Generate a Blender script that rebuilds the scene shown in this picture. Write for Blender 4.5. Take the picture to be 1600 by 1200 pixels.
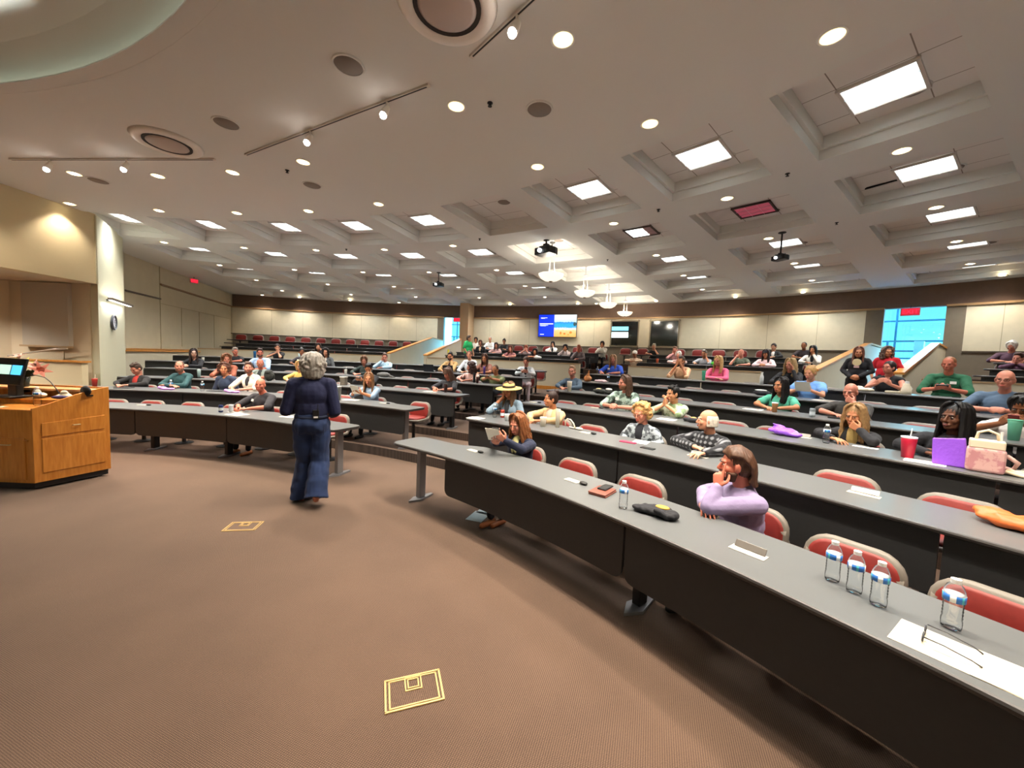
import bpy, bmesh, math, random
from mathutils import Vector, Matrix, noise
PI = math.pi
R = math.radians
random.seed(7)
scene = bpy.context.scene
col = scene.collection
for o in list(bpy.data.objects): bpy.data.objects.remove(o)

# ------------------------------------------------------------------ camera
F_PX, PITCH, ROLL, CAM_H = 601.1, .066, .0403, 1.7985
cam_d = bpy.data.cameras.new('camera'); cam = bpy.data.objects.new('camera', cam_d); col.objects.link(cam)
cam_d.sensor_width = 36.0; cam_d.lens = 36.0 * F_PX / 1600.0; cam_d.clip_start = .02; cam_d.clip_end = 200
c_, s_, cp_, sp_ = math.cos(ROLL), math.sin(ROLL), math.cos(PITCH), math.sin(PITCH)
cam.matrix_world = Matrix(((c_, -s_, 0, 0), (s_ * sp_, c_ * sp_, -cp_, 0), (s_ * cp_, c_ * cp_, sp_, CAM_H), (0, 0, 0, 1)))
scene.camera = cam

# ------------------------------------------------------------------ view, world
vs = scene.view_settings
scene.display_settings.display_device = 'sRGB'
vs.view_transform = 'Standard'; vs.look = 'None'; vs.gamma = 1; vs.use_curve_mapping = False
vs.exposure = 0.38
K_DOWN, K_TROF, K_PEND, K_SKY = 1.0, 1.0, 1.0, 1.0
world = bpy.data.worlds.new('sky'); scene.world = world; world.use_nodes = True
wn_ = world.node_tree; wb = wn_.nodes['Background']; wb.inputs[0].default_value = (.36, .80, 1.0, 1)
# hazy bright sky: dim towards the horizon, much brighter overhead
g_ = wn_.nodes.new('ShaderNodeTexCoord'); sx_ = wn_.nodes.new('ShaderNodeSeparateXYZ'); mr_ = wn_.nodes.new('ShaderNodeMapRange')
mr_.inputs[1].default_value = .14; mr_.inputs[2].default_value = .55; mr_.inputs[3].default_value = 1.15 * K_SKY; mr_.inputs[4].default_value = 60.0 * K_SKY
wn_.links.new(g_.outputs['Generated'], sx_.inputs[0]); wn_.links.new(sx_.outputs['Z'], mr_.inputs[0]); wn_.links.new(mr_.outputs[0], wb.inputs[1])
mx_ = wn_.nodes.new('ShaderNodeMapRange'); mx_.inputs[1].default_value = .14; mx_.inputs[2].default_value = .5
mc_ = wn_.nodes.new('ShaderNodeMix'); mc_.data_type = 'RGBA'; mc_.inputs[6].default_value = (.22, .78, .86, 1); mc_.inputs[7].default_value = (.16, .50, 1.0, 1)
wn_.links.new(sx_.outputs['Z'], mx_.inputs[0]); wn_.links.new(mx_.outputs[0], mc_.inputs[0]); wn_.links.new(mc_.outputs[2], wb.inputs[0])

# ------------------------------------------------------------------ polar frame of the hall
CX, CY = -6.84, -3.5
CEIL, COFF, WALL_R = 4.52, 4.80, 24.7
MID = 60.3                                    # axis of symmetry of the hall
def rw(k): return 9.73 + 1.354 * (k - 1) if k <= 6 else {7: 20.0, 8: 21.35, 9: 22.7}[k]
def fl(k): return .147 * (k - 1) if k <= 6 else {7: 1.11, 8: 1.27, 9: 1.45, 10: 1.74}[k]
def PP(r, th, z=0.0):
    return (CX + r * math.cos(R(th)), CY + r * math.sin(R(th)), z)

# ------------------------------------------------------------------ materials
MATS = {}
def lin(c):
    if isinstance(c, str):
        c = [int(c[i:i + 2], 16) / 255 for i in (0, 2, 4)]
        c = [x / 12.92 if x <= .04045 else ((x + .055) / 1.055) ** 2.4 for x in c]
    return (c[0], c[1], c[2], 1)
def mat(name, color, rough=.6, metal=0, emit=None, estr=0, trans=0, ior=1.45, spec=.5, var=0, vscale=20, bump=0, bscale=60, sheen=0, alpha=1, coat=0):
    if name in MATS: return MATS[name]
    m = bpy.data.materials.new(name); m.use_nodes = True; MATS[name] = m
    nt = m.node_tree; b = nt.nodes['Principled BSDF']; L = nt.links
    c = lin(color); b.inputs['Base Color'].default_value = c
    b.inputs['Roughness'].default_value = rough; b.inputs['Metallic'].default_value = metal
    b.inputs['Specular IOR Level'].default_value = spec; b.inputs['IOR'].default_value = ior
    b.inputs['Transmission Weight'].default_value = trans; b.inputs['Alpha'].default_value = alpha
    b.inputs['Coat Weight'].default_value = coat
    if sheen: b.inputs['Sheen Weight'].default_value = sheen
    if emit is not None:
        b.inputs['Emission Color'].default_value = lin(emit); b.inputs['Emission Strength'].default_value = estr
    if var or bump:
        tc = nt.nodes.new('ShaderNodeTexCoord')
    if var:
        n = nt.nodes.new('ShaderNodeTexNoise'); n.inputs['Scale'].default_value = vscale; n.inputs['Detail'].default_value = 4
        L.new(tc.outputs['Object'], n.inputs['Vector'])
        rp = nt.nodes.new('ShaderNodeValToRGB'); rp.color_ramp.elements[0].position = .3; rp.color_ramp.elements[1].position = .7
        rp.color_ramp.elements[0].color = [max(0, x * (1 - var)) for x in c[:3]] + [1]
        rp.color_ramp.elements[1].color = [min(1, x * (1 + var)) for x in c[:3]] + [1]
        L.new(n.outputs['Fac'], rp.inputs['Fac']); L.new(rp.outputs['Color'], b.inputs['Base Color'])
    if bump:
        n2 = nt.nodes.new('ShaderNodeTexNoise'); n2.inputs['Scale'].default_value = bscale; n2.inputs['Detail'].default_value = 3
        L.new(tc.outputs['Object'], n2.inputs['Vector'])
        bp = nt.nodes.new('ShaderNodeBump'); bp.inputs['Strength'].default_value = bump; bp.inputs['Distance'].default_value = .01
        L.new(n2.outputs['Fac'], bp.inputs['Height']); L.new(bp.outputs['Normal'], b.inputs['Normal'])
    return m
def wood(name, c1, c2, rough=.35, scale=3.0, stretch=(1, 1, .12), coat=.2):
    if name in MATS: return MATS[name]
    m = mat(name, c1, rough, coat=coat); nt = m.node_tree; b = nt.nodes['Principled BSDF']; L = nt.links
    tc = nt.nodes.new('ShaderNodeTexCoord'); mp = nt.nodes.new('ShaderNodeMapping'); mp.inputs['Scale'].default_value = stretch
    n = nt.nodes.new('ShaderNodeTexNoise'); n.inputs['Scale'].default_value = scale * 12; n.inputs['Detail'].default_value = 6; n.inputs['Distortion'].default_value = .4
    rp = nt.nodes.new('ShaderNodeValToRGB'); rp.color_ramp.elements[0].position = .3; rp.color_ramp.elements[1].position = .72
    rp.color_ramp.elements[0].color = lin(c1); rp.color_ramp.elements[1].color = lin(c2)
    L.new(tc.outputs['Object'], mp.inputs['Vector']); L.new(mp.outputs['Vector'], n.inputs['Vector'])
    L.new(n.outputs['Fac'], rp.inputs['Fac']); L.new(rp.outputs['Color'], b.inputs['Base Color'])
    return m
def carpet(name, c1, c2):
    if name in MATS: return MATS[name]
    m = mat(name, c1, .95, spec=.1, sheen=.15); nt = m.node_tree; b = nt.nodes['Principled BSDF']; L = nt.links
    tc = nt.nodes.new('ShaderNodeTexCoord')
    mp = nt.nodes.new('ShaderNodeMapping'); mp.inputs['Rotation'].default_value = (0, 0, .35)
    L.new(tc.outputs['Object'], mp.inputs['Vector'])
    w1 = nt.nodes.new('ShaderNodeTexWave'); w1.wave_type = 'BANDS'; w1.bands_direction = 'X'
    w1.inputs['Scale'].default_value = 30; w1.inputs['Distortion'].default_value = 1.0; w1.inputs['Detail'].default_value = 2; w1.inputs['Detail Scale'].default_value = 6
    w2 = nt.nodes.new('ShaderNodeTexWave'); w2.wave_type = 'BANDS'; w2.bands_direction = 'Y'
    w2.inputs['Scale'].default_value = 42; w2.inputs['Distortion'].default_value = 1.2; w2.inputs['Detail'].default_value = 2
    n = nt.nodes.new('ShaderNodeTexNoise'); n.inputs['Scale'].default_value = 260; n.inputs['Detail'].default_value = 2
    n2 = nt.nodes.new('ShaderNodeTexNoise'); n2.inputs['Scale'].default_value = 1.3; n2.inputs['Detail'].default_value = 3
    for x in (w1, w2): L.new(mp.outputs['Vector'], x.inputs['Vector'])
    for x in (n, n2): L.new(tc.outputs['Object'], x.inputs['Vector'])
    def mth(op, a, bb, v=None):
        q = nt.nodes.new('ShaderNodeMath'); q.operation = op; L.new(a, q.inputs[0])
        if bb is None: q.inputs[1].default_value = v
        else: L.new(bb, q.inputs[1])
        return q.outputs[0]
    s = mth('MULTIPLY', w1.outputs['Fac'], w2.outputs['Fac'])
    s = mth('ADD', mth('MULTIPLY', s, None, .45), mth('MULTIPLY', n.outputs['Fac'], None, .5))
    s2 = mth('ADD', s, mth('MULTIPLY', n2.outputs['Fac'], None, .22))
    rp = nt.nodes.new('ShaderNodeValToRGB'); rp.color_ramp.elements[0].position = .25; rp.color_ramp.elements[1].position = .85
    rp.color_ramp.elements[0].color = lin(c1); rp.color_ramp.elements[1].color = lin(c2)
    L.new(s2, rp.inputs['Fac']); L.new(rp.outputs['Color'], b.inputs['Base Color'])
    bp = nt.nodes.new('ShaderNodeBump'); bp.inputs['Strength'].default_value = .5; bp.inputs['Distance'].default_value = .004
    L.new(s, bp.inputs['Height']); L.new(bp.outputs['Normal'], b.inputs['Normal'])
    return m
def glass(name, color='ffffff', rough=.02, mixt=.9):
    # clear thin pane / plastic: mostly transparent with a glossy skin
    if name in MATS: return MATS[name]
    m = bpy.data.materials.new(name); m.use_nodes = True; MATS[name] = m
    nt = m.node_tree; nt.nodes.clear(); L = nt.links
    out = nt.nodes.new('ShaderNodeOutputMaterial'); tr = nt.nodes.new('ShaderNodeBsdfTransparent'); gl = nt.nodes.new('ShaderNodeBsdfGlossy')
    tr.inputs[0].default_value = lin(color); gl.inputs['Roughness'].default_value = rough
    fr = nt.nodes.new('ShaderNodeLayerWeight'); fr.inputs['Blend'].default_value = .12
    ad = nt.nodes.new('ShaderNodeMath'); ad.operation = 'ADD'; ad.inputs[1].default_value = 1 - mixt; ad.use_clamp = True
    mx = nt.nodes.new('ShaderNodeMixShader')
    L.new(fr.outputs['Fresnel'], ad.inputs[0]); L.new(ad.outputs[0], mx.inputs[0]); L.new(tr.outputs[0], mx.inputs[1]); L.new(gl.outputs[0], mx.inputs[2])
    L.new(mx.outputs[0], out.inputs[0])
    return m
def pattern(name, kind, ca, cb, scale=20, cc=None):
    if name in MATS: return MATS[name]
    m = mat(name, ca, .85, sheen=.05); nt = m.node_tree; b = nt.nodes['Principled BSDF']; L = nt.links
    tc = nt.nodes.new('ShaderNodeTexCoord'); rp = nt.nodes.new('ShaderNodeValToRGB')
    rp.color_ramp.elements[0].color = lin(ca); rp.color_ramp.elements[1].color = lin(cb)
    if kind == 'floral':
        t = nt.nodes.new('ShaderNodeTexVoronoi'); t.inputs['Scale'].default_value = scale; L.new(tc.outputs['Object'], t.inputs['Vector'])
        n = nt.nodes.new('ShaderNodeTexNoise'); n.inputs['Scale'].default_value = scale * .8; n.inputs['Detail'].default_value = 3
        L.new(tc.outputs['Object'], n.inputs['Vector'])
        rp.color_ramp.elements[0].position = .44; rp.color_ramp.elements[1].position = .52
        L.new(n.outputs['Fac'], rp.inputs['Fac'])
    elif kind == 'plaid':
        ws = []
        for ax in 'XZ':
            w = nt.nodes.new('ShaderNodeTexWave'); w.bands_direction = ax; w.inputs['Scale'].default_value = scale; w.inputs['Distortion'].default_value = 1.5
            w.inputs['Detail'].default_value = 1
            L.new(tc.outputs['Object'], w.inputs['Vector']); ws.append(w.outputs['Fac'])
        a = nt.nodes.new('ShaderNodeMath'); a.operation = 'ADD'; L.new(ws[0], a.inputs[0]); L.new(ws[1], a.inputs[1])
        h = nt.nodes.new('ShaderNodeMath'); h.operation = 'MULTIPLY'; h.inputs[1].default_value = .5; L.new(a.outputs[0], h.inputs[0])
        rp.color_ramp.elements[0].position = .52; rp.color_ramp.elements[1].position = .85
        L.new(h.outputs[0], rp.inputs['Fac'])
    else:
        w = nt.nodes.new('ShaderNodeTexWave'); w.bands_direction = 'Z' if kind == 'stripe' else 'X'; w.inputs['Scale'].default_value = scale; w.inputs['Distortion'].default_value = 1
        L.new(tc.outputs['Object'], w.inputs['Vector'])
        rp.color_ramp.elements[0].position = .5; rp.color_ramp.elements[1].position = .6
        L.new(w.outputs['Fac'], rp.inputs['Fac'])
    L.new(rp.outputs['Color'], b.inputs['Base Color'])
    return m

M_beige = mat('beige_wall_panel', 'dbd1b7', .85, var=.03, vscale=6)
M_beige2 = mat('beige_wall_paint', 'c6bb9f', .85, var=.03, vscale=3)
M_brown = mat('brown_wall', '6b5547', .85, var=.05, vscale=8)
M_lower = mat('taupe_wainscot', '7d7262', .85, var=.04, vscale=8)
M_ceil = mat('ceiling_paint', 'dad8d2', .85)
M_carpet = carpet('brown_carpet', '3b2e27', '7d6453')
M_dark = mat('charcoal_laminate', '262627', .5, var=.06, vscale=30)
M_top = mat('grey_laminate', '5c5e5f', .33, var=.01, vscale=90, spec=.5)
M_edge = mat('dark_rubber_edge', '35312f', .38)
M_metal = mat('brushed_grey_metal', '8b8b8e', .4, metal=.6)
M_dkmetal = mat('dark_metal', '2a2a2c', .45, metal=.5)
M_red = mat('red_vinyl', '78201a', .55, var=.08, vscale=30)
M_shell = mat('beige_grey_plastic', '6f685f', .5)
M_oak = wood('golden_oak', 'b56f26', 'cf8a3c', .32)
M_cap = wood('light_oak_cap', 'b0722e', 'cc8c42', .4)
M_white = mat('white_paint', 'e6e4df', .5)
M_black = mat('black_plastic', '141414', .4)
M_paper = mat('white_paper', 'efe9dc', .8)
M_glassdoor = glass('clear_glass', 'e8fbff', .02, .94)

# ------------------------------------------------------------------ mesh helpers
class MB:
    def __init__(s): s.v = []; s.f = []; s.m = []; s.uv = None
    def add(s, vs, fs, mi=0):
        o = len(s.v); s.v += [tuple(p) for p in vs]; s.f += [tuple(i + o for i in f) for f in fs]; s.m += [mi] * len(fs); return s
    def box(s, c, d, rz=0, mi=0, rx=0, ry=0):
        M = Matrix.Rotation(rz, 3, 'Z') @ Matrix.Rotation(ry, 3, 'Y') @ Matrix.Rotation(rx, 3, 'X')
        vs = [Vector(c) + M @ Vector((x * d[0] / 2, y * d[1] / 2, z * d[2] / 2)) for x in (-1, 1) for y in (-1, 1) for z in (-1, 1)]
        return s.add(vs, [(0, 1, 3, 2), (4, 6, 7, 5), (0, 4, 5, 1), (2, 3, 7, 6), (0, 2, 6, 4), (1, 5, 7, 3)], mi)
    def prism(s, pts, z0, z1, mi=0):
        n = len(pts); vs = [(p[0], p[1], z0) for p in pts] + [(p[0], p[1], z1) for p in pts]
        return s.add(vs, [tuple(range(n))[::-1], tuple(range(n, 2 * n))] + [(i, (i + 1) % n, (i + 1) % n + n, i + n) for i in range(n)], mi)
    def tube(s, path, r, n=8, mi=0, caps=True):
        path = [Vector(p) for p in path]; rs = r if isinstance(r, (list, tuple)) else [r] * len(path)
        vs = []; fs = []; up = None
        for i, p in enumerate(path):
            d = (path[min(i + 1, len(path) - 1)] - path[max(i - 1, 0)]).normalized()
            if up is None: up = Vector((0, 0, 1)) if abs(d.z) < .9 else Vector((1, 0, 0))
            a = d.cross(up).normalized(); b = a.cross(d).normalized(); up = b
            vs += [p + (a * math.cos(2 * PI * k / n) + b * math.sin(2 * PI * k / n)) * rs[i] for k in range(n)]
        for i in range(len(path) - 1):
            fs += [(i * n + k, i * n + (k + 1) % n, (i + 1) * n + (k + 1) % n, (i + 1) * n + k) for k in range(n)]
        if caps: fs += [tuple(range(n))[::-1], tuple(range((len(path) - 1) * n, len(path) * n))]
        return s.add(vs, fs, mi)
    def lathe(s, prof, n=20, c=(0, 0, 0), mi=0, M=None):
        vs = []; fs = []; k = len(prof)
        for i in range(n):
            a = 2 * PI * i / n
            for r, z in prof:
                p = Vector((r * math.cos(a), r * math.sin(a), z))
                if M: p = M @ p
                vs.append(p + Vector(c))
        for i in range(n):
            for j in range(k - 1):
                a, b = i * k + j, ((i + 1) % n) * k + j
                fs.append((a, b, b + 1, a + 1))
        closed = abs(prof[0][0] - prof[-1][0]) < 1e-6 and abs(prof[0][1] - prof[-1][1]) < 1e-6
        if closed: return s.add(vs, fs, mi)
        if prof[0][0] > 1e-4: fs.append(tuple(i * k for i in range(n))[::-1])
        if prof[-1][0] > 1e-4: fs.append(tuple(i * k + k - 1 for i in range(n)))
        return s.add(vs, fs, mi)
    def ell(s, c, r, n=12, m=8, M=None, mi=0):
        vs = [Vector((0, 0, -1))]; fs = []
        for j in range(1, m):
            ph = -PI / 2 + PI * j / m
            vs += [Vector((math.cos(ph) * math.cos(2 * PI * i / n), math.cos(ph) * math.sin(2 * PI * i / n), math.sin(ph))) for i in range(n)]
        vs.append(Vector((0, 0, 1)))
        for i in range(n): fs.append((0, 1 + (i + 1) % n, 1 + i))
        for j in range(m - 2):
            for i in range(n): fs.append((1 + j * n + i, 1 + j * n + (i + 1) % n, 1 + (j + 1) * n + (i + 1) % n, 1 + (j + 1) * n + i))
        L = 1 + (m - 2) * n; T = len(vs) - 1
        for i in range(n): fs.append((L + i, L + (i + 1) % n, T))
        out = []
        for v in vs:
            p = Vector((v.x * r[0], v.y * r[1], v.z * r[2]))
            if M: p = M @ p
            out.append(p + Vector(c))
        return s.add(out, fs, mi)
    def cap(s, p0, p1, r0, r1=None, n=10, mi=0):
        r1 = r0 if r1 is None else r1
        p0 = Vector(p0); p1 = Vector(p1); d = p1 - p0
        if d.length < 1e-5: return s.ell(p0, (r0,) * 3, n, 6)
        d.normalize(); path = []; rs = []
        for a in (-80, -50, -20, 0): path.append(p0 + d * (r0 * math.sin(R(a)))); rs.append(r0 * math.cos(R(a)))
        for a in (0, 20, 50, 80): path.append(p1 + d * (r1 * math.sin(R(a)))); rs.append(r1 * math.cos(R(a)))
        path = [path[0]] + path[1:]
        # keep a fixed frame along the straight axis
        up = Vector((0, 0, 1)) if abs(d.z) < .9 else Vector((1, 0, 0)); a_ = d.cross(up).normalized(); b_ = a_.cross(d).normalized()
        vs = []; fs = []
        for p, r in zip(path, rs): vs += [p + (a_ * math.cos(2 * PI * k / n) + b_ * math.sin(2 * PI * k / n)) * r for k in range(n)]
        for i in range(len(path) - 1):
            fs += [(i * n + k, i * n + (k + 1) % n, (i + 1) * n + (k + 1) % n, (i + 1) * n + k) for k in range(n)]
        fs += [tuple(range(n))[::-1], tuple(range((len(path) - 1) * n, len(path) * n))]
        return s.add(vs, fs, mi)
    def sector(s, r0, r1, t0, t1, z0, z1, step=1.2, mi=0):
        n = max(1, int(math.ceil(abs(t1 - t0) / step)))
        def g(v, t): return v(t) if callable(v) else v
        vs = []; fs = []
        for i in range(n + 1):
            t = t0 + (t1 - t0) * i / n
            a, b, c, d = g(r0, t), g(r1, t), g(z0, t), g(z1, t)
            vs += [PP(a, t, c), PP(b, t, c), PP(b, t, d), PP(a, t, d)]
        for i in range(n):
            o = i * 4; q = o + 4
            fs += [(o, o + 1, q + 1, q), (o + 1, o + 2, q + 2, q + 1), (o + 2, o + 3, q + 3, q + 2), (o + 3, o, q, q + 3)]
        fs += [(0, 3, 2, 1), (n * 4, n * 4 + 1, n * 4 + 2, n * 4 + 3)]
        return s.add(vs, fs, mi)
    def mesh(s, name, mats, smooth=False, fix=True):
        me = bpy.data.meshes.new(name); me.from_pydata(s.v, [], s.f)
        if not isinstance(mats, (list, tuple)): mats = [mats]
        for m in mats: me.materials.append(m)
        if len(mats) > 1: me.polygons.foreach_set('material_index', s.m)
        if fix:
            bm = bmesh.new(); bm.from_mesh(me); bmesh.ops.recalc_face_normals(bm, faces=bm.faces[:]); bm.to_mesh(me); bm.free()
        if smooth: me.polygons.foreach_set('use_smooth', [True] * len(me.polygons))
        me.update(); return me
    def build(s, name, mats, parent=None, smooth=False, bevel=0, loc=None, rz=None, origin=None, seg=2):
        if origin is not None:
            s.v = [(p[0] - origin[0], p[1] - origin[1], p[2] - origin[2]) for p in s.v]; loc = origin
        o = bpy.data.objects.new(name, s.mesh(name, mats, smooth)); col.objects.link(o)
        if parent is not None: o.parent = parent
        if loc is not None: o.location = loc
        if rz is not None: o.rotation_euler.z = rz
        if bevel:
            b = o.modifiers.new('bevel', 'BEVEL'); b.width = bevel; b.segments = seg; b.limit_method = 'ANGLE'; b.angle_limit = R(40)
        return o
def tag(o, label=None, cat=None, group=None, kind=None):
    if label: o['label'] = label
    if cat: o['category'] = cat
    if group: o['group'] = group
    if kind: o['kind'] = kind
    return o
def empty(name, loc, rz=0, label=None, cat=None, group=None):
    o = bpy.data.objects.new(name, None); col.objects.link(o); o.location = loc; o.rotation_euler.z = rz; o.empty_display_size = .1
    return tag(o, label, cat, group)
def struct(name, mb, mats, smooth=False, bevel=0):
    return tag(mb.build(name, mats, smooth=smooth, bevel=bevel), kind='structure')
def copy_tree(o, parent=None):
    c = o.copy(); col.objects.link(c)
    if parent is not None: c.parent = parent
    for ch in o.children: copy_tree(ch, c)
    return c
ORD = ['zeroth', 'first', 'second', 'third', 'fourth', 'fifth', 'sixth', 'seventh', 'eighth', 'ninth', 'tenth', 'eleventh', 'twelfth', 'thirteenth', 'fourteenth', 'fifteenth', 'sixteenth', 'seventeenth', 'eighteenth', 'nineteenth', 'twentieth']
def lamp(kind, name, loc, power, color, parent=None, rot=None, **kw):
    l = bpy.data.lights.new(name, kind); l.energy = power; l.color = color
    for k, v in kw.items(): setattr(l, k, v)
    o = bpy.data.objects.new(name, l); col.objects.link(o); o.location = loc
    if rot is not None: o.rotation_euler = rot
    if parent is not None: o.parent = parent
    return o
TH0, TH1 = 12.3, 108.3

# ------------------------------------------------------------------ floor
fb = MB()
fb.lathe([(0.001, -.2), (11.15, -.2), (11.15, 0), (0.001, 0)], 120, (CX, CY, 0))
RIS = [0, 0, 11.15, 12.50, 13.86, 15.21, 16.57]
for k in range(2, 7):
    r1 = RIS[k + 1] if k < 6 else 19.32
    fb.sector(RIS[k], r1, TH0, TH1 + .5, -.2, fl(k), 1.0)
UP = [(TH0, 37.7, 'C'), (42.4, 80.1, 'B'), (84.8, TH1 + .5, 'A')]
for t0, t1, nm in UP:
    for k, a, b in ((7, 19.36, 21.28), (8, 21.28, 22.62), (9, 22.62, 23.62), (10, 23.62, WALL_R)):
        e = .02 if b < 24 else .06
        fb.sector(a, b, t0, t1, .5, fl(k), 1.0)
# ramps of the two entrance corridors
for t0, t1 in ((37.4, 42.6), (80.0, 84.9)):
    v = [];
    for r, z in ((19.32, .735), (24.2, 1.55), (28.5, 1.55)):
        v += [PP(r, t0, z), PP(r, t1, z), PP(r, t1, .2), PP(r, t0, .2)]
    fb.add(v, [(0, 1, 5, 4), (1, 2, 6, 5), (2, 3, 7, 6), (3, 0, 4, 7), (4, 5, 9, 8), (5, 6, 10, 9), (6, 7, 11, 10), (7, 4, 8, 11), (0, 3, 2, 1), (8, 9, 10, 11)])
struct('floor', fb, M_carpet)
struct('floor', MB().lathe([(.001, -.45), (25, -.45), (25, -.25), (.001, -.25)], 60, (CX, CY, 0)), M_carpet)
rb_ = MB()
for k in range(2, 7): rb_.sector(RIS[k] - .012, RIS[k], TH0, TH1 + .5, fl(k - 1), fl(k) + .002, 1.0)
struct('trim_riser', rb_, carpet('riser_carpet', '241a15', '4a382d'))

# ------------------------------------------------------------------ ceiling with coffers
def coffer_rings(): return [(12.90 + 2.60 * i - .90, 12.90 + 2.60 * i + .90) for i in range(5)]
RINGS = coffer_rings(); JS = list(range(-5, 6)); DJ = 8.05; HALF = 2.95
def build_ceiling():
    rs = [8.08]
    for a, b in RINGS: rs += [a, b]
    rs += [26.5]
    ts = []
    jm, jx = JS[0], JS[-1]
    for j in JS:
        c = MID + DJ * j
        ts += [(c - HALF, c - HALF / 3, j), (c - HALF / 3, c + HALF / 3, j), (c + HALF / 3, c + HALF, j)]
        if j < jx: ts += [(c + HALF, c + DJ - HALF, None)]
    a0 = MID + DJ * jx + HALF; a1 = MID + DJ * jm - HALF + 360
    n = 50
    for i in range(n): ts.append((a0 + (a1 - a0) * i / n, a0 + (a1 - a0) * (i + 1) / n, None))
    b = MB(); uvs = {}
    for i in range(len(rs) - 1):
        for t0, t1, j in ts:
            hole = (i % 2 == 1) and j is not None
            if hole: continue
            b.add([PP(rs[i], t0, CEIL), PP(rs[i + 1], t0, CEIL), PP(rs[i + 1], t1, CEIL), PP(rs[i], t1, CEIL)], [(0, 1, 2, 3)])
    for a, c in RINGS:
        for j in JS:
            th = MID + DJ * j; q = [th - HALF, th - HALF / 3, th + HALF / 3, th + HALF]
            lp = [(a, t) for t in q] + [(c, t) for t in q[::-1]]
            n = len(lp); zs = (CEIL, CEIL + .13, CEIL + .13, COFF)
            ins = (0, 0, .045, .045)
            loops = []
            for z, s in zip(zs, ins):
                l = []
                for r, t in lp:
                    rr = r + s if r == a else r - s
                    dt = math.degrees(s / r); tt = t + dt if t == q[0] else t - dt if t == q[3] else t
                    l.append(PP(rr, tt, z))
                loops.append(l)
            vs = sum(loops, []); fs = []
            for L_ in range(3):
                fs += [(L_ * n + k, L_ * n + (k + 1) % n, (L_ + 1) * n + (k + 1) % n, (L_ + 1) * n + k) for k in range(n)]
            b.add(vs, fs)
            top = loops[3]
            o = len(b.v); b.add(top, [(0, 1, 6, 7), (1, 2, 5, 6), (2, 3, 4, 5)], 1)
            for k in range(n):
                x, y, _ = top[k]; ct, st = math.cos(R(th)), math.sin(R(th))
                rx, ry = x - CX, y - CY
                uvs[o + k] = ((-rx * st + ry * ct) / .61 + .5, (rx * ct + ry * st - ((a + c) / 2 + .22)) / .61 + .5)
    # recessed round cove over the stage
    rim = [(8.08, CEIL), (8.08, CEIL - .015), (8.04, CEIL - .015), (8.03, CEIL + .10), (0.01, 5.0)]
    b.lathe(rim[:4], 120, (CX, CY, 0)); b.f = b.f[:-2]; b.m = b.m[:-2]
    b.lathe([(8.03, CEIL + .10), (7.75, CEIL + .26), (7.2, CEIL + .40), (6.2, CEIL + .55), (4, CEIL + .70), (.001, CEIL + .8)], 120, (CX, CY, 0)); b.f = [f for f in b.f if len(f) < 20]; b.m = [m for f, m in zip(b.f, b.m)] if len(b.m) != len(b.f) else b.m
    me = bpy.data.meshes.new('ceiling'); me.from_pydata(b.v, [], b.f)
    # second material: ceiling tile with dark seams drawn from the uv grid
    mt = mat('ceiling_tile', 'dcd6d0', .9, bump=.15, bscale=120); nt = mt.node_tree; bs = nt.nodes['Principled BSDF']
    uvn = nt.nodes.new('ShaderNodeUVMap'); sep = nt.nodes.new('ShaderNodeSeparateXYZ'); nt.links.new(uvn.outputs[0], sep.inputs[0])
    outs = []
    for ax in (0, 1):
        f = nt.nodes.new('ShaderNodeMath'); f.operation = 'FRACT'; nt.links.new(sep.outputs[ax], f.inputs[0])
        g = nt.nodes.new('ShaderNodeMath'); g.operation = 'LESS_THAN'; g.inputs[1].default_value = .018; nt.links.new(f.outputs[0], g.inputs[0]); outs.append(g.outputs[0])
    mx = nt.nodes.new('ShaderNodeMath'); mx.operation = 'MAXIMUM'; nt.links.new(outs[0], mx.inputs[0]); nt.links.new(outs[1], mx.inputs[1])
    mc = nt.nodes.new('ShaderNodeMix'); mc.data_type = 'RGBA'; mc.inputs[6].default_value = lin('dcd6d0'); mc.inputs[7].default_value = lin('8d8176')
    nt.links.new(mx.outputs[0], mc.inputs[0]); nt.links.new(mc.outputs[2], bs.inputs['Base Color'])
    me.materials.append(M_ceil); me.materials.append(mt)
    uvl = me.uv_layers.new(name='UVMap'); idx = [0] * len(me.loops)
    for p in me.polygons:
        if p.vertices[0] in uvs or p.vertices[1] in uvs: p.material_index = 1
    for l in me.loops:
        if l.vertex_index in uvs: uvl.data[l.index].uv = uvs[l.vertex_index]
    o = bpy.data.objects.new('ceiling', me); col.objects.link(o); tag(o, kind='structure')
build_ceiling()
bb = MB(); bb.lathe([(26.6, 5.6), (.001, 5.6)], 60, (CX, CY, 0)); bb.f = [f for f in bb.f if len(f) < 20]; bb.m = [0] * len(bb.f)
struct('ceiling', bb, M_ceil)

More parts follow.
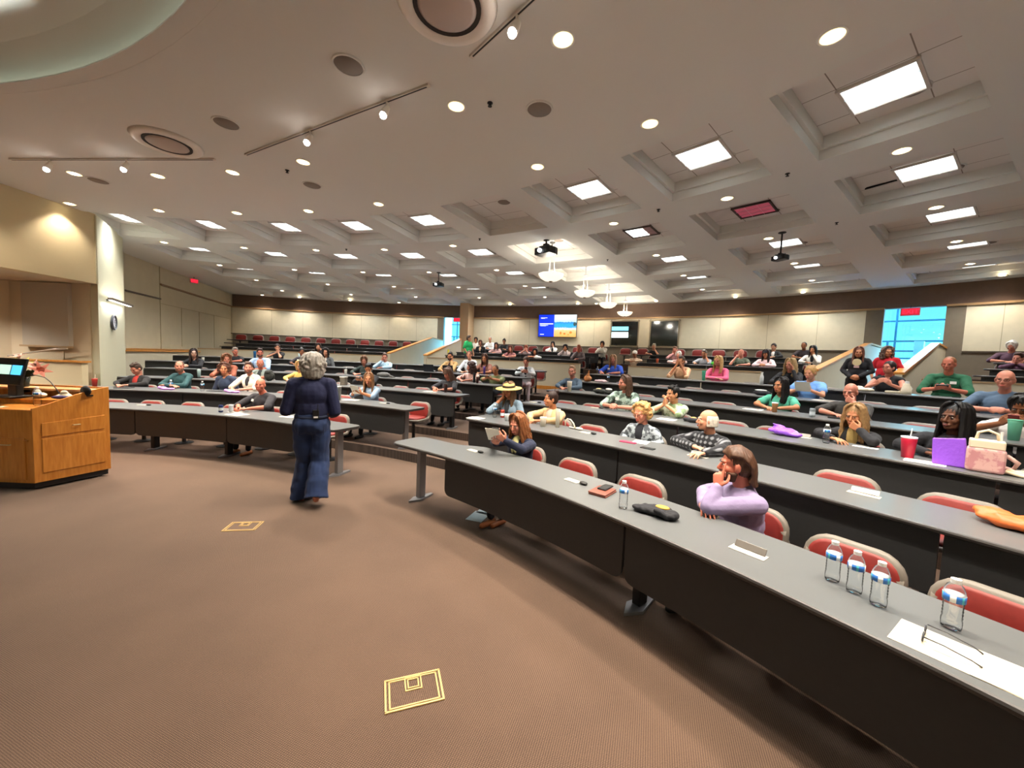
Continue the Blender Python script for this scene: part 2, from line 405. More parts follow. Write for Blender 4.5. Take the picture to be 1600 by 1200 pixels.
# ------------------------------------------------------------------ walls
ZT, ZB = 3.88, 2.52
DOORS = [(37.5, 40.6), (80.1, 83.0)]
def arc_wall(name, t0, t1, z0, z1, m, r=WALL_R, th=.25):
    struct(name, MB().sector(r, r + th, t0, t1, z0, z1, 1.5), m)
spans = [(TH0, 36.6), (41.6, 80.1), (83.8, TH1)]
for t0, t1 in spans:
    arc_wall('wall_back', t0, t1, .5, ZB, M_lower)
    arc_wall('wall_back', t0, t1, ZB, ZT, M_beige)
arc_wall('wall_back', TH0, TH1, ZT, CEIL + .05, M_brown)
arc_wall('wall_back', 36.6, 37.5, .5, ZT, M_lower); arc_wall('wall_back', 40.6, 41.6, .5, ZT, M_lower); arc_wall('wall_back', 83.0, 83.8, .5, ZT, M_lower)
tn = [0]
def trim(mb, m=M_cap, bevel=0):
    tn[0] += 1; struct('trim_%d' % tn[0], mb, m, bevel=bevel)
for t0, t1 in ((TH0, 37.5), (40.6, 80.1), (83.0, TH1)):
    trim(MB().sector(WALL_R - .05, WALL_R + .01, t0, t1, ZT - .03, ZT + .03, 1.5), mat('trim_wood', 'a8865c', .5))
for t0, t1 in ((TH0, 36.6), (41.6, 79.3), (83.8, TH1)):
    trim(MB().sector(WALL_R - .03, WALL_R + .01, t0, t1, ZB - .025, ZB + .02, 1.5), mat('dark_trim', '54483c', .5))
# seams of the wall panels
M_seam = mat('panel_seam', 'b3a88a', .9)
sm = MB()
for t in (20, 25, 30, 35, 44.5, 48, 51.8, 64.3, 72, 74.5, 77, 86.5, 90, 93.5, 97, 100.5, 104): sm.sector(WALL_R - .004, WALL_R + .01, t, t + .035, ZB, ZT, 1)
trim(sm, M_seam)
# column beside the left entrance
struct('wall_column', MB().sector(23.7, WALL_R, 79.1, 80.2, .6, CEIL, .5), mat('column_paint', 'c7a884', .85), bevel=.01)
# side wall, radial at TH1
def radial(name, r0, r1, th, z0, z1, m, t=.2, off=0):
    a = Vector(PP(r0, th)); b = Vector(PP(r1, th)); n = Vector((-math.sin(R(th)), math.cos(R(th)), 0))
    a0, b0, a1, b1 = a + n * off, b + n * off, a + n * (off + t), b + n * (off + t)
    mb = MB().prism([(a0.x, a0.y), (b0.x, b0.y), (b1.x, b1.y), (a1.x, a1.y)], z0, z1)
    return mb
struct('wall_left', radial('w', 13.2, WALL_R + .1, TH1, 0, CEIL + .05, M_beige2), M_beige2)
trim(radial('t', 15.0, 18.1, TH1, 3.37, 3.42, 0, .05, -.05), mat('dark_trim', '54483c', .5))
trim(radial('t', 18.1, 24.6, TH1, 3.87, 3.93, 0, .07, -.07), mat('trim_wood2', '8a6a48', .5))
trim(radial('t', 18.1, 24.6, TH1, 3.235, 3.255, 0, .015, -.015), M_seam)
trim(MB().add(*[[*radial('t', 18.1, 18.13, TH1, 1.6, CEIL, 0, .02, -.02).v], radial('t', 18.1, 18.13, TH1, 1.6, CEIL, 0, .02, -.02).f]), M_seam)
for rr in (19.6, 21.1, 22.6): trim(radial('t', rr, rr + .02, TH1, 1.75, 3.24, 0, .012, -.012), M_seam)
# low side wall with wooden rail in front of it, and front parapets of the upper tiers
def poly_wall(pts, th, zt, z0, m, capm=M_cap, capw=.2, caph=.035, name='wall_parapet'):
    """pts: list of (r, theta, ztop)"""
    P = [Vector(PP(r, t, z)) for r, t, z in pts]; n = len(P)
    def norm(i):
        d = P[min(i + 1, n - 1)] - P[max(i - 1, 0)]; d.z = 0; d.normalize(); return Vector((-d.y, d.x, 0))
    for w, lo, hi, mm, nm in ((th, None, 0, m, name), (capw, 0, caph, capm, 'trim')):
        vs = []; fs = []
        for i in range(n):
            q = norm(i) * (w / 2)
            zl = z0 if lo is None else P[i].z + lo; zh = P[i].z + hi
            for sgn, z in ((-1, zl), (1, zl), (1, zh), (-1, zh)): vs.append((P[i].x + q.x * sgn, P[i].y + q.y * sgn, z))
        for i in range(n - 1):
            o = i * 4; p = o + 4
            fs += [(o, o + 1, p + 1, p), (o + 1, o + 2, p + 2, p + 1), (o + 2, o + 3, p + 3, p + 2), (o + 3, o, p, p + 3)]
        fs += [(0, 3, 2, 1), (n * 4 - 4, n * 4 - 3, n * 4 - 2, n * 4 - 1)]
        if nm == 'trim': trim(MB().add(vs, fs), mm)
        else: struct(nm, MB().add(vs, fs), mm)
def arcpts(r, t0, t1, z, step=2.0):
    n = max(1, int(abs(t1 - t0) / step)); return [(r, t0 + (t1 - t0) * i / n, z) for i in range(n + 1)]
M_par = mat('parapet_paint', 'bdb49c', .85, var=.02, vscale=4)
M_thin = mat('parapet_edge', 'a58a66', .5)
PZ = 1.69
poly_wall(arcpts(19.34, 84.9, 106.4, PZ), .12, PZ, .7, M_par, M_thin, .14, .03)
poly_wall(arcpts(19.34, 61.6, 79.9, PZ), .12, PZ, .7, M_par, M_thin, .14, .03)
poly_wall(arcpts(19.34, 45.7, 56.6, PZ), .12, PZ, .7, M_par, M_thin, .14, .03)
poly_wall(arcpts(19.34, TH0, 36.9, PZ), .12, PZ, .7, M_par, M_thin, .14, .03)
trim(MB().sector(19.25, 19.275, 61.7, 79.8, .735, .86, 1.5), M_oak)
poly_wall([(14.2, 107.3, 1.56), (19.3, 106.4, 1.56)], .12, 1.56, 0, M_par, M_cap, .2, .035)
trim(radial('t', 14.5, 20.3, TH1, 1.60, 1.64, 0, .10, -.10), M_cap)
# sloping walls of the entrance corridors
for a0, a1 in ((84.75, 83.15), (80.15, 80.0), (42.35, 40.55), (37.95, 37.45)):
    inner = a0 in (80.15, 37.95)
    f = lambda r: a0 + (a1 - a0) * (r - 19.3) / (WALL_R - 19.3)
    pts = [(19.3, f(19.3), 1.79), (23.4, f(23.4), 2.66), (WALL_R, f(WALL_R), 2.60)]
    if a0 == 80.15: pts = [(19.3, f(19.3), 1.77), (23.7, f(23.7), 2.66)]
    poly_wall(pts, .12, 0, .6, M_par, M_cap, .17, .05, 'wall_corridor')
# stage-left side: upper fascia, pillar, recess
A, B = (-9.16, 8.53), (-10.3, 10.23)
struct('wall_left', MB().prism([(-9.16, 8.53), (-9.16, -9), (-9.36, -9), (-9.36, 8.6)], 3.06, CEIL + .03), mat('fascia_paint', 'c8b691', .85, var=.03, vscale=2))
struct('wall_left', MB().prism([A, B, (-11.4, 11.0), (-9.9, 8.53 + .12), (-9.26, 8.62)], 0, CEIL + .03), mat('pillar_paint', 'cdc8ac', .8))
struct('wall_left', MB().prism([(-10.5, 10.28), (-12.3, 12.3), (-12.6, 12.2), (-10.8, 10.2)], 0, CEIL + .03), M_beige2)
trim(MB().prism([(-9.145, 8.50), (-9.145, 8.53), (-9.18, 8.545), (-9.18, 8.50)], 3.06, CEIL), M_seam)
M_rec = mat('recess_paint', 'c8b89c', .85)
struct('wall_left', MB().prism([(-9.42, 8.6), (-15.5, 8.6), (-15.5, 8.8), (-9.42, 8.8)], 0, CEIL), M_rec)
struct('wall_left', MB().prism([(-11.2, 8.6), (-13.0, 7.0), (-13.1, 7.1), (-11.3, 8.7)], 0, CEIL), M_rec)
struct('ceiling', MB().box((-12.4, .8, 3.20), (6.1, 15.6, .26)), M_rec)
struct('wall_left', MB().box((-10.32, 8.55, 2.36), (1.02, .09, 1.38)), mat('recess_panel', 'b5ab9a', .85))
trim(MB().box((-10.32, 8.52, 1.655), (1.06, .12, .04)), M_thin)
trim(MB().box((-10.03, 8.592, 1.3), (.012, .012, .66)), M_seam)
poly_wall([], 0, 0, 0, M_par) if False else None
struct('wall_parapet', MB().box((-10.6, 8.22, .67), (2.9, .12, 1.34)), mat('recess_parapet', 'c7b795', .85))
trim(MB().box((-10.6, 8.22, 1.36), (2.96, .2, .035)), M_cap)
tag(MB().tube([(-10.9, 8.3, 1.42), (-10.0, 8.38, 1.60), (-9.72, 8.4, 1.62)], .018, 8).build('handrail', mat('silver_rail', 'c9c4ba', .35, metal=.7), smooth=True), 'silver handrail sloping above the low wall left of the pillar', 'handrail')
# remaining shell, outside the frame
struct('wall_front', MB().sector(24.7, 24.95, TH1 - .2, 360 + TH0 + .2, -.2, 5.7, 3), M_beige2)
struct('wall_front', MB().box((-2, -9.1, 2.6), (26, .2, 5.6)), M_beige2)
struct('wall_left', MB().box((-15.4, 1.2, 2.3), (.2, 21, 4.8)), M_beige2)
struct('wall_right', radial('w', 6.5, WALL_R + .2, TH0, 0, CEIL + .05, 0, .2, -.2), M_beige2)
struct('wall_right', MB().box((9.0, -5.6, 2.6), (.2, 8.0, 5.6)), M_beige2)

# ------------------------------------------------------------------ glazed entrances
wn = [0]
M_mull = mat('mullion_metal', '274e5a', .4, metal=.3)
M_lobby = mat('lobby_paint', 'dfeef2', .8)
for (t0, t1), big in zip(DOORS, (True, False)):
    wn[0] += 1; r = 27.6
    root = tag(MB().sector(r - .04, r + .04, t0 - 4, t1 + 4, 1.55, 1.63, 1).build('door_%d' % wn[0], M_mull), kind='structure')
    fr = MB()
    for z in (2.35, 2.62, 2.98, 3.72, 4.3): fr.sector(r - .04, r + .04, t0 - 4, t1 + 4, z, z + .055, 1)
    for i, t in enumerate((-4, -2.4, -1.1, .05, 1.45, 1.62, 2.9, 3.3, 4.5, 6)): fr.sector(r - .05, r + .05, t0 + t, t0 + t + .12, 1.55, 4.4 if i % 3 == 0 else 3.0, 1)
    fr.build('mullion', M_mull, root)
    MB().sector(r - .006, r + .006, t0 - 4, t1 + 4, 1.6, 4.4, 1).build('pane', M_glassdoor, root)
    struct('floor', MB().sector(24.9, 29, t0 - 5, t1 + 5, 1.4, 1.55, 1), mat('lobby_floor', 'c9d6da', .25))
    struct('wall_lobby', MB().sector(24.95, 27.7, t1 + .8, t1 + 1.2, 1.5, 4.45, 1), M_lobby)
    if big: struct('wall_lobby', MB().sector(26.6, 27.0, t0 + 1.25, t0 + 1.75, 1.55, 2.95, 1), mat('lobby_post', '9fb4c4', .6))
    c = Vector(PP(25.0, (t0 + t1) / 2, 2.75)); d = Vector((math.cos(R((t0 + t1) / 2)), math.sin(R((t0 + t1) / 2)), 0))
    pl_ = bpy.data.lights.new('sky_portal', 'AREA'); pl_.shape = 'RECTANGLE'; pl_.size = 1.5; pl_.size_y = 2.5; pl_.cycles.is_portal = True
    po_ = bpy.data.objects.new('sky_portal', pl_); col.objects.link(po_); po_.location = c; po_.rotation_euler = d.to_track_quat('Z', 'Y').to_euler()
for (t0, t1), nm in zip(DOORS, ('right', 'left')):
    o = MB()
    random.seed(3)
    for i in range(5):
        t = t0 - 3 + i * 2.1; o.sector(38, 39, t, t + 1.6, .5, 2.0 + random.random() * 1.1, 1)
    tag(o.build('shrub_bank' if False else 'garden_wall', mat('outside_wall', '7fb7b4', .9)), 'pale garden wall seen through the %s entrance glass' % nm, 'outdoor wall')

# exit signs
def text_mesh(txt, size, ext=.004):
    cu = bpy.data.curves.new('t', 'FONT'); cu.body = txt; cu.size = size; cu.extrude = ext; cu.align_x = 'CENTER'; cu.align_y = 'CENTER'
    o = bpy.data.objects.new('t', cu); col.objects.link(o); dg = bpy.context.evaluated_depsgraph_get()
    me = bpy.data.meshes.new_from_object(o.evaluated_get(dg)); bpy.data.objects.remove(o); return me
M_exit = mat('exit_red', 'ff3a50', .5, emit='ff2038', estr=2.2)
M_exitbg = mat('exit_face', 'b03040', .5, emit='c01830', estr=.7)
def exit_sign(loc, ang, w, label):
    e = empty('exit_sign', loc, ang, label, 'exit sign')
    MB().box((0, 0, 0), (w, .05, w * .55)).build('housing', mat('exit_housing', 'd98a90', .5), e, bevel=.005)
    MB().box((0, -.028, 0), (w * .92, .006, w * .47)).build('face', M_exitbg, e)
    me = text_mesh('EXIT', w * .42); me.materials.append(M_exit)
    o = bpy.data.objects.new('lettering', me); col.objects.link(o); o.parent = e; o.location = (0, -.034, -.0); o.rotation_euler = (R(90), 0, 0)
    MB().tube([(0, 0, w * .27), (0, 0, w * .27 + .09)], .01).build('stem', M_dkmetal, e)
def face_cam_angle(th): return R(th - 90)
exit_sign(PP(24.3, 39.15, 3.70), R(39.15 - 90), .42, 'red lit exit sign hanging in the right rear entrance')
exit_sign(PP(24.3, 81.0, 3.72), R(81 - 90), .38, 'red lit exit sign hanging in the left rear entrance')
exit_sign(PP(19.9, 107.4, 4.36), R(107.4 - 90 + 60), .30, 'small red exit sign at the ceiling by the left side wall')

# ------------------------------------------------------------------ desks
def desk(k, side, t0, t1, panels, legs, n0, n1, label):
    """t0<t1 table range; n0/n1: True if that end is the narrow free end by the aisle"""
    r = rw(k); f = fl(k); zt = f + .73; D = .65
    e = empty('curved_desk', PP(r + .3, (t0 + t1) / 2, f), 0, label, 'desk', 'long curved desks of the hall')
    org = e.location
    def rel(mb): mb.v = [(p[0] - org[0], p[1] - org[1], p[2] - org[2]) for p in mb.v]; return mb
    cr = math.degrees(.10 / r)
    def rf(t):
        d = min(t - t0, t1 - t)
        return r if d > cr else r + .10 * (1 - math.sqrt(max(0, 1 - (1 - d / cr) ** 2)))
    def rb(t):
        b = r + D
        for on, d in ((n0, t - t0), (n1, t1 - t)):
            if on:
                m_ = d * r * math.pi / 180
                if m_ < .95: b = r + .50 + (.15) * (0 if m_ < .6 else .5 - .5 * math.cos(PI * (m_ - .6) / .35))
        d = min(t - t0, t1 - t)
        return b if d > cr else b - .10 * (1 - math.sqrt(max(0, 1 - (1 - d / cr) ** 2)))
    ts = []; t = t0
    for i in range(7): ts.append(t0 + cr * (i / 6) ** 2); 
    st = math.degrees(.12 / r) if (n0 or n1) else .6
    t = ts[-1] + st
    while t < t1 - cr - st * .5: ts.append(t); t += max(st, .0)
    for i in range(7): ts.append(t1 - cr * (1 - i / 6) ** 2)
    vt = []; ft = []; ve = []; fe = []
    for i, t in enumerate(ts):
        a, b = rf(t), rb(t)
        vt += [PP(a + .012, t, zt), PP(b - .012, t, zt)]
        prof = [(a + .012, zt), (a + .002, zt - .004), (a - .003, zt - .014), (a, zt - .028), (a + .012, zt - .036), (b - .012, zt - .036), (b, zt - .026), (b, zt - .01), (b - .012, zt)]
        ve += [PP(q, t, z) for q, z in prof]
    n = len(ts)
    for i in range(n - 1):
        ft.append((2 * i, 2 * i + 1, 2 * i + 3, 2 * i + 2))
        for j in range(8): fe.append((i * 9 + j, i * 9 + j + 1, i * 9 + 10 + j, i * 9 + 9 + j))
    fe += [tuple(range(9)), tuple(range((n - 1) * 9, n * 9))]
    rel(MB().add(vt, ft)).build('tabletop', M_top, e)
    rel(MB().add(ve, fe)).build('edge_band', M_edge, e, smooth=False)
    for a, b in panels:
        pc = math.degrees(.07 / r)
        zl = lambda t, a=a, b=b: f + .29 + (.07 * (1 - math.sqrt(max(0, 1 - (1 - min(t - a, b - t) / pc) ** 2))) if min(t - a, b - t) < pc else 0)
        mb = MB(); tt = [a + pc * (i / 4) ** 2 for i in range(5)]; q = a + pc + 1
        while q < b - pc - .5: tt.append(q); q += 1
        tt += [b - pc * (1 - i / 4) ** 2 for i in range(5)]
        vs = []; fs = []
        for t in tt: vs += [PP(r + .045, t, zl(t)), PP(r + .068, t, zl(t)), PP(r + .068, t, zt - .037), PP(r + .045, t, zt - .037)]
        for i in range(len(tt) - 1):
            o = i * 4; p = o + 4; fs += [(o, o + 1, p + 1, p), (o + 1, o + 2, p + 2, p + 1), (o + 2, o + 3, p + 3, p + 2), (o + 3, o, p, p + 3)]
        fs += [(0, 3, 2, 1), (len(tt) * 4 - 4, len(tt) * 4 - 3, len(tt) * 4 - 2, len(tt) * 4 - 1)]
        rel(mb.add(vs, fs)).build('modesty_panel', M_dark, e)
    for t in legs:
        rz = R(t)
        c = PP(r + .30, t, 0)
        mb = MB().box((c[0], c[1], f + .36), (.10, .065, .66), rz)
        lg = rel(mb).build('leg', M_metal if t in (n0 and legs[0], n1 and legs[-1]) and k <= 2 else M_dkmetal, e, bevel=.006)
        mb = MB().prism([PP(r + .30 + a, t + math.degrees(b / (r + .3)))[:2] for a, b in ((-.19, 0), (-.06, -.07), (.19, -.02), (.19, .02), (-.06, .07))], f + .002, f + .025)
        rel(mb).build('foot_plate', M_metal, lg)
        lg.children[0].parent = lg
    return e
def splits(t0, t1, r, first=None):
    L_ = (t1 - t0) * R(1) * r; n = max(1, round(L_ / 2.6)); w = (t1 - t0) / n
    return [(t0 + i * w + .05, t0 + (i + 1) * w - .05) for i in range(n)]
DESKS = {}
for k in range(1, 10):
    r = rw(k); z = ORD[k]
    if k == 1:
        desk(1, 'R', 17, 56.3, [(17.2, 25.7), (25.8, 38.38), (38.5, 51.0)], [26, 38.5, 55.0], False, True, 'front curved grey desk of the right block, light end leg')
        desk(1, 'L', 62.8, 102.5, [(68.0, 75.85), (75.95, 86), (86.1, 95), (95.1, 102.3)], [64.25, 77.4, 85.6, 95], True, False, 'front curved grey desk of the left block behind the presenter')
    elif k <= 6:
        a = {2: 56.4, 3: 55.9, 4: 56.9, 5: 58.2, 6: 57.6}[k]; b = {2: 62.5, 3: 62.3, 4: 61.9, 5: 61.6, 6: 62.3}[k]
        desk(k, 'R', 19, a, splits(19, a - .3, r), [26, 40, a - 1.6], False, False, 'curved grey desk of the right block, %s row from the stage' % z)
        le = {2: 101.3, 3: 100.3, 4: 101.8}.get(k, 104.8)
        desk(k, 'L', b, le, splits(b + .5, le, r), [b + 1.5, 78, 92], True, False, 'curved grey desk of the left block, %s row from the stage' % z)
    else:
        desk(k, 'A', 85.9, {7: 105.2, 8: 106.2, 9: 107.2}[k], splits(86, 105, r), [88, 97, 104], False, False, 'long grey desk on the rear left tier, %s of its rows from the parapet' % ORD[k - 6])
        desk(k, 'B', 62.3, 78.6, splits(62.4, 78.5, r), [63.5, 70, 77], False, False, 'grey desk on the rear middle tier left of the stairs, %s row from the parapet' % ORD[k - 6])
        desk(k, 'B', 43.9, {7: 56.4, 8: 57.5, 9: 58.5}[k], splits(44, 56.5, r), [45, 50, 55.5], False, False, 'grey desk on the rear middle tier right of the stairs, %s row from the parapet' % ORD[k - 6])
        desk(k, 'C', 20, {7: 35.1, 8: 35.0, 9: 34.9}[k], splits(20, 34.8, r), [23, 30, 34], False, False, 'grey desk on the rear right tier, %s row from the parapet' % ORD[k - 6])
# ------------------------------------------------------------------ ceiling lights
M_trof = mat('troffer_glow', 'ffffff', .6, emit='fbffff', estr=1.5 * K_TROF)
M_trofdim = mat('troffer_dim', 'e9d9d4', .6, emit='fff0ea', estr=1.0)
M_trofred = mat('troffer_off_pink', 'b05a66', .5, emit='c0506a', estr=.25)
M_louver = mat('troffer_louver', 'd5e6ea', .4, emit='c6e2ea', estr=.35)
M_louverdim = mat('troffer_louver_dim', 'c9a0a5', .4)
M_troframe = mat('troffer_frame', 'cfc8c0', .5)
M_dark2 = mat('dark_gap', '4a3f38', .8)
def troffer(style):
    e = empty('ceiling_light', (0, 0, 0)); f = MB(); w = .30
    for a, b, c, d in ((0, w, .64, .03), (0, -w, .64, .03), (w, 0, .03, .64), (-w, 0, .03, .64)): f.box((a, b, -.012), (c, d, .03))
    f.build('frame', M_troframe if style == 'on' else M_dark2, e)
    if style == 'on':
        MB().box((0, 0, -.004), (.58, .58, .012)).build('diffuser', M_trof, e)
        lamp('AREA', 'light', (0, 0, -.022), 29 * K_TROF, (.97, 1, 1), e, (0, 0, 0), shape='SQUARE', size=.54, spread=R(115))
    elif style == 'off': MB().box((0, 0, -.004), (.58, .58, .012)).build('diffuser', M_trofred, e)
    else:
        MB().box((-.1, 0, -.004), (.38, .58, .012)).build('diffuser', mat('troffer_half', 'ffffff', .6, emit='f4faf4', estr=2.2), e)
        MB().box((.195, 0, -.004), (.19, .58, .012)).build('unlit_diffuser', mat('troffer_unlit', 'a98a88', .6), e)
    l = MB()
    for t in (-.1, .1):
        l.tube([(-.29 + .58 * i / 12, t + .012 * math.sin(i * 1.6), -.028) for i in range(13)], .005, 5)
        l.tube([(t, -.29, -.028), (t, .29, -.028)], .003, 5)
    l.build('louver', M_louver if style == 'on' else M_louverdim, e)
    return e
TP = {}
pos = ['leftmost', 'second from the left', 'third from the left', 'fourth from the left', 'fifth from the left', 'sixth from the left', 'seventh from the left', 'eighth from the left', 'ninth from the left', 'tenth from the left']
RN = ['first', 'second', 'third', 'fourth', 'fifth']
for i, (a, c) in enumerate(RINGS):
    n = 0
    for j in JS[::-1]:
        if j == 0 or j < -3 or (j == 6): continue
        if i == 4 and j == 5 and False: continue
        th = MID + DJ * j; style = 'off' if (i, j) == (1, -2) else 'half' if (i, j) == (1, -1) else 'on'
        if style not in TP: o = TP[style] = troffer(style)
        else: o = copy_tree(TP[style])
        o.location = PP((a + c) / 2 + .24, th, COFF - .012); o.rotation_euler = (0, 0, R(th - 90))
        s = {'on': 'lit square ceiling light', 'off': 'switched off pinkish square ceiling light', 'half': 'half lit square ceiling light'}[style]
        tag(o, '%s, %s coffer row from the stage, %s' % (s, RN[i], pos[n]), 'ceiling light', 'square lights in the ceiling coffers'); n += 1
# thin dark gap of a lifted tile in the second coffer at the right
a, c = RINGS[1]
tag(MB().prism([PP(a + 1.33, 38.6), PP(a + 1.30, 36.9), PP(a + 1.36, 38.7)], COFF - .03, COFF - .006).build('tile_gap', mat('gap_black', '1a1410', .9)), 'dark gap beside a lifted tile in the second right coffer', 'gap')
# small boxes hanging in coffers
# speakers
M_grille = mat('speaker_grille', '857a71', .7, bump=.3, bscale=300)
spp = None
def speaker(loc, label, s=1.0):
    global spp
    if spp is None:
        e = empty('ceiling_speaker', (0, 0, 0))
        MB().lathe([(.001, -.012), (.125, -.010), (.13, -.004), (.13, 0)], 28).build('grille', M_grille, e, smooth=True)
        MB().lathe([(.13, -.012), (.145, -.012), (.15, 0), (.13, 0), (.13, -.012)], 28).build('rim', M_ceil, e); spp = e; o = e
    else: o = copy_tree(spp)
    o.location = loc; o.scale = (s, s, 1); tag(o, label, 'speaker', 'round speakers in the ceiling')
for r, t, l in ((8.98, 54.9, 'round ceiling speaker between the curved rail and the cove, nearer the big vent'), (8.98, 68.9, 'round ceiling speaker beside the left round vent'), (10.55, 48.3, 'round ceiling speaker near the warm downlight above centre'), (10.6, 71.2, 'small round ceiling speaker between left downlights'), (10.2, 91.6, 'flat round ceiling speaker near the left side wall')):
    speaker(PP(r, t, CEIL), l)
for i in range(4):
    a, c = RINGS[i]
    n = 0
    for j in (4, 3, 2, 1, 0, -1, -2, -3):
        if (i + j) % 2 and i > 1: continue
        n += 1
        speaker(PP(c - .38 if j else (a + c) / 2, MID + DJ * j - .8, COFF), 'round speaker grille in the %s coffer row from the stage, %s' % (RN[i], pos[n - 1]), .95)
# downlights
M_can = mat('downlight_reflector', 'f6e2b8', .3, emit='ffe0a0', estr=2.2)
M_bulb = mat('downlight_bulb', 'fff6e0', .3, emit='fff0cc', estr=14)
M_bulbw = mat('downlight_bulb_white', 'fffaf0', .3, emit='fff4e4', estr=7)
dlp = {}
def downlight(loc, label, warm, power, ang=R(105)):
    if warm not in dlp:
        e = empty('downlight', (0, 0, 0))
        MB().lathe([(.085, -.004), (.10, -.006), (.108, 0), (.085, 0), (.085, -.004)], 24).build('trim_ring', M_ceil, e)
        MB().lathe([(.001, -.001), (.055, -.0015), (.085, -.003)], 24).build('reflector', M_can, e)
        MB().ell((0, 0, -.003), (.06, .06, .012), 14, 6).build('lamp', M_bulb if warm else M_bulbw, e); dlp[warm] = e; o = e
    else: o = copy_tree(dlp[warm])
    o.location = loc; tag(o, label, 'downlight', 'round downlights in the ceiling')
    if power:
        lamp('SPOT', 'light', (0, 0, -.03), power * K_DOWN, (1.0, .89, .74) if warm else (1.0, .93, .85), o, (0, 0, 0), spot_size=ang, spot_blend=.6, shadow_soft_size=.05)
    return o
def dlring(r, js, warm, power, off, nm, skip=()):
    n = 0; P0_ = [power]
    for j in js:
        if j in skip: continue
        n += 1
        if MID + DJ * j > 98 and r < 15: power = 45
        elif r < 15: power = P0_[0]
        downlight(PP(r, MID + DJ * j + off, CEIL), '%s downlight on the %s, %s' % ('warm' if warm else 'pale', nm, ORD[n] + ' from the left'), warm, power)
dlring(9.98, [6, 5, 4, 3, 2, 1, 0, -1, -2, -3, -4], True, 430, 0, 'innermost ring above the front desks', (0,))
dlring(11.56, range(5, -6, -1), True, 190, 0, 'ring between the front desks and the coffers', (0,))
dlring(14.22, range(6, -5, -1), False, 110, 0, 'beam behind the first coffer row', (0,))
dlring(16.85, range(6, -5, -1), False, 100, 0, 'beam behind the second coffer row', (0,))
dlring(19.45, range(6, -5, -1), False, 95, 0, 'beam behind the third coffer row', (0,))
dlring(22.0, range(6, -5, -1), False, 90, 0, 'beam behind the fourth coffer row', (0,))
# wall washers near the back wall
for i, t in enumerate((104.6, 100.5, 94.5, 88.4, 74.2, 66, 63.9, 57.6, 50.5, 45.5, 35.2, 29)):
    downlight(PP(24.15, t, CEIL), 'small warm downlight close to the rear wall, %s from the left' % ORD[i + 1], True, 32, R(120))
# sprinklers
for i, (r, t) in enumerate(((10.15, 50.3), (10.1, 71.0), (13.9, 40.6), (14.0, 48.4), (13.9, 64.6), (16.7, 56.4), (16.6, 40.3), (14.1, 80.6))):
    MB2 = MB().lathe([(.03, 0), (.03, -.006), (.012, -.01), (.01, -.03), (.022, -.034), (.022, -.038), (.001, -.038)], 12)
    o = MB2.build('sprinkler', M_dkmetal, smooth=False); o.location = PP(r, t, CEIL); tag(o, 'small dark sprinkler head in the ceiling, %s counted from the camera outward' % ORD[i + 1], 'sprinkler', 'sprinkler heads')
# round vents
for r, t, l in ((9.12, 76.9, 'round flush ceiling vent with dark slot at upper left'), (9.12, 47.0, 'large round ceiling vent cut by the top edge of the picture')):
    e = empty('air_diffuser', PP(r, t, CEIL), 0, l, 'vent')
    MB().lathe([(.262, -.02), (.285, -.040), (.36, -.036), (.39, 0), (.262, 0), (.262, -.02)], 40).build('outer_ring', mat('vent_ring', 'e9dfd4', .35), e, smooth=True)
    MB().lathe([(.228, -.034), (.262, -.034), (.262, -.014), (.228, -.014), (.228, -.034)], 40).build('slot', mat('vent_slot', '2a211c', .7), e)
    MB().lathe([(.001, -.046), (.19, -.046), (.228, -.030), (.228, 0), (.001, 0)], 40).build('centre_disc', mat('vent_disc', 'b9a69b', .45), e, smooth=True)
# curved lighting rails with small spotlights
M_rail = mat('track_rail', 'd6ccc0', .5)
def track(t0, t1, heads, label):
    th = (t0 + t1) / 2; org = PP(9.58, th, CEIL); e = empty('lighting_track', org, 0, label, 'track light')
    def rel(mb): mb.v = [(p[0] - org[0], p[1] - org[1], p[2] - org[2]) for p in mb.v]; return mb
    a0, a1 = Vector(PP(9.58, t0, CEIL)), Vector(PP(9.58, t1, CEIL)); dv = (a1 - a0); L_ = dv.length; rz_ = math.atan2(dv.y, dv.x); mid = (a0 + a1) / 2 - Vector(org)
    MB().box((mid.x, mid.y, -.011), (L_, .036, .022), rz_).build('rail', M_rail, e)
    MB().box((mid.x, mid.y, -.0225), (L_ - .06, .014, .002), rz_).build('slot', M_black, e)
    for t in heads:
        p = a0.lerp(a1, (t - t0) / (t1 - t0)) - Vector(org) + Vector((0, 0, -.02))
        h = MB().tube([p, p + Vector((0, 0, -.07))], .012, 8)
        inward = (Vector((CX, CY, 0)) - Vector(PP(9.58, t))); inward.z = 0; inward.normalize()
        d = (inward * .5 + Vector((0, 0, -1))).normalized(); q = p + Vector((0, 0, -.07))
        h.cap(q - d * .01, q + d * .07, .03, .042, 12)
        hd = h.build('spotlight', mat('frosted_spot', 'efe6da', .4), e, smooth=True)
        MB().ell(q + d * .10, (.036, .036, .036), 12, 8).build('bulb', mat('spot_bulb', 'ffffff', .3, emit='fff4ea', estr=30), hd, smooth=True)
        lamp('SPOT', 'light', q + d * .15, 40 * K_DOWN, (1, .84, .68), hd, (-d).to_track_quat('Z', 'Y').to_euler(), spot_size=R(90), spot_blend=.5, shadow_soft_size=.04)
track(52.1, 72.0, (55.6, 63.4), 'curved ceiling rail with two glowing spotlights above centre left')
track(36.0, 48.5, (44.8, 39), 'curved ceiling rail cut by the top edge')
track(75.5, 95.5, (83.9, 91.5), 'curved ceiling rail at far left under the round cove')
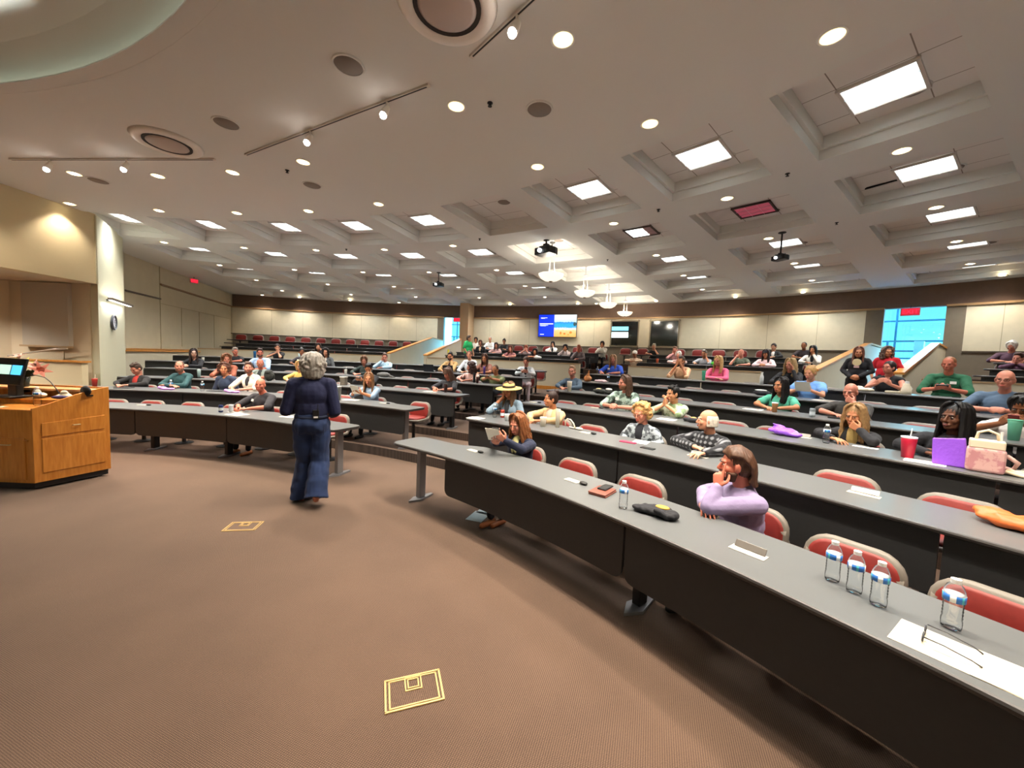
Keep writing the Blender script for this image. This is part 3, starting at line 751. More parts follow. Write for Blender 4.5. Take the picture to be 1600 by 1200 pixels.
# pendants
M_bowl = mat('frosted_glass_bowl', 'fff6e6', .4, emit='fff3de', estr=.85 * K_PEND)
def pendant():
    e = empty('pendant_light', (0, 0, 0))
    MB().lathe([(.07, 0), (.07, -.02), (.02, -.045)], 16).build('canopy', M_metal, e, smooth=True)
    MB().tube([(0, 0, -.03), (0, 0, -.30)], .009).lathe([(.02, -.28), (.07, -.295), (.07, -.305), (.02, -.32)], 16).build('stem', M_metal, e)
    ch = MB()
    for i in range(3):
        a = 2 * PI * i / 3; ch.tube([(.06 * math.cos(a), .06 * math.sin(a), -.30), (.085 * math.cos(a), .085 * math.sin(a), -.80)], .006, 6)
    ch.build('rods', mat('pale_rod', 'e9e0d0', .4), e)
    pr = [(.06, -.985), (.16, -.965), (.26, -.91), (.315, -.84), (.325, -.80), (.315, -.80), (.30, -.84), (.25, -.90), (.15, -.95), (.05, -.97)]
    MB().lathe(pr, 32).build('bowl', M_bowl, e, smooth=True)
    MB().lathe([(.001, -1.01), (.04, -1.0), (.055, -.985), (.04, -.975)], 16).build('finial', mat('finial_bronze', '6b5a48', .4, metal=.5), e, smooth=True)
    lamp('POINT', 'light', (0, 0, -.72), 42 * K_PEND, (1, .93, .80), e, shadow_soft_size=.12)
    return e
pd = None
for i in range(1, 5):
    a, c = RINGS[i]; o = pendant() if i == 1 else copy_tree(pd)
    if i == 1: pd = o
    o.location = PP((a + c) / 2 + .1, MID, COFF); tag(o, ['nearest hanging glass bowl lamp, just below the black projector', 'second hanging glass bowl lamp from the projector', 'third hanging glass bowl lamp from the projector', 'farthest hanging glass bowl lamp, by the rear wall'][i - 1], 'pendant light', 'row of frosted bowl pendants')
# projectors
def projector(loc, ang, s, label, pole, light=True, white=False):
    e = empty('ceiling_projector', loc, ang, label, 'projector')
    MB().prism([(-.26 * s, -.17 * s), (.26 * s, -.17 * s), (.28 * s, .05 * s), (.24 * s, .2 * s), (-.24 * s, .2 * s), (-.28 * s, .05 * s)], -.09 * s, .09 * s).build('body', M_black, e, bevel=.012)
    MB().tube([(-.06 * s, -.165 * s, .0), (-.06 * s, -.215 * s, .0)], .05 * s, 16).build('lens', mat('lens', 'f4fbff', .1, emit='f4fbff', estr=9 if light else .4), e)
    mt = MB().box((0, 0, .12 * s), (.3 * s, .22 * s, .02)).box((0, 0, .16 * s), (.12 * s, .12 * s, .07 * s))
    for x in (-.13, .13): mt.tube([(x * s, .08 * s, .09 * s), (x * s, .08 * s, .17 * s)], .008)
    mt.tube([(0, 0, .15 * s), (0, 0, pole)], .022 if pole < .3 else .016).lathe([(.07, pole), (.07, pole - .012), (.02, pole - .03)], 14)
    mt.build('mount', M_dkmetal, e)
    if white: MB().box((.03 * s, .05 * s, .15 * s), (.2 * s, .16 * s, .12 * s)).build('camera_housing', M_white, e, bevel=.03)
projector(PP(14.55, 59.0, 4.27), R(59 - 90 - 14), .86, 'large black ceiling projector with lit lens above the centre aisle', .25)
projector(PP(16.6, 43.2, 4.02), R(43.2 - 90 - 20), .5, 'small black projector on a long pole at right', .50, False, True)
projector(PP(16.9, 75.3, 4.12), R(75.3 - 90), .62, 'small black projector on a pole left of the centre', .40, False, True)

# ------------------------------------------------------------------ wall things
def on_wall(th, z, r=WALL_R): return PP(r, th, z), R(th - 90)
# tv: local x to the viewer's right, local -y towards the room
loc, ang = on_wall(68.55, 3.52, WALL_R - .14)
tv = empty('wall_television', loc, ang, 'large lit television on the rear wall with blue and beach slide', 'television')
W, H = 1.93, 1.09
MB().box((0, .02, 0), (W + .04, .07, H + .04)).build('bezel', M_black, tv, bevel=.008)
MB().box((0, .09, 0), (.5, .1, .4)).build('wall_bracket', M_dkmetal, tv)
def em(name, c, e=1.0): return mat(name, c, .5, emit=c, estr=e)
sc_ = MB().box((-W * .29, -.017, 0), (W * .42, .004, H)).build('blue_slide_panel', em('slide_blue', '0a2fd0', .9), tv)
tx = MB().box((-W * .36, -.02, H * .36), (.34, .002, .022)).box((-W * .39, -.02, H * .33), (.2, .002, .016)).box((-W * .29, -.02, H * .085), (W * .36, .002, .034)).box((-W * .36, -.02, H * .02), (.44, .002, .016)).box((-W * .38, -.02, H * -.01), (.3, .002, .012)).box((-W * .4, -.02, -H * .4), (.2, .002, .03))
tx.build('slide_text', em('slide_white', 'f2f6ff', 1.1), sc_)
bm_ = bpy.data.materials.new('beach_picture'); bm_.use_nodes = True; nt = bm_.node_tree; b = nt.nodes['Principled BSDF']
tc = nt.nodes.new('ShaderNodeTexCoord'); sp = nt.nodes.new('ShaderNodeSeparateXYZ'); rp = nt.nodes.new('ShaderNodeValToRGB'); ns = nt.nodes.new('ShaderNodeTexNoise'); ns.inputs['Scale'].default_value = 9
ad = nt.nodes.new('ShaderNodeMath'); ad.operation = 'MULTIPLY_ADD'; ad.inputs[1].default_value = .12
nt.links.new(tc.outputs['Generated'], sp.inputs[0]); nt.links.new(tc.outputs['Object'], ns.inputs['Vector']); nt.links.new(ns.outputs['Fac'], ad.inputs[0]); nt.links.new(sp.outputs['Z'], ad.inputs[2])
cr = rp.color_ramp; cr.elements[0].position = .0; cr.elements[0].color = lin('f0a850'); cr.elements[1].position = 1.0; cr.elements[1].color = lin('e8f4f0')
for p, c in ((.2, 'f3b96a'), (.36, 'f0c98c'), (.42, 'eef0e6'), (.50, '2a9fe0'), (.60, '2aa8e8'), (.72, '1f7fc8'), (.74, 'b8e6f4')):
    q = cr.elements.new(p); q.color = lin(c)
nt.links.new(ad.outputs[0], rp.inputs[0]); nt.links.new(rp.outputs[0], b.inputs['Emission Color']); b.inputs['Emission Strength'].default_value = 1.15; b.inputs['Base Color'].default_value = (0, 0, 0, 1)
MB().box((W * .21, -.017, 0), (W * .58, .004, H)).build('beach_photo_panel', bm_, tv)
pr = MB().ell((W * .1, -.02, -H * .33), (.05, .002, .07)).ell((W * .2, -.02, -H * .36), (.06, .002, .05)).ell((W * .36, -.02, -H * .30), (.07, .002, .06)).ell((W * .3, -.02, -H * .4), (.04, .002, .03))
pr.build('beach_figures', em('slide_orange', 'd8702a', .8), tv); MB().ell((W * .46, -.02, H * .08), (.08, .002, .10)).build('palm_clump', em('slide_green', '27434a', .5), tv)
# booth windows
def booth(n, t0, t1, lit):
    c = (t0 + t1) / 2; loc, ang = on_wall(c, 3.17, WALL_R - .02); w = (t1 - t0) * R(1) * WALL_R; h = 1.16
    e = tag(empty('window_%d' % n, loc, ang), kind='structure')
    f = MB()
    for a, b, c_, d in ((0, h / 2, w + .1, .05), (0, -h / 2, w + .1, .05), (w / 2, 0, .05, h + .1), (-w / 2, 0, .05, h + .1)): f.box((a, 0, b), (c_, .06, d))
    f.build('window_frame', mat('booth_frame', '8e8068', .5), e)
    MB().box((0, .012, 0), (w, .01, h)).build('pane', mat('booth_glass', '10181a', .08, spec=.8), e)
    if lit:  # pale cyan emissive rectangles laid on the dark pane
        MB().box((-w * .17, .004, h * .2), (w * .62, .004, .18)).build('glow_rect', em('booth_glow_top', '8fe6ff', .9), e); MB().box((-w * .17, .004, -.06), (w * .62, .004, .26)).build('glow_rect', em('booth_glow_low', 'e2fbff', 1.2), e)
booth(1, 59.5, 62.4, True); booth(2, 55.5, 58.3, False)
# pillar clock and wall light
A_, B_ = Vector((-9.16, 8.53, 0)), Vector((-10.3, 10.23, 0)); dAB = (B_ - A_).normalized(); nrm = Vector((dAB.y, -dAB.x, 0))
if nrm.dot(Vector((9, -8, 0))) < 0: nrm = -nrm
ang = math.atan2(nrm.y, nrm.x) + PI / 2
p = A_ + dAB * .97 + nrm * .012; p.z = 2.28
ck = empty('wall_clock', p, ang, 'round wall clock with grey rim on the lit pillar', 'clock')
RX = Matrix.Rotation(R(90), 3, 'X')
MB().lathe([(.155, 0), (.18, 0), (.185, .03), (.17, .045), (.155, .03), (.155, 0)], 36, M=RX).build('rim', mat('clock_rim', '4b4d52', .4), ck, smooth=False)
fc = MB().lathe([(.001, 0), (.156, 0), (.156, .018), (.001, .018)], 36, M=RX).build('face', mat('clock_face', 'e8eaf2', .5), ck)
tk = MB()
for i in range(12):
    a = R(30 * i); tk.box((.13 * math.sin(a), -.02, .13 * math.cos(a)), (.006 if i % 3 else .01, .004, .024), 0, 0, 0, a)
tk.build('hour_marks', M_black, fc)
MB().box((.025, -.024, .03), (.008, .004, .09), ry=R(40)).build('hour_hand', M_black, ck); MB().box((.03, -.027, -.03), (.005, .004, .12), ry=R(-45)).build('minute_hand', M_black, ck)
p = A_ + dAB * 1.02 + nrm * .16; p.z = 2.78
sc = empty('wall_light', p, ang, 'long slim wall light bar glowing on the pillar above the clock', 'wall light')
MB().box((0, 0, 0), (1.75, .10, .05)).build('housing', mat('sconce_housing', '8f8578', .4, metal=.4), sc, bevel=.01)
MB().box((0, .02, .03), (1.7, .04, .012)).build('upper_lens', em('sconce_up', 'fffdf2', 1.5), sc); MB().box((0, .01, -.03), (1.7, .05, .012)).build('lower_lens', em('sconce_down', 'ffffff', 2.5), sc)
MB().box((-.4, .1, 0), (.12, .12, .04)).build('wall_arm', M_metal, sc)
lamp('AREA', 'light', (0, .02, -.05), 8, (.95, .97, 1), sc, (0, 0, 0), shape='RECTANGLE', size=1.6, size_y=.06)
lamp('AREA', 'light', (0, .03, .05), 4, (1, .96, .85), sc, (PI, 0, 0), shape='RECTANGLE', size=1.6, size_y=.06)

# floor boxes (brass outline sockets in the carpet)
M_brass = mat('pale_brass', 'cfae74', .35, metal=.5)
for cx, cy, rz, l in ((-.46, 1.95, .98, 'brass rimmed floor socket box in the carpet nearest the camera'), (-2.65, 3.77, .82, 'brass rimmed floor socket box in the carpet beside the presenter')):
    e = empty('floor_socket', (cx, cy, .001), rz - R(37), l, 'floor socket')
    f = MB()
    for s_, t_ in ((1, .010), (.86, .008)):
        w, h = .145 * s_, .098 * s_
        for a, b, c_, d in ((0, h, 2 * w + t_, t_), (0, -h, 2 * w + t_, t_), (w, 0, t_, 2 * h), (-w, 0, t_, 2 * h)): f.box((a, b, .003), (c_, d, .006))
    f.build('frame', M_brass, e)
    f = MB()
    for s_ in (1, .65):
        w, h = .042 * s_, .042 * s_
        for a, b, c_, d in ((0, h + .045, 2 * w, .007), (0, -h + .045, 2 * w + .007, .007), (w, .045, .007, 2 * h), (-w, .045, .007, 2 * h)): f.box((a, b, .004), (c_, d, .006))
    f.build('cable_flap', M_brass, e)
    MB().box((0, 0, 0), (.28, .18, .004)).build('carpet_lid', M_carpet, e)

# ------------------------------------------------------------------ chairs
def rrect(w, h, r, n=5):
    pts = []
    for cx, cy, a0 in ((w / 2 - r, h / 2 - r, 0), (-w / 2 + r, h / 2 - r, 90), (-w / 2 + r, -h / 2 + r, 180), (w / 2 - r, -h / 2 + r, 270)):
        for i in range(n + 1):
            a = R(a0 + 90 * i / n); pts.append((cx + r * math.cos(a), cy + r * math.sin(a)))
    return pts
def pad(pts_list, M, curve=0):
    """stack of rounded-rect loops [(scale_w,scale_h,depth)], capped, mapped by M"""
    mb = MB(); vs = []; n = None
    for w, h, r, d in pts_list:
        pts = rrect(w, h, r); n = len(pts)
        vs += [M @ Vector((x, y, d + curve * (x * x))) for x, y in pts]
    fs = []
    for L_ in range(len(pts_list) - 1): fs += [(L_ * n + i, L_ * n + (i + 1) % n, (L_ + 1) * n + (i + 1) % n, (L_ + 1) * n + i) for i in range(n)]
    fs += [tuple(range(n))[::-1], tuple(range((len(pts_list) - 1) * n, len(pts_list) * n))]
    return mb.add(vs, fs)
def make_chair():
    e = empty('auditorium_chair', (0, 0, 0))
    Mb = Matrix.Translation((0, -.02, .565)) @ Matrix.Rotation(R(90 + 9), 4, 'X')        # local: x right, y up, +depth towards the back
    pad([(.46, .31, .12, -.035), (.50, .345, .14, -.015), (.50, .345, .14, .01), (.46, .31, .12, .025)], Mb, -.4).build('back_shell', M_shell, e, smooth=True)
    pad([(.40, .25, .09, -.050), (.445, .29, .115, -.040), (.45, .295, .12, -.02)], Mb, -.4).build('back_cushion', M_red, e, smooth=True)
    Ms = Matrix.Translation((0, .20, .43))
    pad([(.40, .36, .10, -.035), (.48, .43, .12, -.015), (.48, .43, .12, .004), (.44, .39, .1, .012)], Ms).build('seat_shell', M_shell, e, smooth=True)
    pad([(.42, .37, .10, .004), (.42, .37, .10, .03), (.36, .31, .09, .045)], Ms).build('seat_cushion', M_red, e, smooth=True)
    for s in (-1, 1): MB().tube([(s * .215, .02, .62), (s * .235, -.01, .52), (s * .235, .04, .44), (s * .20, .16, .42)], [.022, .026, .026, .02], 8).build('side_arm', M_shell, e, smooth=True)
    MB().tube([(0, .18, .41), (0, .18, .03)], .03, 12).lathe([(.001, .41), (.09, .40), (.03, .37)], 14, (0, .18, 0)).lathe([(.14, 0), (.14, .012), (.04, .03), (.001, .03)], 20, (0, .18, 0)).build('pedestal', M_dkmetal, e)
    return e
CH = {'o': None}
def place_chair(r, th, f, label, group, turn=0, back=1.0):
    """back = distance of the chair back behind the desk front"""
    if CH['o'] is None: CH['o'] = o = make_chair()
    else: o = copy_tree(CH['o'])
    x, y, _ = PP(r, th); o.location = (x, y, f + .001); o.rotation_euler = (0, 0, R(th + 90) + turn)
    tag(o, label, 'chair', group); return o

# added lip hiding an added light strip, both put in to brighten the recess
struct('trim_added_lip', MB().sector(7.90, 8.04, 0, 360, CEIL - .014, CEIL, 3), M_ceil)
tag(MB().sector(7.97, 8.02, 0, 360, CEIL + .004, CEIL + .022, 3).build('added_cove_strip', mat('added_cove_glow', 'ffffff', .5, emit='e8f6dc', estr=.7)), 'added unseen light strip along the rim of the round ceiling cove', 'light strip')

for i, (x, y) in enumerate(((-11.6, 6.6), (-10.4, 4.6))):
    downlight((x, y, 3.07), 'warm downlight under the low soffit at far left, %s from the pillar' % ORD[i + 1], False, 480, R(140))

for i in range(24):  # added ring of unseen lamps that brightens the dome of the cove
    a = 360 * i / 24; p = Vector(PP(7.93, a, CEIL + .035)); d = Vector((math.cos(R(a)), math.sin(R(a)), 0)) * -math.cos(R(14)) + Vector((0, 0, math.sin(R(14))))
    lamp('AREA', 'added_cove_lamp', p, 22, (.93, 1.0, .93), None, (-d).to_track_quat('Z', 'Y').to_euler(), shape='RECTANGLE', size=.9, size_y=.04, spread=R(44))
# ------------------------------------------------------------------ people
TMP = bpy.data.scenes.new('workshop'); JUNK = []; TOBJ = []
def remeshed(mb, name, m, voxel, smooth=2, disp=None, parent=None):
    me = bpy.data.meshes.new('tmp'); me.from_pydata(mb.v, [], mb.f); JUNK.append(me)
    bm = bmesh.new(); bm.from_mesh(me); bmesh.ops.recalc_face_normals(bm, faces=bm.faces[:]); bm.to_mesh(me); bm.free()
    if not TOBJ:
        t = bpy.data.objects.new('tmp', me); TMP.collection.objects.link(t); TOBJ.append(t)
        r = t.modifiers.new('r', 'REMESH'); r.mode = 'VOXEL'; r.use_smooth_shade = True
        s = t.modifiers.new('s', 'SMOOTH'); s.factor = .6
    t = TOBJ[0]; t.data = me; t.modifiers['r'].voxel_size = voxel; t.modifiers['s'].iterations = max(1, smooth)
    vl = TMP.view_layers[0]; vl.update(); dg = vl.depsgraph
    out = bpy.data.meshes.new_from_object(t.evaluated_get(dg))
    if disp:
        n_ = len(out.vertices); co = [0.0] * (3 * n_); no = [0.0] * (3 * n_)
        out.vertices.foreach_get('co', co); out.vertex_normals.foreach_get('vector', no)
        for i in range(0, 3 * n_, 3):
            d = disp(Vector(co[i:i + 3]))
            co[i] += no[i] * d; co[i + 1] += no[i + 1] * d; co[i + 2] += no[i + 2] * d
        out.vertices.foreach_set('co', co); out.update()
    out.name = name; out.materials.clear(); out.materials.append(m)
    out.polygons.foreach_set('use_smooth', [True] * len(out.polygons)); out.polygons.foreach_set('material_index', [0] * len(out.polygons))
    o = bpy.data.objects.new(name, out); col.objects.link(o)
    if parent is not None: o.parent = parent
    return o
SKIN = {'fair': 'c58a6c', 'pink': 'c4806a', 'tan': 'b87a56', 'asian': 'c68e68', 'brown': '8a5638', 'dark': '5f3a27', 'pale': 'd0a088', 'red': 'bc6e58'}
def skin(k): return mat('skin_' + k, SKIN[k], .5, var=.05, vscale=14, spec=.35)
def V(*a): return Vector(a)
def hand(mb, W, f, n, side, curl=.3, spread=1.0, thumb=.5, point=False):
    """W wrist, f finger direction, n palm-facing direction, side +1 right hand"""
    f = Vector(f).normalized(); n = Vector(n); n = (n - f * n.dot(f)).normalized(); w = f.cross(n) * side    # w points to the thumb side
    W = Vector(W)
    for i in range(4):
        o = (1.5 - i) * .020
        k = W + f * (.088 - .004 * abs(i - 1.2)) + w * o
        mb.cap(W + f * .012 + w * o * .62, k, .0145, .0115, 8)
        c = curl + .06 * i; d = f * 1.0; p = k; L3 = ((.043, .027, .021), (.047, .030, .022), (.043, .028, .021), (.034, .021, .019))[i]
        if point and i == 0: c = .05
        dirv = (f + w * (.10 * (1.5 - i) * spread)).normalized(); ang = c
        for s_, L_ in enumerate(L3):
            d = (dirv * math.cos(ang) + n * math.sin(ang)).normalized()
            q = p + d * L_; mb.cap(p, q, .0092 - .0008 * s_, .0086 - .0009 * s_, 8); p = q; ang += c * 1.15
    mb.ell(W + f * .045 + n * .004, (.036, .036, .016), 10, 8, Matrix((w, f, n)).transposed())
    t0 = W + f * .022 + w * .026; t1 = t0 + (f * .55 + w * .7 + n * .45).normalized() * .040; t2 = t1 + (f * .85 + w * .25 * (1 - thumb) + n * (.3 + thumb * .3)).normalized() * .032; t3 = t2 + (f * .95 + n * .3 - w * .1).normalized() * .024
    mb.cap(t0, t1, .015, .0115, 8); mb.cap(t1, t2, .0115, .0100, 8); mb.cap(t2, t3, .0100, .0085, 8)
def hairgeo(style, rnd, hs=1.0):
    """primitives in head space"""
    h = MB()
    if style == 'bald': return None
    if style == 'fringe_ring':       # bald on top, hair round the back and sides
        for i in range(30):
            a = R(-104 + 208 * i / 29); x, y = math.sin(a) * .073, -math.cos(a) * .088 - .014; q = rnd.uniform(.98, 1.08)
            h.cap((x * .96, y * .96, .050), (x * q, y * q, .01), .009, .012, 8); h.cap((x * q, y * q, .01), (x * 1.02, y * 1.04, -.055), .012, .008, 8)
        return h
    def capshape(g=1.0, front=0.0):
        h.ell((0, -.022 + front, .040), (.0835 * g, .092 * g, .093 * g), 18, 12)
        h.ell((0, -.045, -.005), (.079 * g, .070 * g, .075 * g), 14, 10)
    if style == 'buzz': h.ell((0, -.022, .036), (.079, .091, .090), 18, 12); h.ell((0, -.04, .0), (.077, .072, .06), 14, 10); return h
    if style == 'short':
        capshape(1.0)
        h.ell((0, .03, .105), (.055, .045, .03), 12, 8)
        for i in range(14):
            a = rnd.uniform(0, 2 * PI); rr = rnd.uniform(0, .06); h.ell((rr * math.sin(a), -.01 + rr * math.cos(a), .115 + rnd.uniform(0, .015)), (.022, .022, .014), 8, 6)
        return h
    if style == 'swept':
        h.ell((0, -.026, .038), (.082, .092, .092), 18, 12); h.ell((0, -.05, -.01), (.078, .066, .075), 14, 10)
        n = 34
        for layer in (0, 1):
            for i in range(n):
                u = -1 + 2 * (i + .5 * layer) / (n - .5); w = rnd.uniform(.96, 1.06); ph = rnd.uniform(0, 6); f = 1 - .25 * abs(u) ** 3
                P0 = [V(.050 * u, .074 - .030 * u * u, .088 - .030 * abs(u) ** 3), V(.068 * u, .038 - .01 * u * u, .128 - .045 * u * u), V(.082 * u * w, -.03, .138 - .060 * u * u), V(.088 * u * w, -.088 * f, .100 - .055 * u * u), V(.084 * u * w, -.118 * f, .035 - .03 * u * u), V(.078 * u * w + .005 * math.sin(ph), -.126 * f + .004 * math.sin(ph * 2), -.035), V(.074 * u * w + .008 * math.sin(ph + 1), -.118 * f - .012 * math.sin(ph), -.085 - .012 * rnd.random()), V(.072 * u + .010 * math.sin(ph + 2), -.118 * f - .018, -.110 - .02 * rnd.random())]
                for j in range(7): h.cap(P0[j], P0[j + 1], (.008, .011, .012, .012, .012, .011, .009)[j], (.011, .012, .012, .012, .011, .009, .005)[j], 6)
        return h
    if style == 'bangs' or style == 'long_bangs':
        for i in range(7): h.cap((-.05 + .0167 * i, .045, .095), (-.056 + .0187 * i, .088 - abs(i - 3) * .003, .035), .014, .010, 8)
    capshape(1.03)
    if style in ('bun', 'tied', 'ponytail', 'updo'):
        if style in ('bun', 'updo'): h.ell((0, -.085 if style == 'bun' else -.06, .115 if style == 'bun' else .09), (.046, .044, .040), 12, 8)
        if style == 'updo':
            for i in range(10): a = rnd.uniform(0, 2 * PI); h.ell((.04 * math.sin(a), -.05 + .04 * math.cos(a), .11), (.024, .024, .02), 8, 6)
            for s in (-1, 1): h.cap((s * .07, .03, .05), (s * .08, .035, -.05), .009, .006, 8)
        if style == 'ponytail': h.cap((0, -.11, .06), (0, -.16, -.02), .028, .03); h.cap((0, -.16, -.02), (0, -.14, -.17), .03, .016)
        h.ell((0, -.06, .0), (.07, .06, .07), 12, 8)
        return h
    L_ = {'long': .30, 'long_bangs': .30, 'verylong': .42, 'bob': .13, 'wavy': .27, 'longmen': .17, 'curly': .17, 'curly_long': .30, 'curly_short': .07, 'bangs': .30, 'mop': .12, 'nape': .09, 'graybob': .085}[style] * hs
    span = 122 if style not in ('longmen', 'mop', 'nape', 'curly_short') else 100
    curly = style.startswith('curly') or style == 'mop'
    n = 34 if not curly else 17
    vol = {'wavy': 1.10, 'verylong': 1.10, 'graybob': 1.26, 'bob': 1.06, 'longmen': 1.05}.get(style, 1.03)
    if style == 'graybob': h.ell((0, -.03, .035), (.106, .108, .102), 18, 12); h.ell((0, -.05, -.04), (.102, .082, .08), 14, 10)
    if style == 'graybob':
        for i in range(90):
            a = rnd.uniform(-2.2, 2.2); e = rnd.uniform(-.9, 1.4); h.ell((.112 * math.sin(a) * math.cos(e), -.035 - .108 * math.cos(a) * math.cos(e), .03 + .104 * math.sin(e)), (rnd.uniform(.012, .022),) * 3, 8, 6)
    for layer in (0, 1):
        for i in range(n):
            a = R(-span + 2 * span * (i + .5 * layer) / (n - .5)) + rnd.uniform(-.03, .03)
            sx, sy = math.sin(a), -math.cos(a)
            ph = rnd.uniform(0, 6); sw = rnd.uniform(.98, 1.05) * vol; ln = L_ * rnd.uniform(.86, 1.05)
            pts = []
            y0 = .045 if abs(sx) > .6 and sy > -.6 else -.03
            for j, e in enumerate((80, 58, 34, 8)):
                ce, se = math.cos(R(e)), math.sin(R(e)); t = j / 3
                if style == 'nape': pts.append(V(sx * .084 * sw * ce + sx * .01, (.05 - .13 * t) * (1 if sy < .2 else .7) - .005 + sy * .03 * ce, .035 + .100 * sw * se))
                else: pts.append(V(sx * .085 * sw * ce + (1 - t) * .008 * (1 if sx > 0 else -1), (y0 * (1 - t)) + sy * .094 * sw * ce - .016, .038 + .098 * (1 + (sw - 1) * .6) * se))
            bx, by, bz = pts[-1]
            m_ = 4 if ln > .12 else 2
            for j in range(1, m_ + 1):
                t = j / m_
                wv = {'wavy': .014, 'verylong': .006, 'long': .007, 'longmen': .010, 'nape': .008}.get(style, .004) * math.sin(ph + t * 8)
                flare = 1 + {'wavy': .18, 'bob': .06, 'graybob': .05, 'verylong': .15, 'long': .06}.get(style, .05) * math.sin(t * 2.2)
                tuck = 1 - .30 * t if style in ('bob', 'graybob') else 1
                back = -.015 * t if sy < -.6 else 0
                fwd = .03 * t * t if (abs(sx) > .75 and style in ('long', 'verylong', 'curly_long', 'wavy', 'long_bangs')) else 0
                pts.append(V(bx * flare * tuck + wv, by * flare * tuck + back + fwd + wv * .5, bz - (ln + .02) * t))
            k = len(pts)
            for j in range(k - 1):
                r0 = .0125 if not curly else .020
                h.cap(pts[j], pts[j + 1], r0 * (1 - .35 * j / k), r0 * (1 - .35 * (j + 1) / k), 6)
            if curly:
                for j in range(2, k):
                    h.ell(pts[j] + V(rnd.uniform(-.02, .02), rnd.uniform(-.02, .02), rnd.uniform(-.02, .02)), (.023,) * 3, 8, 6)
            # inner filling so that no scalp shows between the locks
            if layer == 0 and i % 2 == 0 and not curly:
                for j in range(3, k - 1): h.cap(V(pts[j].x * .92, pts[j].y * .92, pts[j].z), V(pts[j + 1].x * .92, pts[j + 1].y * .92, pts[j + 1].z), .018, .015, 6)
    if curly:
        for i in range(60):
            a = rnd.uniform(0, 2 * PI); e = rnd.uniform(.15, 1.5)
            if math.cos(a) > .3 and e < .9: continue
            p = V(.087 * math.sin(a) * math.cos(e), -.022 + .097 * math.cos(a) * math.cos(e), .04 + .100 * math.sin(e)); h.ell(p, (rnd.uniform(.014, .024),) * 3, 8, 6)
    return h
def strands(amp, k):
    def f(co):
        a = math.atan2(co.x, co.y + .02) * k
        return amp * (math.sin(a + 3 * noise.noise(co * 9)) + .6 * math.sin(a * 2.3 + 5 * noise.noise(co * 14)))
    return f
def curls(amp):
    return lambda co: amp * (noise.noise(co * 55) + .5 * noise.noise(co * 110))
def folds(amp, sc=9):
    return lambda co: amp * (noise.noise(Vector((co.x * sc, co.y * sc, co.z * sc * .6))) + .5 * noise.noise(co * sc * 2.3))
def head_parts(root, M, sk, hair, haircol, near, rnd, beard=None, glasses=False, brow=None, lip='b5564a', hat=None, expr=0, hs=1.0):
    """head-space objects parented to the person; M head->person"""
    def place(o): o.matrix_basis = M; o.parent = root; return o
    ea = mat('eye_white', 'b9b2aa', .25); ei = mat('eye_iris', '2e1d12', .15)
    for s in (-1, 1):
        if near:
            e = place(MB().ell((s * .031, .0770, .006), (.0115, .0090, .0060), 12, 8).build('eye', ea, smooth=True))
            MB().ell((s * .031 , .0848, .006), (.0055, .003, .0056), 10, 6).build('iris', ei, e, smooth=True)
        else: place(MB().ell((s * .031, .083, .006), (.010, .005, .005), 8, 6).build('eye', ei, smooth=True))
    bc = brow or haircol
    eb = MB()
    for s in (-1, 1): eb.cap((s * .018, .0915, .024), (s * .045, .080, .026), .0042, .003, 6)
    place(eb.build('eyebrows', mat('brow_' + bc, bc, .8), smooth=True))
    lp = MB().ell((0, .0925, -.058), (.021, .008, .0045), 12, 6).ell((0, .0915, -.066), (.018, .008, .0055), 12, 6)
    place(lp.build('lips', mat('lips_' + lip, lip, .45), smooth=True))
    if beard:
        b = MB()
        for i in range(13):
            a = R(-96 + 192 * i / 12); b.cap((math.sin(a) * .066, .012 + math.cos(a) * .062, -.052), (math.sin(a) * .050, .022 + math.cos(a) * .050, -.098), .013, .015, 8)
        b.cap((-.024, .094, -.046), (.024, .094, -.046), .0065, .0065, 6)
        b.ell((0, .06, -.10), (.036, .036, .018), 10, 6)
        o = remeshed(b, 'beard', mat('beard_' + beard, beard, .85), .006 if near else .010, 1, curls(.002)); place(o)
    hg = hairgeo(hair, rnd, hs)
    if hg is not None:
        cur = hair.startswith('curly') or hair == 'mop'
        amp = .0035 if near else .003
        d = curls(.007) if cur else strands(amp * .5, 22) if hair not in ('buzz', 'fringe_ring') else None
        o = remeshed(hg, 'hair', mat('hair_' + haircol, haircol, .5, var=.25, vscale=40, spec=.4), .0055 if near else .010, 1, d); place(o)
    if glasses:
        gcol = glasses if isinstance(glasses, str) else '2a2422'
        g = MB()
        for s in (-1, 1):
            g.tube([(s * .031 + .022 * math.cos(a), .098, .004 + .017 * math.sin(a)) for a in [2 * PI * i / 14 for i in range(15)]], .0024, 5)
            g.tube([(s * .053, .096, .008), (s * .079, .04, .010), (s * .083, -.02, .004)], .002, 5)
        g.tube([(-.010, .100, .006), (.010, .100, .006)], .002, 5)
        place(g.build('eyeglasses', mat('glasses_' + gcol, gcol, .3), smooth=True))
    if hat: hat(root, M)
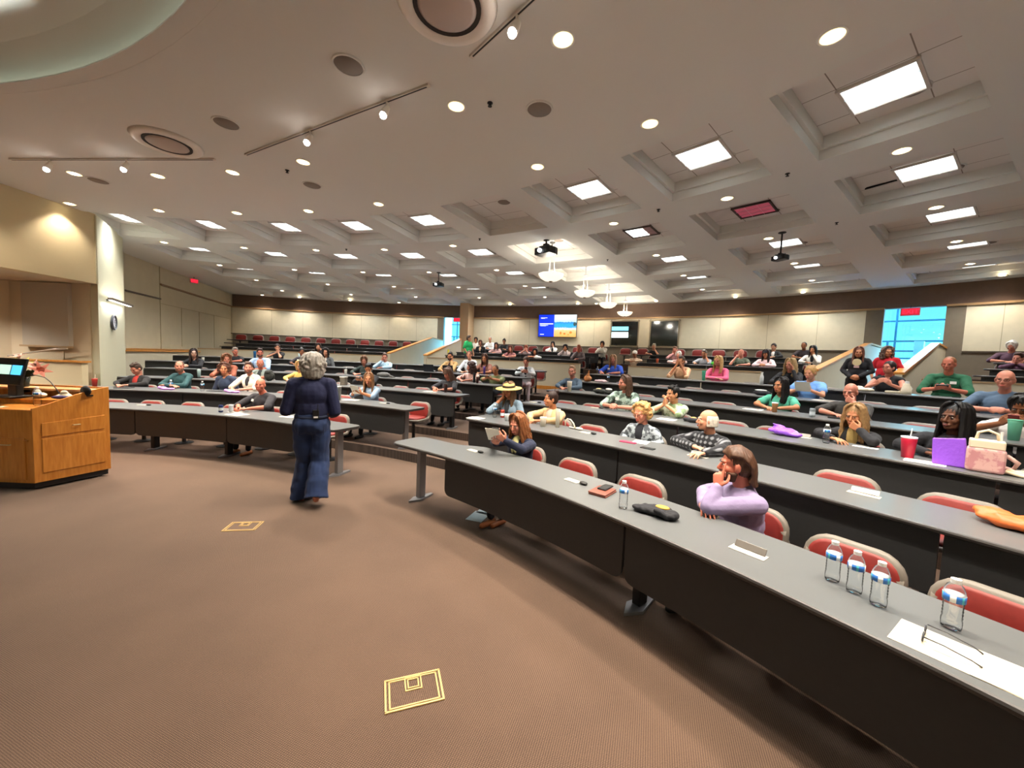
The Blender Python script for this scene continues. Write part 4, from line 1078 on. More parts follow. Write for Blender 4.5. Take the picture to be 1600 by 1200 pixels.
def arm(b, shirt, S, E, W, sleeve, wd=1.0, cuff=.0):
    b.cap(S, E, .047 * wd, .038 * wd, 10); b.cap(E, W, .038 * wd, .0255 * wd, 10)
    if shirt is None: return
    S, E, W = Vector(S), Vector(E), Vector(W)
    if sleeve == 'none': return
    if sleeve == 'short': shirt.cap(S, S.lerp(E, .62), .062 * wd, .062 * wd, 12)
    elif sleeve == 'puff': shirt.cap(S, S.lerp(E, .5), .075 * wd, .080 * wd, 12)
    elif sleeve == 'elbow': shirt.cap(S, E, .062 * wd, .056 * wd, 12)
    elif sleeve == 'half3': shirt.cap(S, E, .060 * wd, .052 * wd, 12); shirt.cap(E, E.lerp(W, .45), .052 * wd, .048 * wd, 12)
    else: shirt.cap(S, E, .062 * wd, .053 * wd, 12); shirt.cap(E, E.lerp(W, .93), .053 * wd, .038 * wd, 12)
PRES = (-2.2, 4.4)
NP = [0]
def person(label, loc, rot, H, sk='fair', hair='short', hc='2a1c14', top='33414f', sleeve='long', pose='table', look=None, pitch=8, yaw=None, lvl=1, wd=1.0, head=1.0, beard=None, glasses=False,
           lip='b5564a', hat=None, hfwd=.10, hx=0.0, topmat=None, inner=None, pants='22242b', group=None, extra=None, legs=True, shoe='2b2a2c', collar=None, hs=1.0, badge=None, vneck=None, twist=0, roll=0, brow=None, legpose=None):
    """seated person. loc = pelvis plan point on the tier, rot = body yaw (local +y forward), H = head centre above the tier floor"""
    NP[0] += 1; rnd = random.Random(NP[0] * 13)
    root = empty('person', loc, rot, label, 'person', group)
    near = lvl == 0; vx = {0: .0052, 1: .0095, 2: .014}[lvl]
    HC = V(hx, hfwd, H); Mi = Matrix.Rotation(-rot, 3, 'Z')
    if yaw is None:
        t = look or PRES
        d = Mi @ (Vector((t[0], t[1], 0)) - Vector((loc[0], loc[1], 0))); yaw = math.degrees(math.atan2(-d.x, d.y)); yaw = max(-72, min(72, yaw))
    Hm = Matrix.Translation(HC) @ Matrix.Rotation(R(yaw), 4, 'Z') @ Matrix.Rotation(R(-pitch), 4, 'X') @ Matrix.Rotation(R(roll), 4, 'Y') @ Matrix.Scale(head, 4)
    b = MB()
    # head
    def E(c, r, n=14, m=10): b.ell(Hm @ V(*c), tuple(x * head for x in r), n, m, Hm.to_3x3() @ Matrix.Scale(1 / head, 3))
    def Cc(p, q, r0, r1): b.cap(Hm @ V(*p), Hm @ V(*q), r0 * head, r1 * head, 10)
    E((0, -.014, .032), (.0745, .092, .088), 18, 12); E((0, .020, -.030), (.0625, .064, .082), 16, 12); E((0, .052, -.083), (.032, .033, .026)); E((0, .03, -.075), (.050, .046, .030))
    for s in (-1, 1): E((s * .036, .056, -.024), (.025, .024, .026)); E((s * .077, -.006, -.006), (.011, .019, .031)); E((s * .070, -.002, -.028), (.010, .012, .016))
    Cc((-.034, .072, .027), (.034, .072, .027), .0115, .0115); Cc((0, .086, .010), (0, .104, -.026), .0085, .0125); E((0, .094, -.032), (.0165, .014, .0095)); Cc((-.018, .080, -.062), (.018, .080, -.062), .011, .011)
    neck0 = Hm @ V(0, -.030, -.075)
    shz = H - .212 * head
    yaw_t = R(twist); cs, sn = math.cos(yaw_t), math.sin(yaw_t)
    def T(x, y, z): return V(x * cs - (y - .0) * sn, x * sn + y * cs, z)
    ty = hfwd - .055
    NB = T(hx * .7, ty - .015, shz + .045); b.cap(neck0, NB, .052, .062, 12)
    SL, SR = T(-.168 * wd + hx * .5, ty - .01, shz - .012), T(.168 * wd + hx * .5, ty - .01, shz - .012)
    pel = V(0, 0, .53)
    chest = pel.lerp(T(hx * .6, ty, shz), .70); belly = pel.lerp(T(hx * .4, ty, shz), .34)
    g = wd
    def torso(mb, e):
        mb.ell(chest, (.165 * g + e, .115 * g + e, .17 + e * .6), 16, 12); mb.ell(belly, (.148 * g + e, .112 * g + e, .16 + e), 16, 12); mb.ell(pel, (.165 * g + e, .12 * g + e, .12 + e), 16, 10)
        mb.cap(SL.lerp(NB, .10), SR.lerp(NB, .10), .058 + e, .058 + e, 12); mb.cap(SL, NB, .050 + e, .040 + e * .6, 10); mb.cap(SR, NB, .050 + e, .040 + e * .6, 10)
    torso(b, 0)
    sh = MB(); torso(sh, .012)
    if inner is not None: pass
    # arms
    tz = .775; y0 = .30; zt = tz
    def hnd(W, f, n, side, **k): hand(b, W, f, n, side, **k)
    props = {}
    P_ = pose if isinstance(pose, tuple) else (pose, pose)
    for side, S, pz in ((-1, SL, P_[0]), (1, SR, P_[1])):
        s = side; elb = wr = None
        if pz == 'table': elb, wr = V(s * .27 * wd, y0 - .05, zt + .02), V(s * .10, y0 + .13, zt); f, n, k = V(-s * .75, .55, 0), V(0, 0, -1), dict(curl=.25)
        elif pz == 'clasp': elb, wr = V(s * .26 * wd, y0 - .02, zt + .01), V(s * .055, y0 + .13, zt + .02); f, n, k = V(-s * .6, .6, .1), V(-s * .6, -.4, -.5), dict(curl=.7)
        elif pz == 'flat': elb, wr = V(s * .25 * wd, y0 - .03, zt + .02), V(s * .15, y0 + .20, zt); f, n, k = V(-s * .2, 1, 0), V(0, 0, -1), dict(curl=.12)
        elif pz == 'write': elb, wr = V(s * .25 * wd, y0 - .02, zt + .01), V(s * .07, y0 + .16, zt + .02); f, n, k = V(-s * .3, .9, -.1), V(-s * .5, .1, -.8), dict(curl=.75); props['pen'] = (wr + V(-s * .02, .10, .0))
        elif pz == 'chin': elb, wr = V(s * .20, y0 + .02, zt + .01), HC + Hm.to_3x3() @ V(s * .045, .065, -.135) * 1.0; f, n, k = V(-s * .25, -.15, 1), V(-s * .1, -1, .1), dict(curl=.8)
        elif pz == 'cheek': elb, wr = V(s * .22, y0 + .02, zt + .01), HC + Hm.to_3x3() @ V(s * .085, .045, -.115); f, n, k = V(-s * .1, -.1, 1), V(-s, -.1, 0), dict(curl=.35)
        elif pz == 'mouth': elb, wr = V(s * .22, y0 + .05, zt + .01), HC + Hm.to_3x3() @ V(s * .095, .125, -.115); f, n, k = V(-s * 1.0, -.15, .6), V(-.1 * s, -1, .1), dict(curl=.75)
        elif pz == 'forehead': elb, wr = V(s * .21, y0 + .03, zt + .01), HC + Hm.to_3x3() @ V(s * .05, .12, -.06); f, n, k = V(-s * .3, -.2, 1), V(0, -1, .1), dict(curl=.25)
        elif pz == 'pray': elb, wr = V(s * .21, y0 + .05, zt + .01), HC + Hm.to_3x3() @ V(s * .028, .15, -.16); f, n, k = V(-s * .12, -.25, 1), V(-s, 0, 0), dict(curl=.25)
        elif pz == 'phone': elb, wr = V(s * .24 * wd, y0 - .04, zt + .03), V(s * .075, y0 + .12, zt + .075); f, n, k = V(-s * .5, .8, .25), V(-s * .6, -.2, .7), dict(curl=.65); props['phone'] = V(0, y0 + .20, zt + .125)
        elif pz == 'hold': elb, wr = V(s * .24 * wd, y0 - .02, zt + .02), V(s * .09, y0 + .13, zt + .10); f, n, k = V(-s * .45, .6, .6), V(-s * .7, -.5, .2), dict(curl=.55)
        elif pz == 'lap': elb, wr = V(s * .25 * wd, .06, .68), V(s * .10, .25, .65); f, n, k = V(-s * .5, .8, 0), V(0, 0, -1), dict(curl=.3)
        elif pz == 'crossed': elb, wr = V(s * .24 * wd, y0 - .02, zt + .02), V(-s * .06, y0 + .06 + (.05 if s > 0 else 0), zt + .02); f, n, k = V(-s * 1, .15, 0), V(0, 0, -1), dict(curl=.2)
        elif isinstance(pz, dict): elb, wr = V(*pz['e']), V(*pz['w']); f, n, k = V(*pz['f']), V(*pz['n']), {q: pz[q] for q in pz if q in ('curl', 'thumb', 'point', 'spread')}
        arm(b, sh, S, elb, wr, sleeve, min(1.12, wd)); hnd(wr, f, n, s, **k)
    body = remeshed(b, 'body', skin(sk), vx, 2, None, root)
    tm = topmat or mat('cloth_' + top, top, .85, sheen=.04, bump=.15, bscale=50)
    so = remeshed(sh, 'shirt' if sleeve != 'jacket' else 'jacket', tm, vx * 1.35, 2, folds(.009, 9), root)
    if inner:
        ib = MB().ell(chest + V(0, .030, .03), (.085, .108 * g, .15), 14, 10).ell(belly + V(0, .012, .06), (.085, .118 * g, .15), 12, 8)
        remeshed(ib, 'undershirt', mat('cloth_' + inner, inner, .85) if isinstance(inner, str) else inner, vx * 1.6, 1, None, root)
    if vneck:
        ib = MB().ell(NB + V(0, .040, -.055), (.052, .048, .075), 12, 8); remeshed(ib, 'neckline', skin(sk), vx * 1.3, 1, None, root)
    if collar:
        c = MB()
        for s in (-1, 1):
            c.add([NB + V(s * .005, .075, -.035), NB + V(s * .062, .02, .035), NB + V(s * .050, -.05, .050), NB + V(s * .088, -.05, .005), NB + V(s * .105, .03, -.012), NB + V(s * .060, .098, -.055)], [(0, 1, 4, 5), (1, 2, 3, 4)])
        o = c.build('collar', mat('cloth_' + collar, collar, .8), root, smooth=True); q = o.modifiers.new('t', 'SOLIDIFY'); q.thickness = .006
    if badge:
        MB().box((0, 0, 0), (.075, .004, .045)).build('name_badge', M_white, root, loc=chest + V(badge * .08, .118 * g + .018, .07)).rotation_euler = (R(10), 0, R(-badge * 20))
    if legs:
        t = MB()
        lp = legpose or [((-.12, .42, .50), (-.13, .46, .10)), ((.12, .42, .50), (.13, .46, .10))]
        for (kx, ky, kz), ft in lp:
            hp = V(.09 if kx > 0 else -.09, .03, .52); t.cap(hp, (kx, ky, kz), .082 * min(wd, 1.15), .060, 10); t.cap((kx, ky, kz), ft, .060, .042, 10)
        t.ell((0, 0, .52), (.17 * g, .13 * g, .11), 12, 8)
        remeshed(t, 'trousers', mat('cloth_' + pants, pants, .9), .018, 1, None, root)
        sb = MB()
        for (kx, ky, kz), ft in lp: sb.cap(V(*ft) + V(0, -.04, -.065), V(*ft) + V(0, .13, -.070), .034, .028, 8)
        sb.build('shoes', mat('shoe_' + shoe, shoe, .6), root, smooth=True)
    head_parts(root, Hm, sk, hair, hc, near, rnd, beard, glasses, brow, lip, hat, 0, hs)
    if 'phone' in props and 'phone' in P_:
        pass
    if extra: extra(root, Hm, HC)
    return root, Hm
def seat_loc(k, th, d=.92):
    x, y, _ = PP(rw(k) + d if k < 10 else 24.0, th); return (x, y, fl(k)), R(th + 90)
def seat(k, th, label, H, **kw):
    d = kw.pop('d', .92)
    loc, rot = seat_loc(k, th, d)
    SEATED.append((k, th, d)); tw = kw.pop('turn', 0)
    return person(label, loc, rot + R(tw), H, **kw)
SEATED = []
def local_obj(name, mb, m, k, th, lx, ly, z, label, cat, rz=0, d=.92, group=None, smooth=False, bevel=0, tilt=(0, 0)):
    """thing placed in a seat's own frame (x right, y forward of the sitter)"""
    (x, y, f), rot = seat_loc(k, th, d); p = Matrix.Rotation(rot, 3, 'Z') @ V(lx, ly, 0)
    o = mb.build(name, m, smooth=smooth, bevel=bevel); o.location = (x + p.x, y + p.y, f + z); o.rotation_euler = (tilt[0], tilt[1], rot + rz)
    return tag(o, label, cat, group)
# ------------------------------------------------------------------ hats and head extras
def straw_hat(root, M):
    h = MB().lathe([(.001, .135), (.05, .133), (.082, .118), (.095, .09), (.098, .062), (.16, .052), (.205, .050), (.206, .045), (.15, .044), (.095, .048), (.09, .08), (.001, .12)], 30)
    o = h.build('straw_hat', mat('straw', 'd9b36a', .8, bump=.3, bscale=200), root, smooth=True); o.matrix_basis = M @ Matrix.Translation((0, 0, -.015)) @ Matrix.Scale(1.05, 4)
    q = MB().lathe([(.0985, .062), (.0985, .095)], 30).build('hat_band', M_black, o, smooth=True)
def ball_cap(c):
    def f(root, M):
        h = MB().ell((0, -.02, .055), (.090, .100, .078), 18, 10); h.cap((-.03, .07, .055), (.03, .07, .055), .02, .02)
        h.prism([(-.062, .065), (-.05, .125), (0, .145), (.05, .125), (.062, .065)], .050, .058)
        o = h.build('cap', mat('cap_' + c, c, .8), root, smooth=False); o.matrix_basis = M
    return f
def beanie(c):
    def f(root, M):
        o = MB().ell((0, -.015, .05), (.088, .100, .088), 18, 10).build('knit_cap', mat('cap_' + c, c, .9), root, smooth=True); o.matrix_basis = M
    return f
def sunnies(root, M):
    g = MB()
    for s in (-1, 1): g.ell((s * .03, .05, .118), (.026, .012, .016), 10, 6)
    g.tube([(-.06, .045, .12), (.06, .045, .12)], .004); o = g.build('sunglasses', M_black, root, smooth=True); o.matrix_basis = M
def headband(root, M):
    o = MB().tube([(.088 * math.sin(a), -.03, .035 + .098 * math.cos(a)) for a in [R(-80 + 16 * i) for i in range(11)]], .008).build('hairband', M_black, root, smooth=True); o.matrix_basis = M
FL = pattern('cloth_plaid_grey', 'plaid', '17171c', '77797e', 6)
FLR = pattern('cloth_floral_green', 'floral', '4b5a50', '9bb0a4', 16)
FLG = pattern('cloth_floral_light', 'floral', '7d9468', 'c9ceb4', 12)
FLW = pattern('cloth_leaf_grey', 'floral', '454a50', '9aa3aa', 18)
STR = pattern('cloth_red_stripe', 'vstripe', 'd9c6bc', 'a8523f', 7)
YG = pattern('cloth_print', 'floral', '2b2a26', 'c8c48a', 14)

# ------------------------------------------------------------------ near audience, right block
seat(1, 49.0, 'woman with long curly auburn hair in navy cardigan reading a sheet at the front desk', 1.03, shoe='a8643c', sk='pink', hair='wavy', hc='7d4c2a', top='151c34', pose=({'e': (-.22, .26, .80), 'w': (-.10, .42, .90), 'f': (.30, .5, .5), 'n': (.6, -.3, .5), 'curl': .55}, {'e': (.25, .22, .79), 'w': (.06, .40, .84), 'f': (-.6, .6, .25), 'n': (-.2, -.2, .9), 'curl': .5}), lvl=0, pitch=16, yaw=2, inner=YG, hs=1.15, turn=0,
     legpose=[((-.12, .42, .50), (-.16, .50, .10)), ((.10, .46, .50), (-.12, .62, .12))])
seat(1, 36.3, 'man with swept back brown hair in lavender shirt resting chin on hand', 1.07, sk='red', hair='swept', hc='4d3222', top='857799', collar='8f819f', beard='4a3022', lvl=0, pitch=2, yaw=-22, d=.98, wd=1.10, turn=-34, head=1.05,
     pose=({'e': (-.13, .35, .795), 'w': (-.075, .265, .925), 'f': (.22, -.12, .95), 'n': (.5, -.85, .1), 'curl': .85, 'point': True}, {'e': (.21, .20, .79), 'w': (-.03, .34, .775), 'f': (-.95, .25, 0), 'n': (0, 0, -1), 'curl': .3}))
seat(2, 55.2, 'woman in straw hat and denim jacket leaning her face on her hand', 1.13, sk='tan', hair='long', hc='6e5138', top='8298aa', sleeve='half3', pose=('lap', 'cheek'), lvl=0, pitch=6, yaw=2, hat=straw_hat, turn=0, inner='3a3d44')
seat(2, 51.3, 'woman with dark bun and cream blazer sitting upright', 1.06, sk='tan', hair='bun', hc='2a1813', top='c9a679', sleeve='jacket', pose='table', lvl=0, pitch=0, yaw=-28, inner='c8b8a6', turn=-6)
seat(2, 44.5, 'woman with short curly blonde hair and glasses in grey leaf print shirt', 1.02, sk='pink', hair='curly_short', hc='b58a55', topmat=FLW, pose='lap', lvl=0, pitch=12, yaw=-6, glasses='8a3a2a', inner='22232b')
seat(2, 40.6, 'elderly man with white hair around a bald crown in dark plaid shirt', 1.05, sk='fair', hair='fringe_ring', hc='cfc7ba', topmat=FL, pose=({'e': (-.26, .28, .79), 'w': (-.22, .50, .775), 'f': (.1, 1, 0), 'n': (0, 0, -1), 'curl': .15}, 'crossed'), lvl=0, pitch=0, yaw=-50, wd=1.05, brow='b0a89c', turn=-8)
seat(3, 48.8, 'man with long brown hair in green floral shirt with name badge', 1.17, sk='pink', hair='longmen', hc='4a3426', topmat=FLR, sleeve='elbow', pose='clasp', lvl=0, pitch=4, yaw=-34, badge=1, wd=1.08, hs=1.5, beard='6a4a34')
seat(3, 45.3, 'man with dark hair in light floral shirt pressing clasped hands to his mouth', 1.06, sk='asian', hair='short', hc='14110f', topmat=FLG, sleeve='elbow', pose='pray', lvl=0, pitch=6, yaw=-28)
seat(3, 36.1, 'woman with long wavy blonde hair in black and gold top, hand at her mouth', 1.01, sk='tan', hair='wavy', hc='9a7850', top='17161a', pose=('mouth', 'table'), lvl=0, pitch=8, yaw=-8, hs=1.2, inner='a58a52')
seat(3, 32.9, 'woman with very long black hair in black jacket, arms folded on the desk', 1.10, sk='dark', hair='verylong', hc='0e0c0d', top='15151b', pose=('crossed', 'table'), lvl=0, pitch=-2, yaw=-26, wd=1.22, inner='2b1a26', vneck=True, lip='7a3a34', head=1.08)
seat(4, 40.8, 'woman with long black hair in mint green top', 1.10, sk='tan', hair='long', hc='120d0d', top='4fa88c', sleeve='short', pose='table', lvl=0, pitch=0, yaw=-26, vneck=True)
seat(4, 37.5, 'bald man in dark shirt covering his mouth with his hand', 1.08, sk='pink', hair='bald', hc='8a7565', top='33302c', sleeve='elbow', pose=('mouth', 'table'), lvl=0, pitch=10, yaw=-12, wd=1.1)
seat(4, 31.8, 'person with short black hair in white T-shirt looking down at a phone, right picture edge', 1.05, sk='brown', hair='bob', hc='1b1716', top='dcd6d0', sleeve='short', pose='hold', lvl=0, pitch=28, yaw=-5, hs=.6, wd=1.05)
seat(4, 56.0, 'smiling man with glasses and slate denim jacket at the aisle end', 1.12, yaw=10, sk='pink', hair='short', hc='8a6a50', top='4a5a6a', pose='table', lvl=1, pitch=-2, glasses=True, brow='6a4a38')
seat(5, 40.5, 'woman with pinned up blonde hair in sky blue puff sleeve blouse', 1.17, sk='fair', hair='updo', hc='a8824f', top='6f9fdc', sleeve='puff', pose='hold', lvl=1, pitch=12, yaw=-14)
seat(5, 32.8, 'stout bald man with glasses in slate blue polo shirt', 1.19, sk='pink', hair='bald', hc='7a5a48', top='4c6076', sleeve='elbow', pose='clasp', lvl=1, pitch=4, yaw=-6, glasses='3a2420', wd=1.25, head=1.08, collar='4c6076')
seat(6, 56.1, 'woman with long light brown hair in royal blue T-shirt', 1.15, yaw=8, sk='pink', hair='long', hc='8f6b4c', top='2450c0', sleeve='elbow', pose=('table', 'flat'), lvl=1, pitch=2, wd=1.15, badge=1)
seat(6, 50.1, 'man in peach shirt holding a phone up to his face', 1.17, sk='tan', hair='short', hc='5a4c42', top='e0b48c', sleeve='elbow', pose='forehead', lvl=1, pitch=10, glasses=True)
seat(6, 47.3, 'woman with long blonde hair in bright pink sweater', 1.19, yaw=-12, sk='pink', hair='long', hc='c9a36c', top='e8648c', pose='crossed', lvl=1, pitch=2)
seat(6, 42.6, 'woman with wavy blonde hair in black jacket, hand on her cheek', 1.17, sk='pink', hair='wavy', hc='a88a60', top='17161c', pose=('cheek', 'table'), lvl=1, pitch=4)
seat(6, 37.6, 'woman with dark tied back hair and glasses in black one shoulder top', 1.17, sk='pink', hair='tied', hc='2a1d1a', top='18171b', sleeve='none', pose='hold', lvl=1, pitch=-4, yaw=-25, glasses='8a2a2a', vneck=True)
seat(6, 35.2, 'man with short ginger hair in dark green polo shirt, phone in hand', 1.26, sk='red', hair='buzz', hc='8a5a3c', top='1b5a3c', sleeve='elbow', pose='phone', lvl=1, pitch=8, yaw=-8, badge=-1, wd=1.12, head=1.04, collar='1b5a3c')
# ------------------------------------------------------------------ rear middle tier
T7, T8, T9 = 7, 8, 9
seat(7, 53.2, 'elderly woman with white hair in red and white top behind the parapet', 1.03, sk='pink', hair='bob', hc='e0dace', top='d8b8b4', pose='table', lvl=2, inner='c04848', hs=.8)
seat(7, 57.3, 'person with white knit cap and beige jacket behind the parapet', 1.03, sk='brown', hair='bald', hc='3a2a22', top='c9ac90', pose='table', lvl=2, hat=beanie('e4ddd4'))
seat(7, 51.0, 'man with grey hair in grey shirt leaning on folded hands', 1.10, sk='tan', hair='short', hc='7a7068', top='8b8d92', sleeve='elbow', pose=('cheek', 'flat'), lvl=2)
seat(7, 48.1, 'bald man in olive shirt, fist over his mouth behind the parapet', 1.14, sk='pink', hair='bald', hc='8a7a6a', top='59604f', sleeve='short', pose=('table', 'mouth'), lvl=2)
seat(7, 46.3, 'woman in black cap and pale pink hoodie', 1.13, sk='tan', hair='long', hc='2b1c18', top='e6c4c6', pose='clasp', lvl=2, hat=ball_cap('17161a'))
seat(9, 47.0, 'young woman with dark ponytail in black and white near the rear wall', 1.13, sk='fair', hair='ponytail', hc='2b1b16', top='1c1c20', pose='table', lvl=2, inner='ddd8d0')
seat(9, 44.9, 'man with short dark hair in black T-shirt against the rear wall', 1.18, sk='brown', hair='buzz', hc='1c1512', top='2a2023', sleeve='short', pose='table', lvl=2)
seat(8, 43.8, 'woman with dark hair in white cardigan, hand at her chin', 1.16, sk='tan', hair='long', hc='20140f', top='d9d2c8', pose=('chin', 'table'), lvl=2, inner='1b1a1e')
seat(9, 57.2, 'man in black shirt holding one arm up beside his head', 1.08, sk='fair', hair='short', hc='b8a890', top='1b1a1c', sleeve='short', pose=('forehead', 'table'), lvl=2)
seat(8, 54.4, 'person in pink top behind the white haired woman', 1.10, sk='pink', hair='short', hc='7a5a48', top='d69a98', pose='chin', lvl=2)
seat(9, 62.6, 'woman with dark hair in white blouse, hands by her chin near the rear wall', 1.15, sk='tan', hair='bob', hc='1d1310', top='e2dcd0', pose=('chin', 'chin'), lvl=2)
seat(8, 65.8, 'woman with black curly hair in pale top behind the middle desk', 1.09, sk='tan', hair='curly_long', hc='140f10', top='c9b4b0', pose='cheek', lvl=2)
seat(7, 63.2, 'person with reddish hair in dark grey jacket, hand at the face', 1.20, sk='red', hair='short', hc='9a5a3a', top='6a5c5c', pose=('table', 'chin'), lvl=2)
seat(9, 68.3, 'woman with black hair in white and black cardigan under the television', 1.10, sk='fair', hair='long', hc='151010', top='dedad2', pose=('chin', 'table'), lvl=2, inner='1b1b20')
seat(7, 68.2, 'woman with black curly hair and dark red top behind the parapet', 1.00, sk='tan', hair='curly_long', hc='17100f', top='5b2a2e', sleeve='elbow', pose='crossed', lvl=2)
seat(8, 70.5, 'person with red hair hiding the face in both hands', 1.01, sk='pink', hair='bob', hc='8a4630', top='a08a8a', sleeve='elbow', pose='forehead', lvl=2, pitch=20)
seat(7, 71.2, 'woman with long auburn hair in pink sleeveless top, arm on the parapet', 1.09, sk='pink', hair='long', hc='5a2f20', top='8f5a5c', sleeve='short', pose='table', lvl=2)
seat(9, 74.3, 'woman with dark tied hair in black jacket by the rear wall', 1.18, sk='tan', hair='bun', hc='1a1210', top='18181c', pose='crossed', lvl=2)
seat(8, 74.2, 'woman with long brown hair in rose top, second from the end', 1.10, sk='pink', hair='long', hc='3c241c', top='b98f8c', pose='table', lvl=2)
seat(9, 76.1, 'man with short grey hair in white shirt by the rear wall', 1.26, sk='fair', hair='buzz', hc='8a8078', top='e6e2dc', pose='clasp', lvl=2)
seat(8, 76.2, 'woman with glasses in black top with a round pale print', 1.19, sk='pink', hair='bob', hc='5c3a2c', top='161518', pose='lap', lvl=2, glasses=True, inner='d8b48c')
seat(9, 77.9, 'woman with dark bob in white shirt beside the column', 1.21, sk='tan', hair='bob', hc='2a1a15', top='e4dfd8', pose='table', lvl=2)
# ------------------------------------------------------------------ left block
seat(1, 76.9, 'bald man in black T-shirt with name badge writing at the front left desk', 1.15, shoe='9c5a2c', sk='red', hair='bald', hc='6a4a3c', top='26242a', sleeve='elbow', pose=('table', 'write'), lvl=1, pitch=-2, look=(-1, 2), yaw=28, badge=1, wd=1.12)
seat(2, 96.4, 'man with dark hair in black jacket and red shirt looking down', 1.10, sk='pink', hair='short', hc='3a2a20', top='1c1a1b', pose='table', lvl=1, pitch=30, yaw=-10, inner='a8322c')
seat(2, 92.1, 'bearded man with receding hair in dark teal sweater', 1.19, sk='pink', hair='buzz', hc='6a5244', top='1f4448', pose='crossed', lvl=1, pitch=4, beard='6a4a3a', yaw=34)
seat(2, 87.4, 'woman with short brown hair in navy blouse', 1.17, sk='tan', hair='curly_short', hc='4a2a1c', top='26324a', sleeve='elbow', pose='lap', lvl=1, pitch=2, vneck=True, yaw=36)
seat(2, 84.7, 'bearded man in open white shirt over dark T-shirt', 1.22, sk='pink', hair='short', hc='4a342a', top='dcd4c4', sleeve='elbow', pose='table', lvl=1, pitch=2, beard='5a3a2c', inner='28262b', yaw=36)
seat(2, 70.6, 'smiling woman with long blonde streaked hair in denim shirt holding a sheet', 1.12, sk='tan', hair='long', hc='7d5638', top='7d94ac', sleeve='elbow', pose='hold', lvl=1, pitch=0, badge=1, yaw=30)
seat(3, 88.1, 'older man with white cropped hair and suspenders over grey shirt', 1.12, sk='red', hair='fringe_ring', hc='cfc6bc', top='8a9690', sleeve='elbow', pose='table', lvl=1, inner='34383c')
seat(3, 91.8, 'woman with brown curls in rust top resting chin on hand', 1.20, sk='pink', hair='curly', hc='6a4228', top='8a4a34', sleeve='elbow', pose=('table', 'chin'), lvl=1)
seat(3, 83.6, 'person with blond hair and yellow top half hidden by the presenter', 1.10, sk='fair', hair='bob', hc='b08a58', top='c9a858', pose='table', lvl=1)
seat(3, 75.4, 'young man with black hair in black shirt looking down', 1.12, sk='tan', hair='short', hc='120e0d', top='151519', pose='phone', lvl=1, pitch=28, wd=1.05)
seat(4, 79.6, 'woman with brown hair in dark green top reading at her desk', 1.13, sk='pink', hair='bob', hc='6a4a34', top='1d2a26', pose='table', lvl=1, pitch=20)
seat(3, 66.0, 'woman with long brown hair and fringe in black and white top writing', 1.11, sk='pink', hair='long_bangs', hc='5c4438', top='2c2b30', sleeve='elbow', pose=('table', 'write'), lvl=1, pitch=26, yaw=-15)
seat(4, 66.8, 'woman with dark curls in red striped shirt looking to her side', 1.09, sk='pink', hair='curly', hc='3a201c', topmat=STR, sleeve='half3', pose='table', lvl=1, yaw=-45)
seat(4, 64.0, 'man with cropped hair in olive polo shirt looking at his phone', 1.06, sk='tan', hair='buzz', hc='6a5040', top='6a7048', sleeve='elbow', pose='phone', lvl=1, pitch=22, wd=1.1, collar='6a7048')
seat(5, 72.0, 'bearded man in brown patterned shirt with tan jacket behind a laptop', 1.20, sk='tan', hair='short', hc='1c1411', top='b08a58', pose=('chin', 'table'), lvl=1, beard='1c1411', inner='4a2c22')
seat(5, 69.9, 'woman with hair pulled back in white blouse', 1.27, sk='fair', hair='tied', hc='4a2e22', top='cfd2d6', pose='table', lvl=1, pitch=-6, d=1.02)
seat(5, 67.9, 'woman with brown hair in rust sleeveless top beside the purple bottle', 1.18, sk='tan', hair='long', hc='4c3024', top='8a5a4c', sleeve='short', pose='table', lvl=1)
seat(5, 63.3, 'woman in white and grey jacket with crossed legs at the aisle end of her desk', 1.15, sk='pink', hair='tied', hc='4a3426', top='c8ccd0', pose='phone', lvl=1, pitch=22, inner='1c1b20', pants='c9b4b8', turn=20, yaw=-10)
seat(5, 80.0, 'man with glasses in light blue shirt, hand against his face', 1.09, sk='pink', hair='short', hc='5a4438', top='a9c8dc', pose=('table', 'cheek'), lvl=1, glasses=True)
seat(4, 98.8, 'woman with glasses and long dark hair in black cardigan', 1.14, sk='pale', hair='long', hc='2a1a17', top='17161b', pose='clasp', lvl=1, pitch=-4, glasses=True, vneck=True)
seat(5, 97.4, 'man with grey hair in black T-shirt turned to his side', 1.08, sk='red', hair='short', hc='8a8078', top='1a191c', sleeve='short', pose=('flat', 'table'), lvl=1, yaw=40, pitch=12)
seat(4, 91.8, 'man with dark hair and beard in light blue shirt', 1.23, sk='red', hair='short', hc='3a2822', top='9fbbdc', sleeve='elbow', pose='table', lvl=1, beard='5a4034', wd=1.18)
seat(6, 95.2, 'woman in black top pressing both hands to her mouth', 1.12, sk='fair', hair='tied', hc='2a1915', top='17161a', sleeve='short', pose='pray', lvl=2)
seat(5, 90.0, 'woman with dark pulled back hair in dark patterned blouse', 1.15, sk='brown', hair='bun', hc='1b1210', top='3a3438', sleeve='elbow', pose='table', lvl=1, badge=1, yaw=35)
seat(6, 90.5, 'woman with long dark hair leaning on her hand behind the curly haired woman', 1.20, sk='fair', hair='long', hc='2c1a16', top='1b1a1e', pose=('cheek', 'table'), lvl=2)
seat(5, 87.2, 'woman with very long dark curly hair in grey blazer', 1.17, sk='fair', hair='curly_long', hc='1d1312', top='5a5c5e', sleeve='jacket', pose='lap', lvl=1, inner='c8b8ac', hs=1.3)
seat(4, 85.7, 'person in dark red knit cap behind the presenter', 1.15, sk='pink', hair='bald', hc='3a2018', top='3a2a2e', pose='table', lvl=1, hat=beanie('6a1f30'))
